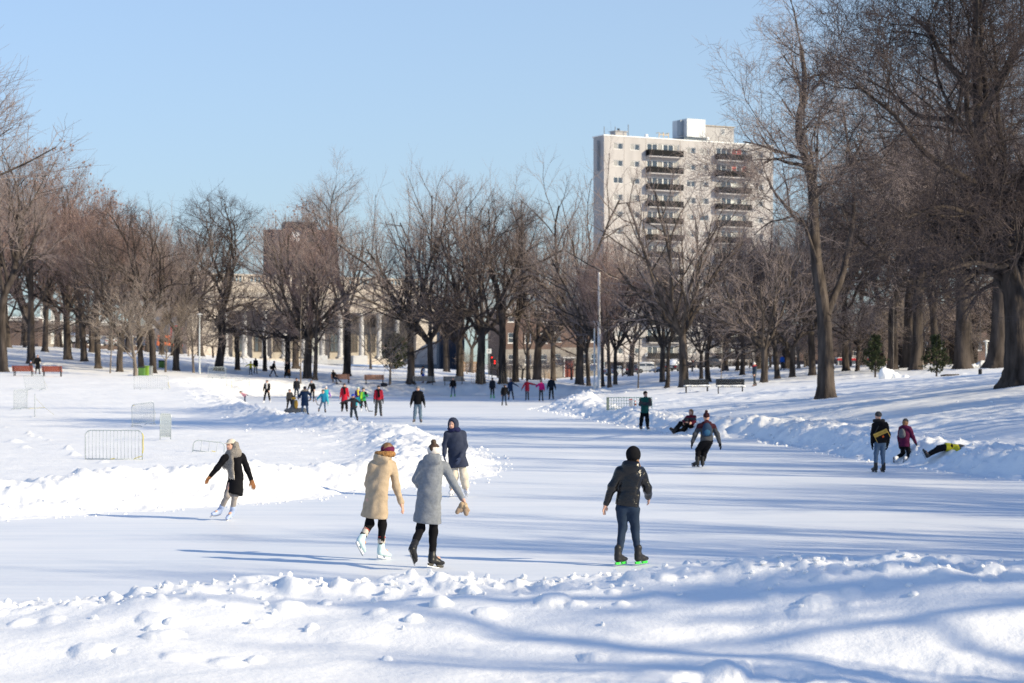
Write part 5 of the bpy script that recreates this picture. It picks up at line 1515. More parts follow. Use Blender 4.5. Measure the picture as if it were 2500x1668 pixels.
barricade('steel barricade beside the small child in rose, yellow tape on its posts', 581, 954, 2.1, 1.1, 12, 14, tape=[[(-.6, -.03, .9), (-.6, -.04, .4), (-.62, -.04, .05)], [(.35, -.03, .9), (.36, -.04, .4)], [(1.0, -.03, .8), (1.03, -.04, .2)]])
barricade('steel barricade under the leaning tree near the white lamp post', 530, 925, 1.9, 1.1, 38, 16)
barricade('steel barricade seen edge-on with yellow tape falling to the snow', 85, 1018, 1.7, 1.2, 103, 13, roll=0, legs=False, tape=[[(-.8, -.05, 1.0), (-.4, -.5, .5), (.0, -1.0, .1)]])
barricade('broken bit of steel barricade almost buried beside the skater in the cap', 508, 1104, 1.0, .44, 8, 3, tape=[[(.1, -.03, .14), (.22, -.03, .13)]], gap=.1, legs=False, sink=.1, roll=6)
# green mesh fence panel with notice and cone on the right
def mesh_fence():
    p = hit(1539, 1001); L = 106 / F_PX * p.y; H = 30 / F_PX * p.y
    r = empty('mesh_fence', p, R(3)); tag(r, 'low green wire fence panel on the right bank behind the man in green', 'fence')
    GW = mat('green_wire', (.03, .16, .15), rough=.5)
    m = MB().tube([(-L / 2, 0, 0), (-L / 2, 0, H), (L / 2, 0, H), (L / 2, 0, 0)], .022, 6).tube([(-L / 2, 0, .05), (L / 2, 0, .05)], .02, 6).build('frame', GW, r)
    w = MB()
    for i in range(1, 17): w.tube([(-L / 2 + L * i / 17, 0, .05), (-L / 2 + L * i / 17, 0, H)], .010, 4)
    w.build('wire', GW, r)['kind'] = 'stuff'
    w = MB()
    for i in range(1, 4): w.tube([(-L / 2, .012, H * i / 4), (L / 2, .012, H * i / 4)], .008, 4)
    w.build('cross_wire', GW, r)
    MB().box((-L / 2 - .05, 0, H / 2), (.14, .12, H + .04)).build('post', mat('post_grey_green', (.24, .28, .22), rough=.8), r)
    nb = obj('notice', MB().box((0, -.05, H * .5), (.20, .02, H * .82)).mesh('notice', mat('notice_white', (.55, .56, .58), rough=.6)), None, p + Vector((0.02, 0, 0)), R(3))
    tag(nb, 'white notice with a red heading fixed to the green wire fence', 'sign')
    MB().box((0, -.064, H * .84), (.17, .006, .05)).build('heading', mat('notice_red', (.45, .05, .05)), nb)
    tl = MB()
    for k in range(6): tl.box((0, -.063, H * (.70 - k * .085)), (.15, .004, .018))
    tl.build('print_line', mat('print_grey', (.15, .16, .2)), nb)['kind'] = 'stuff'
    c = hit(1550, 1001); c.y -= .3; c.z = ground(c.x, c.y).z
    cr = empty('traffic_cone', c); tag(cr, 'orange traffic cone with white bands at the foot of the green fence', 'traffic cone')
    OC = mat('cone_orange', (.75, .07, .03), rough=.5)
    MB().lathe([(.105, .03), (.085, .14)], n=14).lathe([(.065, .25), (.05, .34)], n=14).lathe([(.034, .43), (.02, .5)], n=14).build('cone', OC, cr)
    MB().lathe([(.085, .14), (.065, .25)], n=14).lathe([(.05, .34), (.034, .43)], n=14).build('white_band', WHITE, cr)
    MB().box((0, 0, .015), (.28, .28, .03)).build('cone_base', OC, cr)
mesh_fence()

_BENCH = {}
def bench(label, px, py, L, ang, m, snow=False, kind='slat', legm=None):
    """park bench; faces -y before turning"""
    p = hit(px, py); r = empty('park_bench', p - Vector((0, 0, .04)), R(ang)); tag(r, label, 'bench')
    s = L / 1.9
    legm = legm or mat('iron_dark', (.03, .03, .032), rough=.5)
    key = (m.name, round(L, 2))
    if key not in _BENCH: _BENCH[key] = MB().box((0, 0, 0), (L, .035, .105)).mesh('slat', m), MB().box((0, 0, 0), (L, .105, .035)).mesh('slat', m)
    bk, st = _BENCH[key]
    for k in range(4):
        o = obj('back_slat', bk, r, (0, .20 + .035 * k, .52 + .115 * k)); o.rotation_euler = (R(-16), 0, 0)
    for k in range(4): obj('seat_slat', st, r, (0, -.24 + k * .118, .44))
    for x in (-L * .42, L * .42):
        MB().box((x, -.20, .21), (.06, .06, .42)).box((x, .17, .21), (.06, .06, .42)).box((x, 0, .41), (.06, .5, .03)).box((x, .265, .66), (.05, .035, .50), M=Matrix.Rotation(R(-16), 3, 'X')).build('leg', legm, r)
    if snow:
        g = np.random.default_rng(3); q = Sdf(.05)
        for k in range(9): q.ell((-L * .44 + L * .11 * k, -.08 + g.uniform(-.04, .04), .47), (L * .09, .18, g.uniform(.05, .10)), k=.06)
        child_me = q.mesh('snow', [SNOW]); obj('snow_cover', child_me, r)
    return r
RW = mat('red_stained_wood', (.30, .075, .045), rough=.7, noise=.25, nscale=4, stretch=(.3, 3, 3)); OW = mat('orange_wood', (.55, .26, .15), rough=.7, noise=.15, nscale=4, stretch=(.3, 3, 3))
GW2 = mat('weathered_grey_wood', (.26, .235, .21), rough=.85, noise=.25, nscale=4, stretch=(.3, 3, 3)); BW = mat('black_painted_wood', (.012, .014, .016), rough=.5)
bench('red slatted bench with the small child standing behind it, seen from the back', 57, 918, 1.85, 176, RW)
bench('red slatted bench right of the person in the long black coat', 128, 919, 1.75, 182, RW)
bench('orange bench with a person reclining on it', 832, 936, 1.85, 172, OW)
bench('empty orange bench right of the reclining person', 914, 938, 1.95, 178, OW)
bench('weathered grey bench below the person in bright blue trousers', 1034, 941, 2.1, 181, GW2)
bench('weathered grey bench behind the person in black jacket and pale jeans', 1107, 942, 2.0, 180, GW2)
bench('black bench with snow on its seat at the foot of the big forked tree', 1701, 958, 1.75, 2, BW, snow=True)
bench('black bench with snow on its seat right of the thin sapling', 1783, 960, 1.8, -4, BW, snow=True)

# lamp posts, poles and signs
POLE_W = mat('pole_white', (.62, .66, .68), rough=.5); POLE_G = mat('pole_wood_grey', (.74, .72, .70), rough=.9, noise=.2, nscale=5, stretch=(1, 1, .1))
def lamp(label, px, py, top, D=None):
    p = at(px, D) if D else hit(px, py); p.y -= 4 if px == 1447 else 0; H = (py - top) / F_PX * p.y
    r = empty('lamp_post', p); tag(r, label, 'lamp post')
    MB().lathe([(.12, -.2), (.12, .5), (.085, .55), (.065, H - .45)], n=12).build('pole', POLE_W, r, smooth=False)
    MB().lathe([(.07, H - .45), (.10, H - .42), (.13, H - .2), (.13, H - .16)], n=12).build('lantern', mat('lamp_glass', (.6, .62, .62), rough=.2), r)
    MB().lathe([(.30, H - .16), (.30, H - .13), (.08, H - .02), (.03, H)], n=14).build('lamp_shade', WHITE, r)
    return p, H
lamp('white lamp post with a disc-shaped top before the columned building', 487, 913, 765)
pL, HL = lamp('white lamp post carrying a notice, left beside the tall grey pole', 1447, 947, 782)
lamp('short white lamp post deep among the trunks at the right', 2408, 894, 832, D=178)
n = obj('notice_board', MB().box((0, 0, 0), (.52, .03, .58)).mesh('notice_board', mat('notice_white', (.55, .56, .58), rough=.6)), None, (pL.x - .12, pL.y - .16, pL.z + 1.9))
tag(n, 'white notice fixed low on the lamp post beside the tall grey pole', 'sign')
q = MB()
for k in range(5): q.box((0, -.018, .17 - k * .085), (.40, .004, .025))
q.build('print_line', mat('print_grey', (.15, .16, .2)), n)['kind'] = 'stuff'
MB().box((0, -.018, .245), (.40, .004, .035)).build('heading', mat('notice_red', (.45, .05, .05)), n)
p = hit(1457, 949); H = (949 - 671) / F_PX * p.y
tp = MB().lathe([(.17, -.3), (.155, 0), (.11, H)], n=14).build('utility_pole', POLE_G); tp.location = p + Vector((0.0, -5, 0)); tag(tp, 'tall pale grey utility pole rising in front of the tower', 'pole')
def street_sign(label, px, py, D, H, w, h, text=None, col=(.1, .1, .1), extra=None):
    p = at(px, D); r = empty('street_sign', p); tag(r, label, 'sign')
    MB().tube([(0, 0, -.2), (0, 0, H)], .035, 6).build('post', mat('sign_post', (.3, .32, .33), rough=.5, metal=.4), r)
    b = MB().box((0, -.05, H - h / 2), (w, .03, h)).build('sign_board', WHITE, r)
    if text:
        cu = bpy.data.curves.new('letter', 'FONT'); cu.body = text; cu.size = h * .7; cu.align_x = 'CENTER'; cu.align_y = 'CENTER'; cu.extrude = .004
        me = None
        cu.materials.append(mat('letter_' + text, col)); q = bpy.data.objects.new('letter_curve', cu); COL.objects.link(q); bpy.context.view_layer.update()
        me = bpy.data.meshes.new_from_object(q.evaluated_get(bpy.context.evaluated_depsgraph_get())); bpy.data.objects.remove(q)
        o = obj('letter', me, b, (0, -.072, H - h / 2)); o.rotation_euler = (R(90), 0, 0)
    return r
street_sign('white parking sign with a dark P above the red traffic signal', 1194, 905, 262, 3.7, .62, .62, 'P', (.03, .10, .07))
street_sign('white parking sign on a thin post above the silver car', 1537, 910, 286, 3.0, .34, .5, 'P', (.08, .1, .1))
street_sign('white parking sign on a thin post above the silver estate car', 1578, 910, 288, 3.0, .34, .5, 'P', (.08, .1, .1))
def signal(label, px, D, ztop, lamps, glow):
    p = at(px, D); r = empty('traffic_signal', p); tag(r, label, 'traffic light')
    DKM = mat('signal_black', (.02, .022, .022), rough=.5)
    MB().tube([(0, 0, -.2), (0, 0, ztop - .9)], .06, 8).build('pole', DKM, r)
    for (dx, z, on) in lamps:
        hb = MB().box((dx, -.1, z - .25), (.34, .24, .95)).build('signal_head', DKM, r)
        RL = mat('signal_red_lit', (1.0, .03, .02), emit=.9)
        l = MB().lathe([(.10, 0), (.09, .03), (.04, .05)], n=12).mesh('lamp', RL)
        for k in range(on):
            o = obj('lamp', l, hb, (dx, -.225, z - .02 - k * .3)); o.rotation_euler = (R(90), 0, 0)
    return r
signal('traffic signal with red lights lit, left of the skater in black with green skates', 1201, 255, 2.95, [(0, 2.6, 1), (.36, 2.15, 2)], 1)
signal('small red traffic signal between the two dark trunks by the navy building', 1048, 262, 3.4, [(0, 3.0, 1)], 1)

# recycling bins
def bin_(label, px, py, w, h, colr, lidc):
    p = hit(px, py); r = empty('recycling_bin', p); tag(r, label, 'bin')
    m = mat('bin_' + colr[0], colr[1], rough=.5, noise=.1, nscale=4)
    MB().box((0, 0, h / 2), (w, .6, h)).build('bin_body', m, r, bevel=.03)
    MB().box((0, 0, h + .06), (w + .06, .66, .12)).build('lid', mat('bin_lid_' + lidc[0], lidc[1], rough=.5), r, bevel=.02)
    MB().box((0, -.315, h * .45), (w * .6, .02, h * .45)).build('panel', mat('bin_panel_' + colr[0], tuple(min(1, c * .9 + .01) for c in colr[1])), r)
bin_('green recycling bin with a dark lid, left one of the three by the young tree', 346, 918, .58, .75, ('green', (.09, .20, .05)), ('dark', (.03, .035, .04)))
bin_('lime green recycling bin, middle one of the three by the young tree', 358, 918, .36, .82, ('lime', (.17, .30, .035)), ('lime', (.17, .30, .035)))
bin_('grey bin, right one of the three by the young tree', 367, 917, .36, .78, ('grey', (.26, .28, .29)), ('grey', (.2, .22, .23)))
bin_('green recycling bin by the street in front of the orange truck', 395, 899, .55, .7, ('green', (.09, .20, .05)), ('dark', (.03, .035, .04)))

# cars
TYRE = mat('tyre', (.02, .02, .021), rough=.9); RIM = mat('rim', (.4, .41, .42), rough=.35, metal=.8); CGL = mat('car_glass', (.03, .04, .05), rough=.05, spec=.9)
def car(label, px, D, colr, face, kind='sedan', snow=0, name='parked_car', cat='car', lights=True, dz=0.0):
    """face: heading in degrees, 0 = nose to the right of the picture"""
    p = at(px, D) + Vector((0, 0, dz)); r = empty(name, p, R(face)); tag(r, label, cat)
    paint = mat('paint_' + colr[0], colr[1], rough=.3, spec=.5, coat=.6)
    L, W = 4.5, 1.76
    if kind == 'sedan': prof = [(-2.2, .32), (-2.24, .6), (-2.15, .92), (-1.5, .98), (1.0, .95), (2.0, .78), (2.22, .58), (2.2, .3)]; cab = [(-1.75, .95), (-1.05, 1.38), (-.9, 1.43), (.35, 1.43), (.5, 1.40), (1.25, .93)]
    elif kind == 'hatch': prof = [(-1.95, .34), (-2.0, .7), (-1.92, 1.0), (1.0, 1.0), (1.9, .82), (2.1, .58), (2.05, .3)]; cab = [(-1.92, .98), (-1.62, 1.46), (-1.4, 1.5), (.3, 1.5), (.45, 1.47), (1.25, .97)]
    elif kind == 'suv': prof = [(-2.2, .42), (-2.25, .8), (-2.2, 1.1), (1.1, 1.1), (2.05, .98), (2.25, .7), (2.2, .4)]; cab = [(-2.15, 1.08), (-1.9, 1.62), (-1.7, 1.68), (.3, 1.68), (.45, 1.64), (1.2, 1.08)]
    else: prof = [(-2.7, .5), (-2.72, 1.05), (-.75, 1.08), (1.2, 1.1), (2.4, 1.02), (2.6, .75), (2.55, .45)]; cab = [(-.8, 1.06), (-.65, 1.7), (-.5, 1.75), (.55, 1.75), (.7, 1.7), (1.35, 1.08)]
    b = MB().prism(prof, -W / 2, W / 2, 'y'); b.build('body', paint, r, bevel=.09)
    cw = W / 2 - .12
    cb = MB(); n = len(cab); vs = []
    for sgn in (-1, 1):
        for (x, z) in cab: vs.append((x, sgn * (cw - (z - cab[0][1]) * .28), z))
    fs = [tuple(range(n)), tuple(range(2 * n - 1, n - 1, -1))] + [(i + n, (i + 1) % n + n, (i + 1) % n, i) for i in range(n)]
    cb._add(vs, fs); co = cb.build('cabin', paint, r, bevel=.05)
    # glass set 3 mm proud of the cabin
    z0, z1 = cab[0][1] + .06, cab[2][1] - .10
    xa0 = cab[0][0] + .22; xa1 = cab[1][0] + .12; xb0 = cab[-1][0] - .22; xb1 = cab[-2][0] - .12
    mid = (xa1 + xb1) / 2
    def quad(q, nm):
        m = MB(); m._add(q, [(0, 1, 2, 3)]); o = m.build(nm, CGL, co); return o
    for sgn in (-1, 1):
        y0 = sgn * (cw - (z0 - cab[0][1]) * .28 + .008); y1 = sgn * (cw - (z1 - cab[0][1]) * .28 + .008)
        quad([(xa0, y0, z0), (mid - .05, y0, z0), (mid - .05, y1, z1), (xa1, y1, z1)], 'side_window'); quad([(mid + .05, y0, z0), (xb0, y0, z0), (xb1, y1, z1), (mid + .05, y1, z1)], 'side_window')
    for (a, c, sg, nm) in ((cab[0], cab[1], -1, 'rear_window'), (cab[-1], cab[-2], 1, 'windscreen')):
        d = Vector((c[0] - a[0], 0, c[1] - a[1])); nrm = Vector((-d.z * -sg * -1, 0, d.x)).normalized(); nrm = Vector((sg * abs(d.z), 0, abs(d.x))).normalized() * .01
        lo = Vector((a[0], 0, a[1])) + d * .12 + nrm; hi = Vector((a[0], 0, a[1])) + d * .9 + nrm
        quad([(lo.x, -cw * .88, lo.z), (lo.x, cw * .88, lo.z), (hi.x, cw * .76, hi.z), (hi.x, -cw * .76, hi.z)], nm)
    wm, rm = MB().lathe([(.2, -.1), (.31, -.1), (.32, -.06), (.32, .06), (.31, .1), (.2, .1)], n=20).mesh('tyre', TYRE), MB().lathe([(.2, -.09), (.2, .09), (.06, .105)], n=14).mesh('rim', RIM)
    wx = (1.32, -1.32) if kind != 'pickup' else (1.6, -1.6)
    for x in wx:
        for sgn in (-1, 1):
            w = empty('wheel', (x, sgn * (W / 2 - .09), .32), 0, r); w.rotation_euler = (R(-90 * sgn), 0, 0)
            obj('tyre', wm, w); obj('rim', rm, w)
    xe, xf = prof[1][0] - .005, prof[-2][0] + .01
    zt = prof[1][1] + .08
    for sgn in (-1, 1):
        MB().box((xe + .02, sgn * (W / 2 - .2), zt), (.08, .30, .16)).build('taillight', mat('taillight_red', (.45, .02, .02), rough=.25), r)
        MB().box((xf - .10, sgn * (W / 2 - .25), zt - .02), (.12, .32, .13)).build('headlight', mat('headlight', (.6, .62, .65), rough=.15), r)
    MB().box((xe - .01, 0, .45), (.1, W - .1, .18)).box((xf, 0, .42), (.1, W - .1, .18)).build('bumper', mat('bumper_' + colr[0], tuple(c * .6 for c in colr[1]), rough=.5), r, bevel=.03)
    MB().box((xe - .0, 0, zt - .06), (.04, .5, .13)).build('number_plate', WHITE, r)
    if snow:
        q = Sdf(.09)
        q.ell((cab[0][0] * .3 + cab[-1][0] * .3, 0, cab[2][1] - .02), (1.25, .74, .12 + .14 * snow), k=.1)
        if snow > 1: q.ell((1.6, 0, 1.0), (.75, .8, .3), k=.2); q.ell((-1.7, 0, 1.0), (.5, .8, .35), k=.2); q.ell((0, 0, 1.25), (1.5, .95, .45), k=.2)
        obj('snow_cover', q.mesh('snow', [SNOW]), r)
    return r
SILV = ('silver', (.50, .52, .54)); WHT = ('white', (.72, .73, .74)); TAUP = ('taupe', (.19, .175, .165)); NVY = ('navy', (.03, .045, .09)); REDC = ('red', (.40, .02, .03)); DARK = ('charcoal', (.04, .042, .048))
car('white sedan parked at the foot of the left hill', 197, 300, WHT, 178, 'sedan', dz=.75)
car('silver car seen from behind between two trunks on the left', 262, 296, SILV, 118, 'hatch', dz=.5)
car('dark blue car behind the snow heap left of the recycling bins', 322, 298, NVY, 175, 'suv', snow=.3, dz=.35)
car('small red car right of the orange truck', 436, 312, REDC, 100, 'hatch', dz=.3)
car('dark car at the right of the small red car', 458, 318, DARK, 178, 'sedan', dz=.2)
car('silver car parked just right of the tall grey pole', 1503, 288, SILV, 62, 'sedan')
car('taupe hatchback seen squarely from behind', 1544, 284, TAUP, 84, 'hatch')
car('silver estate car parked side-on right of the taupe hatchback', 1583, 292, SILV, 8, 'hatch', snow=.4)
car('car buried under a thick cap of snow left of the big forked tree', 1648, 290, DARK, 70, 'sedan', snow=2)
car('dark pickup truck behind the black benches', 1735, 292, DARK, 4, 'pickup', name='pickup_truck', cat='pickup truck')
car('dark car behind the trunk left of the snow-covered one', 1612, 298, DARK, 20, 'sedan')
def orange_truck():
    p = at(402, 300); p.z += .3; r = empty('orange_truck', p, R(12)); tag(r, 'orange truck with a red frame standing in the street on the left', 'truck')
    OR = mat('truck_orange', (.55, .13, .05), rough=.4); RD = mat('truck_red', (.5, .025, .03), rough=.4)
    MB().box((-.2, 0, 1.25), (2.0, 1.9, 1.1)).build('cab', OR, r, bevel=.08)
    MB().box((-.2, 0, 2.05), (1.8, 1.7, .5)).build('cab_roof', OR, r, bevel=.08)
    MB().box((-.2, -.955, 1.55), (1.3, .02, .5)).build('side_window', CGL, r); MB().box((-1.21, 0, 1.55), (.02, 1.4, .5)).build('windscreen', CGL, r)
    MB().box((1.7, 0, .8), (1.9, 1.9, .35)).build('flatbed', OR, r)
    for x, y in ((.95, -.8), (2.5, -.8), (.95, .8), (2.5, .8)): MB().box((x, y, 2.3), (.12, .12, 2.7)).build('frame_post', RD, r)
    MB().box((1.72, 0, 3.68), (1.75, 1.8, .12)).build('frame_top', RD, r)
    wm = MB().lathe([(.15, -.12), (.42, -.12), (.42, .12), (.15, .12)], n=18).mesh('wheel', TYRE)
    for x in (-.5, 1.8):
        for y in (-.9, .9): o = obj('wheel', wm, r, (x, y, .42)); o.rotation_euler = (R(90), 0, 0)
orange_truck()
def shop_sign():
    p = at(184, 318); r = empty('shop_sign', p + Vector((0, 0, 2.6))); tag(r, 'small red and white sign panel above the white parked sedan', 'sign')
    MB().box((.28, 0, 0), (.55, .1, .62)).build('red_panel', mat('sign_red', (.75, .07, .04)), r); MB().box((-.45, 0, -.05), (.9, .08, .4)).build('white_panel', WHITE, r)
    MB().tube([(-.2, .05, -4), (-.2, .05, -.2)], .05, 6).build('post', mat('sign_post', (.3, .32, .33), rough=.5, metal=.4), r)
shop_sign()

# pines, the evergreen shrub
NEED = mat('needle_green', (.035, .052, .022), rough=.8, noise=.45, nscale=3)
NEED2 = mat('needle_olive', (.05, .055, .022), rough=.8, noise=.45, nscale=3)
def conifer(label, px, py, top, seed, wide, name='pine_tree', bole=.16, cat='tree', dens=1.0, egg=False, D=None):
    p = at(px, D) if D else hit(px, py, dmax=330, dflt=150); H = (py - top) / F_PX * p.y; g = np.random.default_rng(seed)
    r = empty(name, p - Vector((0, 0, .08)), 0); tag(r, label, cat)
    m = MB().tube([(0, 0, -.2), (.02 * H, 0, H * .4), (0, .01 * H, H * .75), (0, 0, H * .96)], [.024 * H, .019 * H, .012 * H, .004 * H], 8).build('trunk', BARK, r, smooth=True)
    tb = Tubes(); V = []; Q = []
    n = 0
    tips = []
    for k in range(int(46 * dens)):
        t = bole + (1 - bole) * (k + g.uniform(0, 1)) / (46 * dens); a = g.uniform(0, 6.28)
        prof = (1 - t) ** .75 * (1.0 if not egg else 1.0) * min(1, (t - bole) / .12 + .55) if not egg else math.sin(math.pi * min(1, .25 + .75 * t)) ** .8
        L = wide * H * prof * g.uniform(.7, 1.15) + .03 * H
        z = t * H; up_ = .35 if not egg else .25
        P = np.array([[0, 0, z], [L * .5 * math.cos(a), L * .5 * math.sin(a), z + L * .10], [L * math.cos(a), L * math.sin(a), z + L * up_]])
        tb.add(P[None], np.array([[.008 * H, .006 * H, .003 * H]]), 3)
        for q in range(int(15 * dens)):
            w = g.uniform(.25, 1.0); c = P[1] * (1 - w) * 2 * .5 + P[2] * w if w > .5 else P[0] * (1 - w * 2) + P[1] * w * 2
            c = c + g.normal(0, .028 * H, 3); tips.append((c, (math.cos(a), math.sin(a), .5)))
    cb = tb.mesh('branches', BARK); obj('branches', cb, r)
    C = np.array([t[0] for t in tips]); D = np.array([t[1] for t in tips]); N = len(C) * 7
    C = np.repeat(C, 7, 0); D = np.repeat(D, 7, 0) + g.normal(0, .75, (N, 3)); D /= np.linalg.norm(D, axis=1, keepdims=True)
    S = np.cross(D, g.normal(0, 1, (N, 3))); S /= np.linalg.norm(S, axis=1, keepdims=True)
    ln = g.uniform(.035, .075, (N, 1)) * H * .8; wd = g.uniform(.006, .011, (N, 1)) * H
    V = np.stack([C - S * wd, C + D * ln * .5 - S * wd * 1.3, C + D * ln, C + D * ln * .5 + S * wd * 1.3], 1).reshape(-1, 3)
    Q = np.arange(N * 4).reshape(-1, 4)
    f = obj('foliage', np_mesh('foliage', V, Q, False, [NEED, NEED2], (g.uniform(0, 1, N) < .4)), r)
    return r
conifer('young pine left of the snow lump, thin trunk showing below', 2136, 922, 818, 1, .34)
conifer('young pine right of the thin staked sapling, low side branches', 2286, 920, 818, 2, .36, bole=.12)
conifer('dark rounded evergreen shrub before the right end of the columned building', 966, 912, 826, 3, .34, D=268, name='evergreen_shrub', bole=.02, cat='shrub', dens=1.5, egg=True)
conifer('narrow dark evergreen by the tower garage, left of the walking man', 1850, 914, 850, 4, .25, D=250, name='evergreen_shrub', bole=.03, cat='shrub')

# staked saplings on the slope
def stake(label, px, py, top):
    p = hit(px, py, dmax=300, dflt=140); H = (py - top) / F_PX * p.y; r = empty('staked_sapling', p); tag(r, label, 'sapling')
    tm, cm, h0 = PROTO['sapling']
    t = empty('stem', (0, 0, 0), 0, r); t.scale = (H / h0 * .55, H / h0 * .55, H / h0); obj('bark', tm, t); obj('twigs', cm, t)
    MB().lathe([(.10, -.05), (.11, .0), (.10, .32)], n=10).build('trunk_guard', BLK, r)
stake('thin staked sapling with a black guard between the two pines', 2181, 924, 700)
stake('thin staked sapling with a black guard left of the massive right tree', 2393, 915, 720)
def lumps(label, cx, cy, parts, name='snow_lump'):
    p = hit(cx, cy, dmax=300, dflt=140); k = p.y / F_PX; s = Sdf(.05)
    for (dx, w, h) in parts: s.ell((dx * k, 0, h * k * .35), (w * k * .5, w * k * .5, h * k * .72), k=.12)
    s.noise(.04, 9, 2.0); s.noise(.02, 22, 5.0)
    o = obj(name, s.mesh(name, [SNOW]), None, p); tag(o, label, 'snow lump')
lumps('rounded white snow lump standing right beside the left pine', 2172, 925, [(-12, 30, 26), (14, 22, 16), (36, 24, 9), (4, 18, 22)])
lumps('snow heap against the broad sunlit trunk near the right lamp post', 2412, 896, [(-14, 30, 14), (10, 26, 24), (38, 34, 20), (-34, 26, 7)], 'snow_heap')
def stick():
    a = hit(2297, 920, dmax=300); b = hit(2342, 919, dmax=300); L = 45 / F_PX * a.y
    o = MB().tube([(0, 0, .06), (L * .3, .05, .10), (L * .6, 0, .10), (L, .05, .13)], [.05, .06, .05, .035], 7).build('fallen_branch', BARK_D, smooth=True); o.location = a; tag(o, 'short dark branch lying on the snow right of the right pine', 'branch')
stick()
# reed-like dry stalks round the central trunks
def stalks(label, px, py, n, hpx, seed):
    p = hit(px, py); g = np.random.default_rng(seed); k = p.y / F_PX; m = MB()
    for i in range(n):
        x = g.normal(0, 9) * k; h = hpx * k * g.uniform(.5, 1.1); y = g.normal(0, .4)
        m.tube([(x, y, -.1), (x + g.normal(0, .04), y, h * .5), (x + g.normal(0, .12), y, h)], [.014, .012, .006], 3)
    o = m.build('dry_stalks', mat('straw', (.42, .28, .16), rough=.9)); o.location = p; tag(o, label, 'dry stalks', kind='stuff')
stalks('dry straw-coloured stalks at the foot of the many-stemmed tree', 1172, 938, 26, 52, 1)
stalks('dry straw-coloured stalks at the foot of the V-shaped pair of trees', 1238, 940, 34, 46, 2)
stalks('dry straw-coloured stalks before the brick house', 1340, 926, 50, 30, 3)
# ------------------------------------------------------------------ the people, nearest first
def base(px, py, ice=True):
    p = on_ice(px, py) if ice else hit(px, py)
    if ice and ground(p.x, p.y).z > .06: p = hit(px, py)
    return p
BEIGE = cloth('beige_cotton', (.43, .335, .235)); GREYW = cloth('grey_wool', (.20, .215, .24), nscale=30); PARKA = cloth('navy_parka', (.028, .036, .065))
GLOSS = mat('glossy_black_nylon', (.008, .008, .010), rough=.22, spec=.42, bump=.010, bscale=15, stretch=(1, 1, 2))
CREAMC = cloth('cream_cloth', (.56, .50, .42)); TAUPE = cloth('taupe_leggings', (.30, .27, .25)); MAROON = cloth('maroon_cloth', (.045, .010, .018)); GREYC = cloth('grey_cloth', (.055, .058, .066))
SCARFG = mat('grey_knit', (.22, .20, .18), rough=.95, noise=.5, nscale=70, bump=.008, bscale=60); PLUM = cloth('plum_knit', (.11, .012, .05)); OFFW = cloth('off_white_knit', (.66, .60, .55))
TAN = cloth('tan_leather', (.20, .09, .04)); FUR_O = mat('orange_fur', (.34, .17, .06), rough=.95, noise=.5, nscale=40, bump=.02, bscale=60)
FUR_T = mat('tan_fur', (.45, .33, .21), rough=.95, noise=.4, nscale=40, bump=.02, bscale=60)
TEAL = cloth('teal_cloth', (.008, .15, .27)); TURQ = cloth('turquoise_cloth', (.02, .34, .40)); RED = cloth('red_cloth', (.40, .012, .03)); CRIM = cloth('crimson_cloth', (.30, .012, .03))
GREEN = cloth('green_cloth', (.02, .30, .10)); LIME = cloth('lime_cloth', (.22, .46, .03)); PINK = cloth('pink_cloth', (.52, .012, .16)); ROSE = cloth('rose_cloth', (.52, .25, .30)); YEL = cloth('yellow_cloth', (.55, .48, .03))
DGREEN = cloth('dark_green_cloth', (.012, .085, .07)); DJEAN = cloth('dark_denim', (.018, .032, .06)); BLUEP = cloth('bright_blue_cloth', (.015, .07, .50)); PALEB = cloth('pale_blue_cloth', (.40, .47, .62)); PURP = cloth('purple_cloth', (.05, .02, .13))
BROWN = cloth('brown_leather', (.16, .07, .03)); BLUEH = mat('blue_plastic', (.02, .08, .52), rough=.3, spec=.5); BLKH = mat('black_plastic', (.02, .02, .022), rough=.3, spec=.5); WHITEK = cloth('white_knit', (.70, .68, .64))
W_BOOT = mat('white_leather', (.66, .68, .72), rough=.5, noise=.1, nscale=20); GREY_BOOT = mat('grey_boot', (.016, .016, .018), rough=.4, noise=.0, nscale=9, col2=(.20, .205, .22))
BLUE_BOOT = mat('blue_white_boot', (.34, .42, .62), rough=.5, noise=.0, nscale=9, col2=(.02, .02, .03)); GREENH = mat('neon_green_plastic', (.06, .62, .08), rough=.35); SKYB = mat('aqua_green_boot', (.50, .66, .69), rough=.45, noise=.0, nscale=13, col2=(.01, .42, .20))
OCHRE = cloth('ochre_canvas', (.42, .27, .06)); ORANGE = cloth('orange_cloth', (.6, .10, .02))

def near(label, base_px, face, px, s, dy=0.0, ice=True, hface=None, **k):
    P0 = base(*base_px, ice)
    J = joints_px(P0.y + dy, face, px, s, hface, P0)
    for sd in 'LR':
        A = J['an' + sd]
        if k.get('flat' + sd, True): A[2] = .15 * s
        else: J['flatfeet'] = False
    for q in ('flatL', 'flatR'): k.pop(q, None)
    return P0, J, person(P0, J, label, **k)

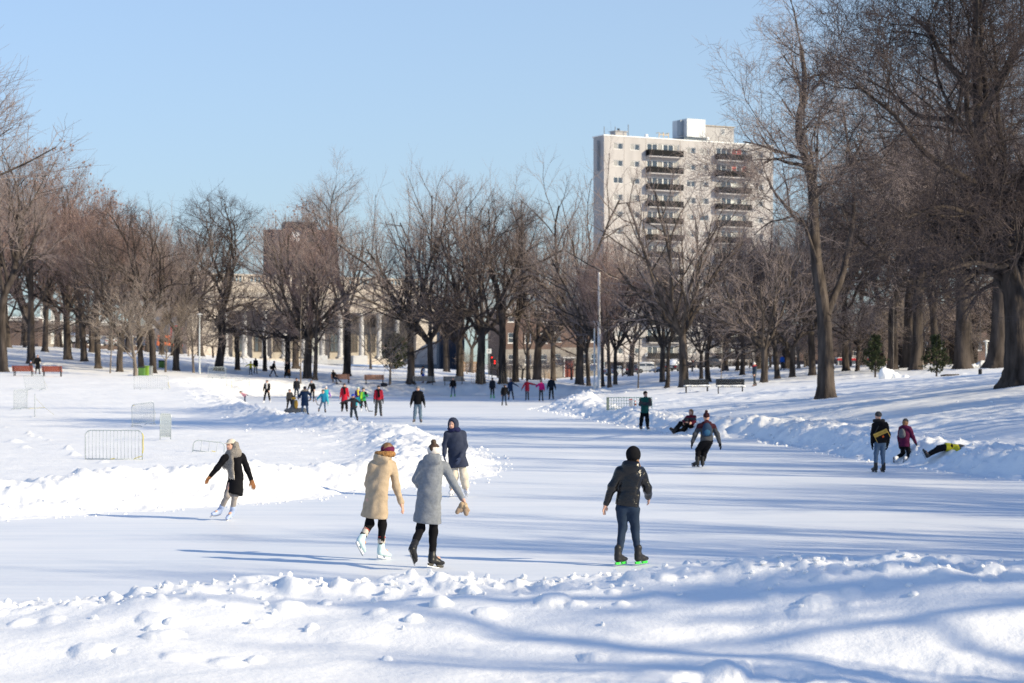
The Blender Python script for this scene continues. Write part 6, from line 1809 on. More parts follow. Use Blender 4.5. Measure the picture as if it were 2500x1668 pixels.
near('person skating in a black coat with grey fringed scarf, cream cap and pale leggings', (560, 1270), -38, dict(
    head=(563.5, 1087.5, -.04), neck=(571, 1107), pel=(577, 1172), shR=(549, 1116.5, -.10), shL=(592, 1115, .06), elR=(530, 1143, -.1), wrR=(514.5, 1162, -.08), elL=(604, 1146, .08), wrL=(614, 1173, .02),
    hipR=(566, 1180, -.06), hipL=(584, 1179, .06), knR=(555, 1210, -.16), anR=(537, 1247, -.02), knL=(573, 1212, -.1), anL=(566, 1245, .02), heelR=(540, 1262), toeR=(521, 1267, -.16), heelL=(567, 1262), toeL=(556, 1266, -.2)), .92, hface=-32,
    top=BLACKC, legs=TAUPE, res=.014, hem=.31, flare=.06, legw=.95, slim=.96, hat='cap', hatm=CREAMC, hair='short', scarf=(SCARFG, 'big'), glove=TAN, bootm=BLUE_BOOT, holdm=W_BOOT, flatR=False)
near('person seen from behind in a beige knee-length coat, plum headband and white skates', (935, 1367), 152, dict(
    head=(947, 1101, .02), neck=(938, 1117, 0), pel=(918, 1207), shL=(910, 1135, -.02), shR=(958, 1137, .06), elR=(967, 1187, .06), wrR=(979.5, 1229, .0), elL=(899, 1180, .06), wrL=(908, 1195, .30),
    hipL=(905, 1222), hipR=(931, 1222), knL=(903.5, 1278, .06), anL=(881, 1318, -.16), knR=(934, 1281, .08), anR=(930, 1338, .0), heelL=(872, 1343), toeL=(884, 1352, .12), heelR=(926, 1360), toeR=(949, 1363, .14)), .97, hface=128,
    top=BEIGE, legs=BLACKC, res=.014, hem=.36, flare=.055, hat='band', hatm=PLUM, hair='short', hairm=mat('hair_light_brown', (.17, .10, .05), rough=.5, noise=.3, nscale=30), hood_down=True, fur=FUR_O, bootm=SKYB, holdm=W_BOOT, socks=True, flatL=False, wrinkle=.007)
near('person seen from behind in a grey wool coat with a hair bun and white headband', (1056, 1387), 168, dict(
    head=(1060, 1103, .02), neck=(1059, 1119), pel=(1047, 1220), shL=(1031, 1136, 0), shR=(1085, 1138, .04), elL=(1016, 1172, .04), wrL=(1022, 1186, .26), elR=(1107, 1180, .04), wrR=(1129, 1218, -.04),
    hipL=(1033, 1235), hipR=(1060, 1235), knL=(1027, 1290, .05), anL=(1008, 1338, -.30), knR=(1058, 1300, .08), anR=(1055, 1352, .0), heelL=(1001, 1352, -.3), toeL=(1012, 1376, -.16), heelR=(1049, 1377), toeR=(1079, 1379, .12)), .98, hface=165,
    top=GREYW, legs=BLACKC, res=.014, hem=.34, flare=.045, hat='band', hatm=OFFW, hair='bun', hood_down=True, bootm=GREY_BOOT, flatL=False, wrinkle=.006)
near('person in a navy hooded parka, cream trousers and white skates facing the camera', (1118, 1213), -14, dict(
    head=(1105.5, 1037, -.06), neck=(1109, 1052, -.02), pel=(1116, 1112), shR=(1092, 1060, -.05), shL=(1130, 1059, .05), elR=(1086, 1086, 0), wrR=(1085, 1108, -.12), elL=(1135, 1090, 0), wrL=(1123, 1119, -.22),
    hipR=(1107, 1120), hipL=(1126, 1120), knR=(1109, 1163, -.04), anR=(1105, 1196, 0), knL=(1133, 1163, -.04), anL=(1138, 1196, .04), heelR=(1106, 1208), toeR=(1099, 1210, -.2), heelL=(1138, 1207), toeL=(1142, 1210, -.22)), 1.0, hface=-22,
    top=PARKA, legs=CREAMC, res=.015, hem=.27, flare=.05, puff=.008, legw=1.45, slim=1.04, hat='hood', hatm=PARKA, hair='short', hairm=NAVY, scarf=(cloth('navy_knit', (.012, .014, .055)), 'snood'), glove=NAVY, bootm=W_BOOT, holdm=W_BOOT)
near('person from behind in glossy black jacket, black beanie, jeans and neon green skates', (1542, 1382), 162, dict(
    head=(1547, 1117, .02), neck=(1543, 1135), pel=(1531, 1232), shL=(1514, 1151), shR=(1566, 1155, .05), elL=(1495, 1191), wrL=(1480, 1231, .02), elR=(1580, 1193, .1), wrR=(1583, 1214, .24),
    hipL=(1518, 1243), hipR=(1546, 1243), knL=(1521, 1288, .05), anL=(1509, 1340, -.05), knR=(1550, 1290, .06), anR=(1558, 1348, .04), heelL=(1505, 1361), toeL=(1523, 1364, .14), heelR=(1554, 1366), toeR=(1576, 1369, .14)), .97, hface=150,
    top=GLOSS, legs=DJEAN, res=.014, hem=.02, puff=.014, slim=1.05, hat='slouch', hatm=BLACKC, hair='side', hairm=HAIR_A, hood_down=True, bootm=mat('black_aqua_boot', (.02, .02, .022), rough=.45, noise=0, nscale=9, col2=(.02, .20, .30)), holdm=GREENH, wrinkle=.008)
_mg = lambda X, J: ((X[:, 2] < J['pel'][2] + .34) ).astype(int)
P6 = near('crouching skater seen from behind in a maroon and grey jacket and dark bobble hat', (1708, 1142), 180, dict(
    head=(1724.5, 1020, .22), neck=(1725, 1034, .14), pel=(1725, 1076, -.05), shL=(1708, 1041, .10), shR=(1741.5, 1041, .10), elL=(1697, 1061), wrL=(1691, 1079, 0), elR=(1751, 1061), wrR=(1757, 1081, 0),
    hipL=(1718, 1079, -.04), hipR=(1733, 1079, -.04), knL=(1705, 1099, .16), anL=(1703, 1128, -.02), knR=(1720, 1102, .18), anR=(1715, 1126, .06), heelL=(1701, 1135), toeL=(1689, 1137, .14), heelR=(1714, 1134), toeR=(1716, 1135, .26)), 1.02,
    top=[MAROON, GREYC], two=_mg, legs=BLACKC, res=.016, hem=.04, puff=.012, legw=1.3, slim=1.05, hat='pom', hatm=cloth('dark_wine_knit', (.03, .008, .012)), glove=BLACKC, hood_down=True, wrinkle=.007)
P7 = near('person in black jacket and jeans at the right ice edge, yellow bag on back', (2146, 1155), 170, dict(
    head=(2144, 1018, .0), neck=(2146, 1032), pel=(2149, 1079), shL=(2135, 1038), shR=(2162, 1037), elL=(2131, 1060), wrL=(2129.5, 1082), elR=(2168, 1060), wrR=(2167, 1082),
    hipL=(2143, 1085), hipR=(2156, 1085), knL=(2139, 1107), anL=(2138, 1140), knR=(2155, 1107), anR=(2157, 1140), heelL=(2138, 1148), toeL=(2130, 1149, .16), heelR=(2158, 1148), toeR=(2152, 1149, .18)), .97, hface=200,
    top=BLACKC, legs=JEANS, res=.016, hem=.03, puff=.012, hat='beanie', hatm=CHAR, hood_down=True, fur=cloth('black_fur', (.02, .018, .018), bump=.02), glove=BLACKC, bootm=GREY_BOOT)
P10 = near('person with folded arms in a dark green jacket and black beanie at the ice edge', (1574, 1051), 16, dict(
    head=(1575.8, 963, -.03), neck=(1576, 972), pel=(1574, 1006), shR=(1566, 976), shL=(1586, 976), elR=(1563, 988, -.02), wrR=(1578, 986.5, -.30), elL=(1588, 988, -.02), wrL=(1571, 985, -.34),
    hipR=(1569, 1009), hipL=(1579, 1009), knR=(1566, 1025), anR=(1564, 1043), knL=(1580, 1025), anL=(1581, 1043), heelR=(1564, 1049), toeR=(1567, 1050, -.2), heelL=(1581, 1049), toeL=(1585, 1050, -.2)), 1.0, hface=30,
    top=[DGREEN, CHAR], two=lambda X, J: ((np.abs(X[:, 0] - J['pel'][0]) > .17) | ((X[:, 1] < J['neck'][1] - .2) & (X[:, 2] > J['pel'][2] + .2))).astype(int), legs=BLACKC, res=.018, hem=.05, puff=.02, legw=1.4, slim=1.05, hat='beanie', hatm=BLACKC, hair='short', glove=CHAR, bootm=mat('black_white_boot', (.03, .03, .032), rough=.4, noise=0, nscale=7, col2=(.5, .5, .5)), holdm=W_BOOT)

def posed(label, px, py, h, ice=True, P0=None, group=None, cat='person', **k):
    pk = {q: k.pop(q) for q in ('face', 'spread', 'legf', 'knee', 'lean', 'side', 'arms', 'head', 'child_', 'hunch') if q in k}
    P = P0 or base(px, py, ice)
    walk = k.get('boot') == 'walk'
    J = pose(h, feet=.09 if walk else .15, **pk)
    for q in ('pel',): pass
    return P, J, person(P, J, label, **k)
# kneeling, lying and sitting figures on the right bank
def lower(J, dz):
    for q, v in J.items():
        if isinstance(v, np.ndarray) and q not in ('f', 'l', 'u', 'hf', 'ftL', 'ftR', 'shankL', 'shankR'): J[q] = v + V3(0, 0, dz)
    return J
def kneeling():
    P = on_ice(2214, 1134); P.y += .35; P.z = ground(P.x, P.y).z
    J = pose(1.55, face=140, spread=(10, 8), legf=(28, 8), knee=(100, 88), lean=6, arms=((14, 10, 20), (10, 26, 22)))
    lower(J, .06 - min(J['knL'][2], J['knR'][2]) + .02)
    for sd in 'LR': J['ft' + sd] = V3(-.1, .2, -1); 
    J['flatfeet'] = False
    person(P, J, 'person kneeling at the foot of the right bank in a maroon jacket, grey backpack', top=cloth('wine_cloth', (.085, .008, .04)), legs=BLACKC, res=.016, hem=.12, flare=.03, puff=.01, legw=1.1, hat='beanie', hatm=CHAR, hair='long', hairm=HAIR_A, glove=BLACKC, hood_down=True, bootm=W_BOOT)
    return P, J
P8 = kneeling()
def lying():
    P = hit(2310, 1099)
    q = dict(head=(2348, 1093, .05), neck=(2341, 1092, .03), pel=(2309, 1088), shL=(2338, 1088, .20), shR=(2338, 1094, -.14), elL=(2346, 1092, .42), wrL=(2352, 1096, .55), elR=(2344, 1097, -.20), wrR=(2350, 1098, -.16),
             hipL=(2305, 1088, .09), hipR=(2305, 1090, -.09), knL=(2286, 1095, .10), knR=(2286, 1097, -.10), anL=(2265, 1106, .12), anR=(2266, 1109, -.10), heelL=(2262, 1112, .1), toeL=(2256, 1100, .12), heelR=(2264, 1115, -.1), toeR=(2259, 1104, -.16))
    J = joints_px(P.y, 0, q, .92, 0, P)
    J['f'] = V3(-.25, -.15, .95); J['f'] /= np.linalg.norm(J['f']); J['l'] = V3(0, 1, 0); J['hf'] = V3(.1, -.5, .85); J['hf'] /= np.linalg.norm(J['hf']); J['flatfeet'] = False
    # bring the figure onto the slope
    lo = min(J['pel'][2], J['anL'][2])
    P = P - Vector((0, 0, .04))
    person(P, J, 'person lying face down across the right snowbank in black with a yellow stripe', top=[BLACKC, YEL, TEAL], two=lambda X, J: np.where(X[:, 0] > J['shL'][0] + .01, 2, np.where(X[:, 0] < J['pel'][0] + .36, np.where(X[:, 0] > J['pel'][0] - .02, 1, 0), 0)), legs=BLACKC, res=.017, hem=.03, puff=.012, legw=1.15, hat='beanie', hatm=CHAR, glove=TEAL, bootm=mat('black_white_boot', (.03, .03, .032)), holdm=W_BOOT)
lying()
def sitting():
    P = hit(1688, 1046)
    q = dict(head=(1686.5, 1006, -.08), neck=(1687, 1015, -.03), pel=(1689, 1038), shR=(1677.5, 1019, -.10), shL=(1696, 1018, .06), elR=(1669, 1028, -.15), wrR=(1668, 1033, -.42), elL=(1696, 1029, -.05), wrL=(1688, 1033, -.4),
             hipR=(1684, 1040, -.1), hipL=(1692, 1040, .0), knR=(1661, 1032, -.5), anR=(1645, 1050, -.6), knL=(1665, 1037, -.4), anL=(1646, 1052, -.55), heelR=(1641, 1053, -.6), toeR=(1636, 1047, -.66), heelL=(1643, 1056, -.55), toeL=(1638, 1050, -.6))
    J = joints_px(P.y, -45, q, .98, -50, P); J['flatfeet'] = False
    person(P, J, 'bareheaded person in a maroon jacket sitting on the snowbank with legs stretched out', top=[cloth('wine_red_cloth', (.14, .01, .025)), GREYC], two=lambda X, J: (np.abs(X[:, 2] - J['neck'][2] + .14) < .05).astype(int), legs=BLACKC, res=.018, hem=.03, puff=.01, hair='long', hairm=HAIR_A)
    P = hit(1672, 1054)
    q = dict(head=(1676, 1031, -.1), neck=(1678, 1038, -.02), pel=(1670, 1049), shR=(1674, 1040, -.14), shL=(1683, 1039, .08), elR=(1668, 1045, -.2), wrR=(1663, 1048, -.25), elL=(1687, 1045, .08), wrL=(1684, 1050, -.05),
             hipR=(1668, 1050, -.08), hipL=(1670, 1050, .04), knR=(1657, 1049, -.12), anR=(1647, 1054, -.14), knL=(1658, 1051, .02), anL=(1648, 1056, .0), heelR=(1644, 1056, -.14), toeR=(1642, 1051, -.16), heelL=(1645, 1058), toeL=(1643, 1053, -.02))
    J = joints_px(P.y - .35, -40, q, .70, -30, P); J['hs'] = 1.25; J['flatfeet'] = False
    person(P, J, 'child in a black helmet and dark snowsuit lying against the sitting person', top=[BLACKC, ORANGE], two=lambda X, J: (X[:, 0] > J['shL'][0] + .01).astype(int), legs=BLACKC, res=.02, hem=.03, puff=.02, legw=1.3, hat='helmet', hatm=BLKH, glove=BLACKC)
sitting()

# the crowd on the far lane
A0 = ((8, 0, 8), (8, 0, 8)); AH = ((12, 8, 25), (12, 8, 25)); R2 = .026
posed('small child in a rose jacket and black helmet bending forward by the far bank', 598, 986, 1.12, face=-75, lean=48, legf=(4, -2), child_=True, arms=((20, -50, 0), (20, -60, 0)), top=ROSE, legs=NAVY, res=R2, hem=.02, puff=.02, legw=1.25, hat='helmet', hatm=BLKH, glove=CHAR, bootm=W_BOOT)
posed('person in black with a pale scarf standing legs apart on white skates', 652, 985, 1.74, face=-8, spread=(10, 12), arms=((10, 14, 30), (10, 14, 30)), top=BLACKC, legs=BLACKC, res=R2, hem=.06, puff=.012, legw=1.2, hat='beanie', hatm=BLACKC, scarf=(cloth('pale_scarf', (.50, .48, .46)), 'ends'), bootm=W_BOOT, holdm=W_BOOT)
posed('tall person in a black coat and black cap with a red mark', 724, 977, 1.82, face=5, spread=(4, 5), arms=((8, -10, 5), (8, -10, 5)), top=cloth('black_wool', (.018, .018, .022)), legs=DJEAN, res=R2, hem=.10, puff=.008, hat='cap', hatm=mat('black_red_cap', (.02, .02, .02), rough=.8, noise=0, nscale=5, col2=(.25, .02, .03)), bootm=BLK, holdm=W_BOOT)
posed('child in a grey helmet and dark patterned snowsuit left of the navy parka', 707, 1000, 1.36, face=10, spread=(9, 9), child_=True, arms=((22, 5, 15), (10, 5, 10)), top=mat('dark_patterned_cloth', (.03, .028, .03), rough=.9, noise=.0, nscale=14, col2=(.10, .07, .08)), legs=BLACKC, res=R2, hem=.05, puff=.02, legw=1.25, hat='helmet', hatm=mat('grey_plastic', (.12, .13, .15), rough=.35), glove=BLACKC)
posed('person in black with a grey loop scarf leaning on one skate', 763, 982, 1.70, face=-15, spread=(3, 14), legf=(8, -20), side=-8, arms=((16, 0, 45), (30, -12, 20)), top=BLACKC, legs=BLACKC, res=R2, hem=.03, hat='beanie', hatm=cloth('mauve_knit', (.13, .10, .12)), scarf=(cloth('grey_scarf', (.22, .22, .23)), 'snood'))
P18 = posed('person seen from behind in a navy parka with tan fur hood and blue cap', 744, 1019, 1.74, face=180, spread=(6, 7), arms=((28, 35, 55), (30, 50, 95)), top=cloth('deep_navy_cloth', (.012, .03, .07)), legs=JEANS, res=.022, hem=.27, flare=.03, puff=.02, hat='beanie', hatm=mat('blue_black_cap', (.02, .02, .03), rough=.7, noise=0, nscale=6, col2=(.02, .22, .48)), fur=FUR_T, boot='walk')
posed('child in a teal jacket and jeans gliding with one arm out', 790, 1008, 1.42, face=8, spread=(2, 20), legf=(4, -8), side=-4, child_=True, arms=((10, 5, 12), (42, 5, 8)), top=TEAL, legs=JEANS, res=.022, hem=.10, puff=.018, hat='beanie', hatm=CHAR, hood_down=True)
posed('child in a turquoise snowsuit with purple sleeves and a white hat', 796, 992, 1.42, face=12, spread=(7, 5), legf=(0, 10), child_=True, arms=((26, 0, 14), (10, 0, 10)), top=[TURQ, cloth('violet_cloth', (.22, .07, .42))], two=lambda X, J: (np.abs(X[:, 0] - J['pel'][0]) > .19).astype(int), legs=TURQ, res=R2, hem=.0, puff=.02, legw=1.3, hat='beanie', hatm=WHITEK, bootm=W_BOOT, holdm=W_BOOT)
posed('person in a long red coat with a black scarf and black beanie', 841, 1006, 1.72, face=4, spread=(4, 4), arms=((12, 0, 8), (12, 0, 8)), top=RED, legs=BLACKC, res=.022, hem=.36, flare=.05, legw=1.5, hat='beanie', hatm=CHAR, scarf=(BLACKC, 'ends'))
posed('child in a bright blue helmet with both arms spread wide', 862, 1029, 1.42, face=-4, spread=(14, 4), child_=True, arms=((55, 0, 20), (74, 0, 4)), top=[CHAR, cloth('rust_cloth', (.12, .03, .018))], two=lambda X, J: ((X[:, 2] < J['neck'][2] - .17) & (X[:, 0] < J['pel'][0] - .04)).astype(int), legs=cloth('slate_cloth', (.035, .045, .055)), res=.022, hem=.02, puff=.015, legw=1.25, hat='helmet', hatm=BLUEH, scarf=(BLACKC, 'snood'), glove=BLACKC)
posed('child in a navy jacket with a yellow scarf and turquoise trousers', 874, 997, 1.45, face=0, spread=(8, 2), child_=True, arms=((14, 10, 20), (10, 5, 20)), top=PURP, legs=TURQ, res=R2, hem=.02, puff=.015, legw=1.2, hat='helmet', hatm=cloth('mint_knit', (.48, .56, .46)), scarf=(YEL, 'ends'))
posed('child in a green and lime jacket with a hockey stick', 887, 1005, 1.50, face=10, spread=(9, 5), child_=True, arms=((24, 30, 75), (10, 10, 20)), top=[GREEN, LIME, BLACKC], two=lambda X, J: np.where((X[:, 0] < J['pel'][0] - .02) & (X[:, 1] < J['neck'][1] + .02) & (X[:, 0] > J['pel'][0] - .17), 1, np.where((X[:, 2] > J['neck'][2] - .16) & (X[:, 0] > J['pel'][0] + .06), 2, 0)), legs=BLACKC, res=.022, hem=.12, puff=.02, flare=.02, hat='beanie', hatm=cloth('dark_grey_knit', (.05, .06, .055)), glove=BLACKC, bootm=W_BOOT, holdm=W_BOOT)
posed('person in a crimson jacket, black beanie and dark grey trousers', 924, 1018, 1.72, face=6, spread=(4, 5), arms=((10, -4, 5), (10, 4, 12)), top=[CRIM, CHAR], two=lambda X, J: (X[:, 2] < J['pel'][2] + .04).astype(int) * (np.abs(X[:, 0] - J['pel'][0]) > .18).astype(int), legs=cloth('dark_grey_denim', (.05, .055, .06)), res=.02, hem=.02, puff=.012, legw=1.25, hat='beanie', hatm=BLACKC, scarf=(BLACKC, 'ends'), glove=BLACKC, bootm=BLK, holdm=W_BOOT)
posed('person in a black jacket, jeans and grey tasselled hat alone in mid rink', 1020, 1034, 1.80, face=0, spread=(4, 6), arms=((18, 2, 12), (18, 2, 12)), top=BLACKC, legs=cloth('washed_denim', (.10, .15, .21)), res=.019, hem=.06, puff=.03, legw=1.3, hat='beanie', hatm=cloth('grey_knit', (.10, .10, .10)), scarf=(BLACKC, 'snood'), glove=CHAR, bootm=mat('black_white_boot', (.03, .03, .032)), holdm=W_BOOT)
posed('person in a black jacket and pale jeans standing before the grey bench', 1106, 970, 1.76, face=-10, spread=(5, 5), arms=((12, 0, 20), (12, 0, 20)), top=BLACKC, legs=JEANS, res=.028, hem=.08, puff=.015, hair='short', bootm=cloth('green_boot', (.05, .35, .10)), holdm=GREENH)
posed('person seen from behind all in black on bright green skates', 1202, 973, 1.78, face=175, spread=(2, 3), arms=((8, 0, 5), (8, 0, 5)), top=cloth('blue_black_cloth', (.010, .015, .025)), legs=BLACKC, res=.028, hem=.10, puff=.01, hat='beanie', hatm=BLACKC, bootm=cloth('green_boot', (.05, .35, .10)), holdm=GREENH)
posed('stooping person in a black coat and jeans, shorter and nearer than the one in navy', 1231, 992, 1.55, face=168, lean=14, spread=(5, 5), hunch=18, arms=((14, 10, 30), (14, 10, 30)), top=BLACKC, legs=DJEAN, res=.026, hem=.10, puff=.03, hat='helmet', hatm=mat('black_pink_hat', (.02, .02, .02), rough=.8, noise=0, nscale=4, col2=(.25, .03, .09)), bootm=BLK, holdm=W_BOOT)
posed('person seen from behind in a navy coat reaching one arm to the right', 1247, 977, 1.72, face=185, spread=(6, 9), arms=((10, 0, 15), (58, 0, 2)), top=cloth('deep_navy_cloth', (.012, .03, .07)), legs=BLACKC, res=.027, hem=.22, flare=.02, hat='beanie', hatm=NAVY, hood_down=True)
posed('person in a red coat with one arm stretched towards the person in pink', 1287, 978, 1.70, face=180, spread=(1, 1), legf=(4, -6), arms=((30, 0, 10), (76, 0, 4)), top=CRIM, legs=BLACKC, res=.027, hem=.18, flare=.02, puff=.015, hat='beanie', hatm=BLACKC, glove=BLACKC, hood_down=True)
posed('person in a bright pink padded jacket with a hand on the hip', 1321, 980, 1.66, face=180, spread=(3, 3), arms=((48, -10, 70), (14, 0, 20)), top=PINK, legs=CHAR, res=.027, hem=.02, puff=.02, hat='beanie', hatm=BLACKC, hood_down=True)
posed('big person in black jacket and trousers right of the one in pink', 1346, 976, 1.86, face=180, spread=(4, 4), arms=((16, 0, 12), (18, 0, 12)), top=cloth('blue_black_cloth', (.010, .015, .025)), legs=BLACKC, res=.028, hem=.08, puff=.03, legw=1.15, hat='beanie', hatm=BLACKC, glove=BLACKC)
# walkers in the park behind
def far(label, px, py, h, D=None, **k):
    P = at(px, D) if D else hit(px, py)
    k.setdefault('boot', 'walk'); k.setdefault('res', .034)
    return posed(label, px, py, h, P0=P, **k)
far('child in a yellow jacket with a grey backpack, arms held out, far behind the rink', 612, 915, 1.40, face=180, arms=((62, 0, 5), (50, 0, 10)), child_=True, spread=(4, 4), top=YEL, legs=DJEAN, hem=.03, puff=.015, hat='beanie', hatm=CHAR)
far('dark-clothed person walking beside the child in yellow', 624, 913, 1.65, face=175, arms=A0, legf=(10, -10), top=BLACKC, legs=CHAR, hem=.10, puff=.02, hat='beanie', hatm=BLACKC)
far('person in black with a shoulder bag walking to the right behind the bank', 667, 921, 1.68, face=80, arms=((8, 20, 10), (8, -15, 20)), legf=(22, -20), lean=8, top=BLACKC, legs=DJEAN, hem=.12, puff=.02, hat='beanie', hatm=cloth('teal_knit', (.03, .14, .22)))
far('person in a dark coat carrying a brown bag walking behind the man in the cap', 701, 924, 1.72, face=20, arms=A0, legf=(18, -18), top=BLACKC, legs=BLACKC, hem=.30, puff=.02, hair='long', hairm=HAIR_A)
far('person in pale blue jacket and bright blue trousers walking by the grey bench', 1033, 936, 1.70, face=-30, arms=((20, 30, 80), (10, 0, 10)), legf=(16, -14), top=[PALEB, BLACKC], two=lambda X, J: (X[:, 0] < J['pel'][0] - .05).astype(int), legs=BLUEP, hem=.02, puff=.01, legw=1.1, hat='hood', hatm=BLACKC)
far('person with white hair and red scarf walking behind the right slope', 1842, 944, 1.74, face=-60, arms=((10, 10, 20), (10, -20, 5)), legf=(14, -16), top=cloth('slate_blue_cloth', (.035, .05, .07)), legs=CHAR, hem=.08, puff=.02, hat='beanie', hatm=WHITEK, scarf=(RED, 'snood'))
far('person in a long black coat standing behind the two red benches', 92, 914, 1.75, face=20, arms=((10, 20, 70), (10, 10, 20)), top=BLACKC, legs=BLACKC, hem=.46, flare=.04, puff=.015, hat='beanie', hatm=BROWN, glove=CREAMC)
far('small child in dark clothes and a blue hat behind the left red bench', 75, 908, 1.05, face=10, child_=True, arms=A0, top=CHAR, legs=BLACKC, hem=.05, puff=.03, hat='beanie', hatm=cloth('sky_knit', (.15, .30, .60)), scarf=(ROSE, 'snood'))
far('tiny figure in a bright blue jacket far off between the gnarled trees', 1910, 917, 1.6, D=215, face=180, arms=A0, top=cloth('royal_cloth', (.02, .12, .50)), legs=CHAR, hem=.05)
def bench_sitter():
    P = hit(817, 935)
    J = pose(1.72, face=48, spread=(6, 6), legf=(72, 64), knee=(25, 40), lean=-16, arms=((12, 20, 60), (12, 20, 60)))
    lower(J, .50 - J['pel'][2])
    person(P + Vector((0, -.35, 0)), J, 'person in dark clothes reclining on the left orange bench', top=BLACKC, legs=DJEAN, res=.03, hem=.06, puff=.02, hair='short', hairm=HAIR_B, boot='walk')
bench_sitter()
# ------------------------------------------------------------------ things people carry or have put down
def pack(label, P, J, c, size, m, name='backpack', strap=True, back=.15, drop=.2, flap=None):
    s = J['s']; f, l, u = J['f'], J['l'], J['u']
    if not strap: pass
    r = empty(name, P); tag(r, label, 'bag' if name != 'backpack' else 'backpack')
    C = J['neck'] - u * drop * s - f * back * s + l * c
    b = Sdf(.014); AX = np.stack([l, f, u])
    b.ell(C, (size[0] * s, size[1] * s, size[2] * s), AX, k=.03); b.cap(C - u * size[2] * .5 * s - l * size[0] * .5 * s, C - u * size[2] * .5 * s + l * size[0] * .5 * s, size[1] * .75 * s, size[1] * .75 * s, k=.05)
    b.noise(.003, 30, 2); obj('bag_body', b.mesh('bag_body', [m]), r)
    p = Sdf(.014); p.ell(C - u * .07 * s - f * size[1] * .62 * s, (size[0] * .68 * s, size[1] * .5 * s, size[2] * .42 * s), AX); obj('pocket', p.mesh('pocket', [flap or m]), r)
    t = MB()
    for w in (-1, 1):
        a = C + u * size[2] * .8 * s + l * w * .06 * s; q = J['neck'] + l * w * .10 * s + u * .03 * s - f * .02 * s; e = J['neck'] + l * w * .11 * s + f * .10 * s - u * .12 * s
        t.tube([a, q, e], .016 * s, 5)
    t.build('strap', BLK, r)
pack('dark blue backpack on the crouching maroon skater', P6[0], P6[1], 0, (.135, .085, .20), cloth('pack_blue', (.02, .045, .09)), flap=cloth('pack_blue_light', (.03, .10, .19)))
pack('grey backpack on the kneeling person in maroon', P8[0], P8[1], .02, (.11, .075, .16), cloth('pack_grey', (.12, .12, .13)))
def messenger():
    P, J = P7[0], P7[1]; s = J['s']; f, l, u = J['f'], J['l'], J['u']
    r = empty('messenger_bag', P); tag(r, 'yellow ochre messenger bag on the back of the person in jeans', 'bag')
    C = J['neck'] - u * .37 * s - f * .155 * s - l * .06 * s
    ang = R(-24); a = l * math.cos(ang) + u * math.sin(ang); b_ = -l * math.sin(ang) + u * math.cos(ang)
    M = Matrix((Vector(a), Vector(f), Vector(b_))).transposed()
    MB().box(C, (.40, .13, .26), M=M).build('bag_body', OCHRE, r, bevel=.035)
    MB().box(Vector(C) + M @ Vector((0, -.075, -.055)), (.36, .02, .17), M=M).build('bag_front', BLACKC, r, bevel=.01)
    MB().box(Vector(C) + M @ Vector((0, -.02, .115)), (.41, .15, .05), M=M).build('flap', OCHRE, r, bevel=.02)
    MB().box(Vector(C) + M @ Vector((-.02, -.09, -.02)), (.05, .012, .05), M=M).build('badge', ORANGE, r)
    pl = [Vector(C) + M @ Vector((.19, 0, .1)), Vector(J['neck'] - u * .1 * s + l * .02 - f * .14 * s), Vector(J['shL'] * .75 + J['shR'] * .25 + u * .085 * s), Vector(J['neck'] - u * .15 * s + f * .17 * s - l * .02), Vector(J['pel'] + u * .25 * s + f * .15 * s - l * .12 * s)]
    MB().tube(pl, .02, 5).build('strap', BLK, r)
messenger()
def mittens():
    p = pt(1130, 1236, on_ice(1056, 1387).y - .1); r = empty('mitten_pair', p); tag(r, 'pair of tan fur-lined mittens held by the person in the grey coat', 'mittens')
    for i, (dx, dz, ry) in enumerate(((-.02, .0, 35), (.03, -.01, -12))):
        s = Sdf(.011); s.cap((0, 0, .0), (0, -.01, -.10), .040, .034, n=(0, 1, 0), flat=.7); s.cap((.03, 0, -.03), (.05, 0, -.06), .016, .013); s.noise(.003, 60, i)
        o = obj('mitten', s.mesh('mitten', [cloth('suede_tan', (.33, .24, .17))]), r, (dx, 0, dz)); o.rotation_euler = (0, R(ry), 0)
        s = Sdf(.011); s.cap((0, 0, .005), (0, 0, .02), .045, .045); s.noise(.005, 90, i + 2); obj('cuff', s.mesh('cuff', [FUR_T]), o)
mittens()
def hockey_stick(label, P, top, mid, blade):
    r = empty('hockey_stick', P); tag(r, label, 'hockey stick')
    MB().tube([top, mid], .022, 5).build('shaft', mat('stick_dark', (.04, .04, .045)), r); MB().tube([mid, blade], [.028, .022], 5).build('blade', BLK, r)
P = on_ice(884, 1006); hockey_stick('hockey stick held low by the child in green', P, (.25, -.25, .75), (.42, -.3, .06), (.72, -.3, .05))
P = on_ice(762, 990); hockey_stick('hockey stick held by the person with the grey loop scarf', P, (.15, -.3, .8), (.42, -.35, .06), (.58, -.36, .05))
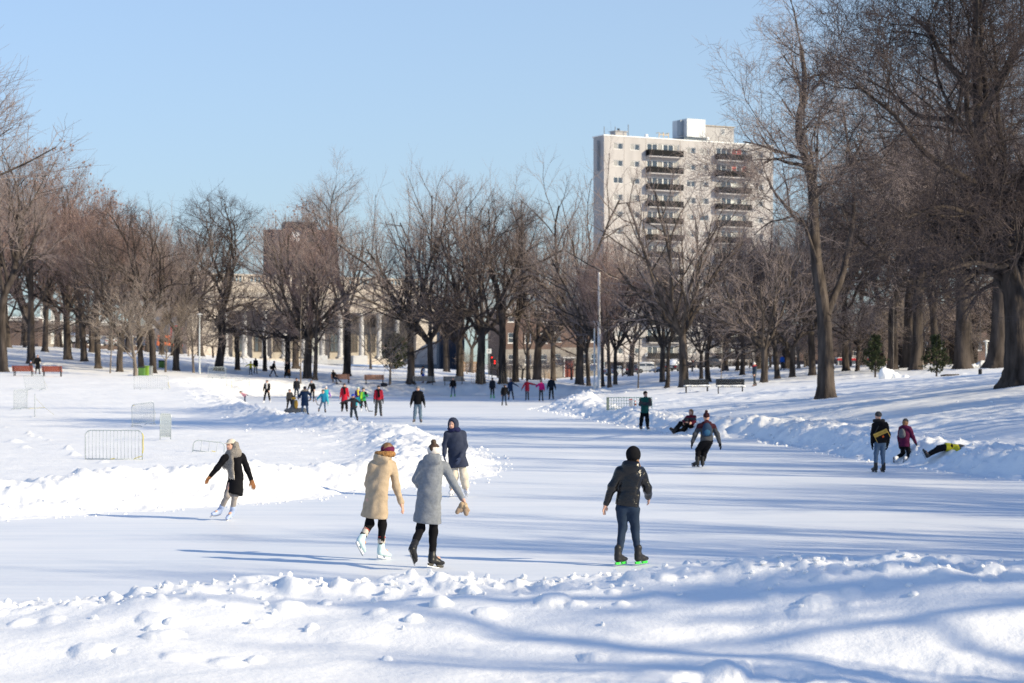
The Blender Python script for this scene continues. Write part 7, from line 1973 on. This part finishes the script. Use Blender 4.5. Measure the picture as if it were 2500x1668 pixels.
def pushchair():
    p = on_ice(717, 1018); p.y += .2; p.z = 0.02
    r = empty('pushchair', p); r.scale = (1.15, 1.15, 1.2); tag(r, 'grey and yellow pushchair in front of the navy parka', 'pushchair')
    G = cloth('pushchair_grey', (.12, .125, .13)); Yl = cloth('pushchair_yellow', (.55, .30, .05))
    s = Sdf(.03); s.chain([(-.35, 0, .22), (.1, 0, .18), (.45, 0, .25)], [.16, .20, .17], k=.1); s.chain([(-.05, 0, .25), (-.02, 0, .75)], [.2, .07], k=.1); s.cut((0, 0, .06), (0, 0, -1)); obj('seat_shell', s.mesh('seat_shell', [G]), r)
    s = Sdf(.025); s.ell((.12, -.17, .58), (.10, .05, .22)); s.ell((-.0, -.14, .86), (.12, .05, .07)); obj('cover', s.mesh('cover', [Yl]), r)
    MB().tube([(-.15, .1, .3), (-.05, .15, .95), (.1, .15, 1.05)], .018, 6).tube([(-.15, -.1, .3), (-.05, -.1, .95), (.1, .0, 1.05)], .018, 6).build('handle', BLK, r)
    wm = MB().lathe([(.04, -.03), (.12, -.03), (.12, .03), (.04, .03)], n=14).mesh('wheel', BLK)
    for x in (-.4, .45):
        for y in (-.22, .22): o = obj('wheel', wm, r, (x, y, .12)); o.rotation_euler = (R(90), 0, 0)
pushchair()
def put_down(label, px, py, m, size=(.22, .14, .13), name='backpack'):
    p = hit(px, py); r = empty(name, p); tag(r, label, 'bag')
    s = Sdf(.03); s.ell((0, 0, size[2] * .8), size, k=.05); s.ell((.22, 0, size[2] * .7), (size[0] * .7, size[1], size[2] * .9), k=.05); s.noise(.012, 14, 4); obj('bag_body', s.mesh('bag_body', [m]), r)
    MB().tube([(-.1, 0, .2), (.05, 0, .36), (.2, 0, .2)], .014, 5).build('strap', BLK, r)
put_down('black bag lying on the far snowbank right of the person in crimson', 936, 945, cloth('bag_black', (.02, .024, .035)), (.3, .2, .2))
P = hit(667, 921); 
o = Sdf(.03); o.ell((-.22, -.12, .95), (.13, .10, .20)); so = obj('shoulder_bag', o.mesh('shoulder_bag', [BLACKC]), None, P); tag(so, 'black shoulder bag on the walker in the blue hat', 'bag')
P = hit(701, 924)
o = Sdf(.03); o.ell((.22, -.2, .72), (.15, .09, .22)); so = obj('handbag', o.mesh('handbag', [BROWN]), None, P); tag(so, 'brown bag carried by the person in the dark coat', 'bag')
# loose clods along the ploughed edges: nobody could count them
def clods():
    g = np.random.default_rng(9)
    n = 5200
    x = np.concatenate([g.uniform(-24, 18, 4 * n), g.uniform(-8, 9, n)]); y = np.concatenate([30 + 130 * g.uniform(0, 1, 4 * n) ** 1.4, g.uniform(17, 27, n)])
    d = ice_d(x, y); yc = np.interp(x, CR_X, CR_Y); near = y < yc + 3
    ok = np.where(near, np.abs(y - yc + .1) < g.exponential(.5, len(x)), (d > -.4) & (d < .3 + g.exponential(1.5, len(x)))) & (np.abs(x) < .27 * y + 1)
    x, y, near = x[ok], y[ok], near[ok]
    z = np.maximum(height(x, y), 0)
    r = np.where(near, g.uniform(.012, .04, len(x)), g.uniform(.02, .075, len(x)) * np.clip(y / 70, .6, 1.4) * g.uniform(.5, 1, len(x)))
    bm = bmesh.new(); bmesh.ops.create_icosphere(bm, subdivisions=1, radius=1.0)
    V0 = np.array([v.co for v in bm.verts]); F0 = np.array([[v.index for v in f.verts] for f in bm.faces]); bm.free()
    V = V0[None] * (1 + g.uniform(-.28, .28, (len(x), len(V0), 1))) * g.uniform(.7, 1.2, (len(x), 1, 3)) * r[:, None, None] + np.stack([x, y, z + r * .3], 1)[:, None]
    F = (F0[None] + (np.arange(len(x)) * len(V0))[:, None, None]).reshape(-1, 3)
    o = obj('snow_clods', np_mesh('snow_clods', V.reshape(-1, 3), F, False, [SNOW])); tag(o, 'loose small clods of snow along the ploughed banks', 'snow', kind='stuff')
    print('clods', len(x))
clods()
# bigger separate chunks of snow on the near bank
def chunks():
    g = np.random.default_rng(12)
    defs = [(1730, 1372, 20, 'single round snow chunk sitting proud on the crest of the near bank'), (795, 1452, 26, 'rounded snow chunk high on the near bank below the person in beige'), (1150, 1450, 44, 'large smooth snow chunk on the near bank below the grey coat'),
            (1072, 1490, 46, 'large tilted snow chunk left below the biggest one on the near bank'), (1010, 1520, 40, 'flattened snow chunk in the middle of the near bank'), (625, 1610, 38, 'snow chunk with a tail low on the near bank, left of centre'), (945, 1605, 24, 'small lone snow chunk low on the near bank, right of the tailed one'),
            (380, 1535, 34, 'snow chunk on the left part of the near bank'), (420, 1520, 36, 'broad snow chunk right behind the left one on the near bank'), (290, 1600, 26, 'low snow chunk on the near bank at lower left'), (760, 1530, 30, 'snow chunk below the crest right of the broad left ones'),
            (2222, 1450, 16, 'small snow chunk on the shaded right part of the near bank'), (2230, 1475, 22, 'snow chunk beside the small one on the shaded right part'), (2270, 1385, 34, 'snow chunk at the right crest of the near bank'), (2085, 1368, 26, 'snow chunk on the right crest left of the bigger one')]
    for i, (px, py, w, lab) in enumerate(defs):
        d = ray(px, py)
        p = hit(px, py, dmax=30)
        k = p.y / F_PX; rr = w * k * .62
        s = Sdf(max(.010, rr / 9))
        s.ell((0, 0, rr * .35), (rr, rr * g.uniform(.8, 1.1), rr * g.uniform(.62, .85)), k=.05)
        for q in range(3): s.ell(V3(g.normal(0, .5), g.normal(0, .5), .25) * rr, np.array([.55, .6, .5]) * rr * g.uniform(.7, 1.1), k=rr * .5)
        s.noise(rr * .05, 2.2 / rr, i); s.noise(rr * .04, 6 / rr, i + 4)
        o = obj('snow_chunk', s.mesh('snow_chunk', [SNOW]), None, Vector((p.x, p.y, float(height(np.array([p.x]), np.array([p.y]))[0]) - rr * (.42 if i else .0)))); o.rotation_euler = (0, 0, g.uniform(0, 6))
        tag(o, lab, 'snow chunk', 'snow chunks on the near bank')
chunks()
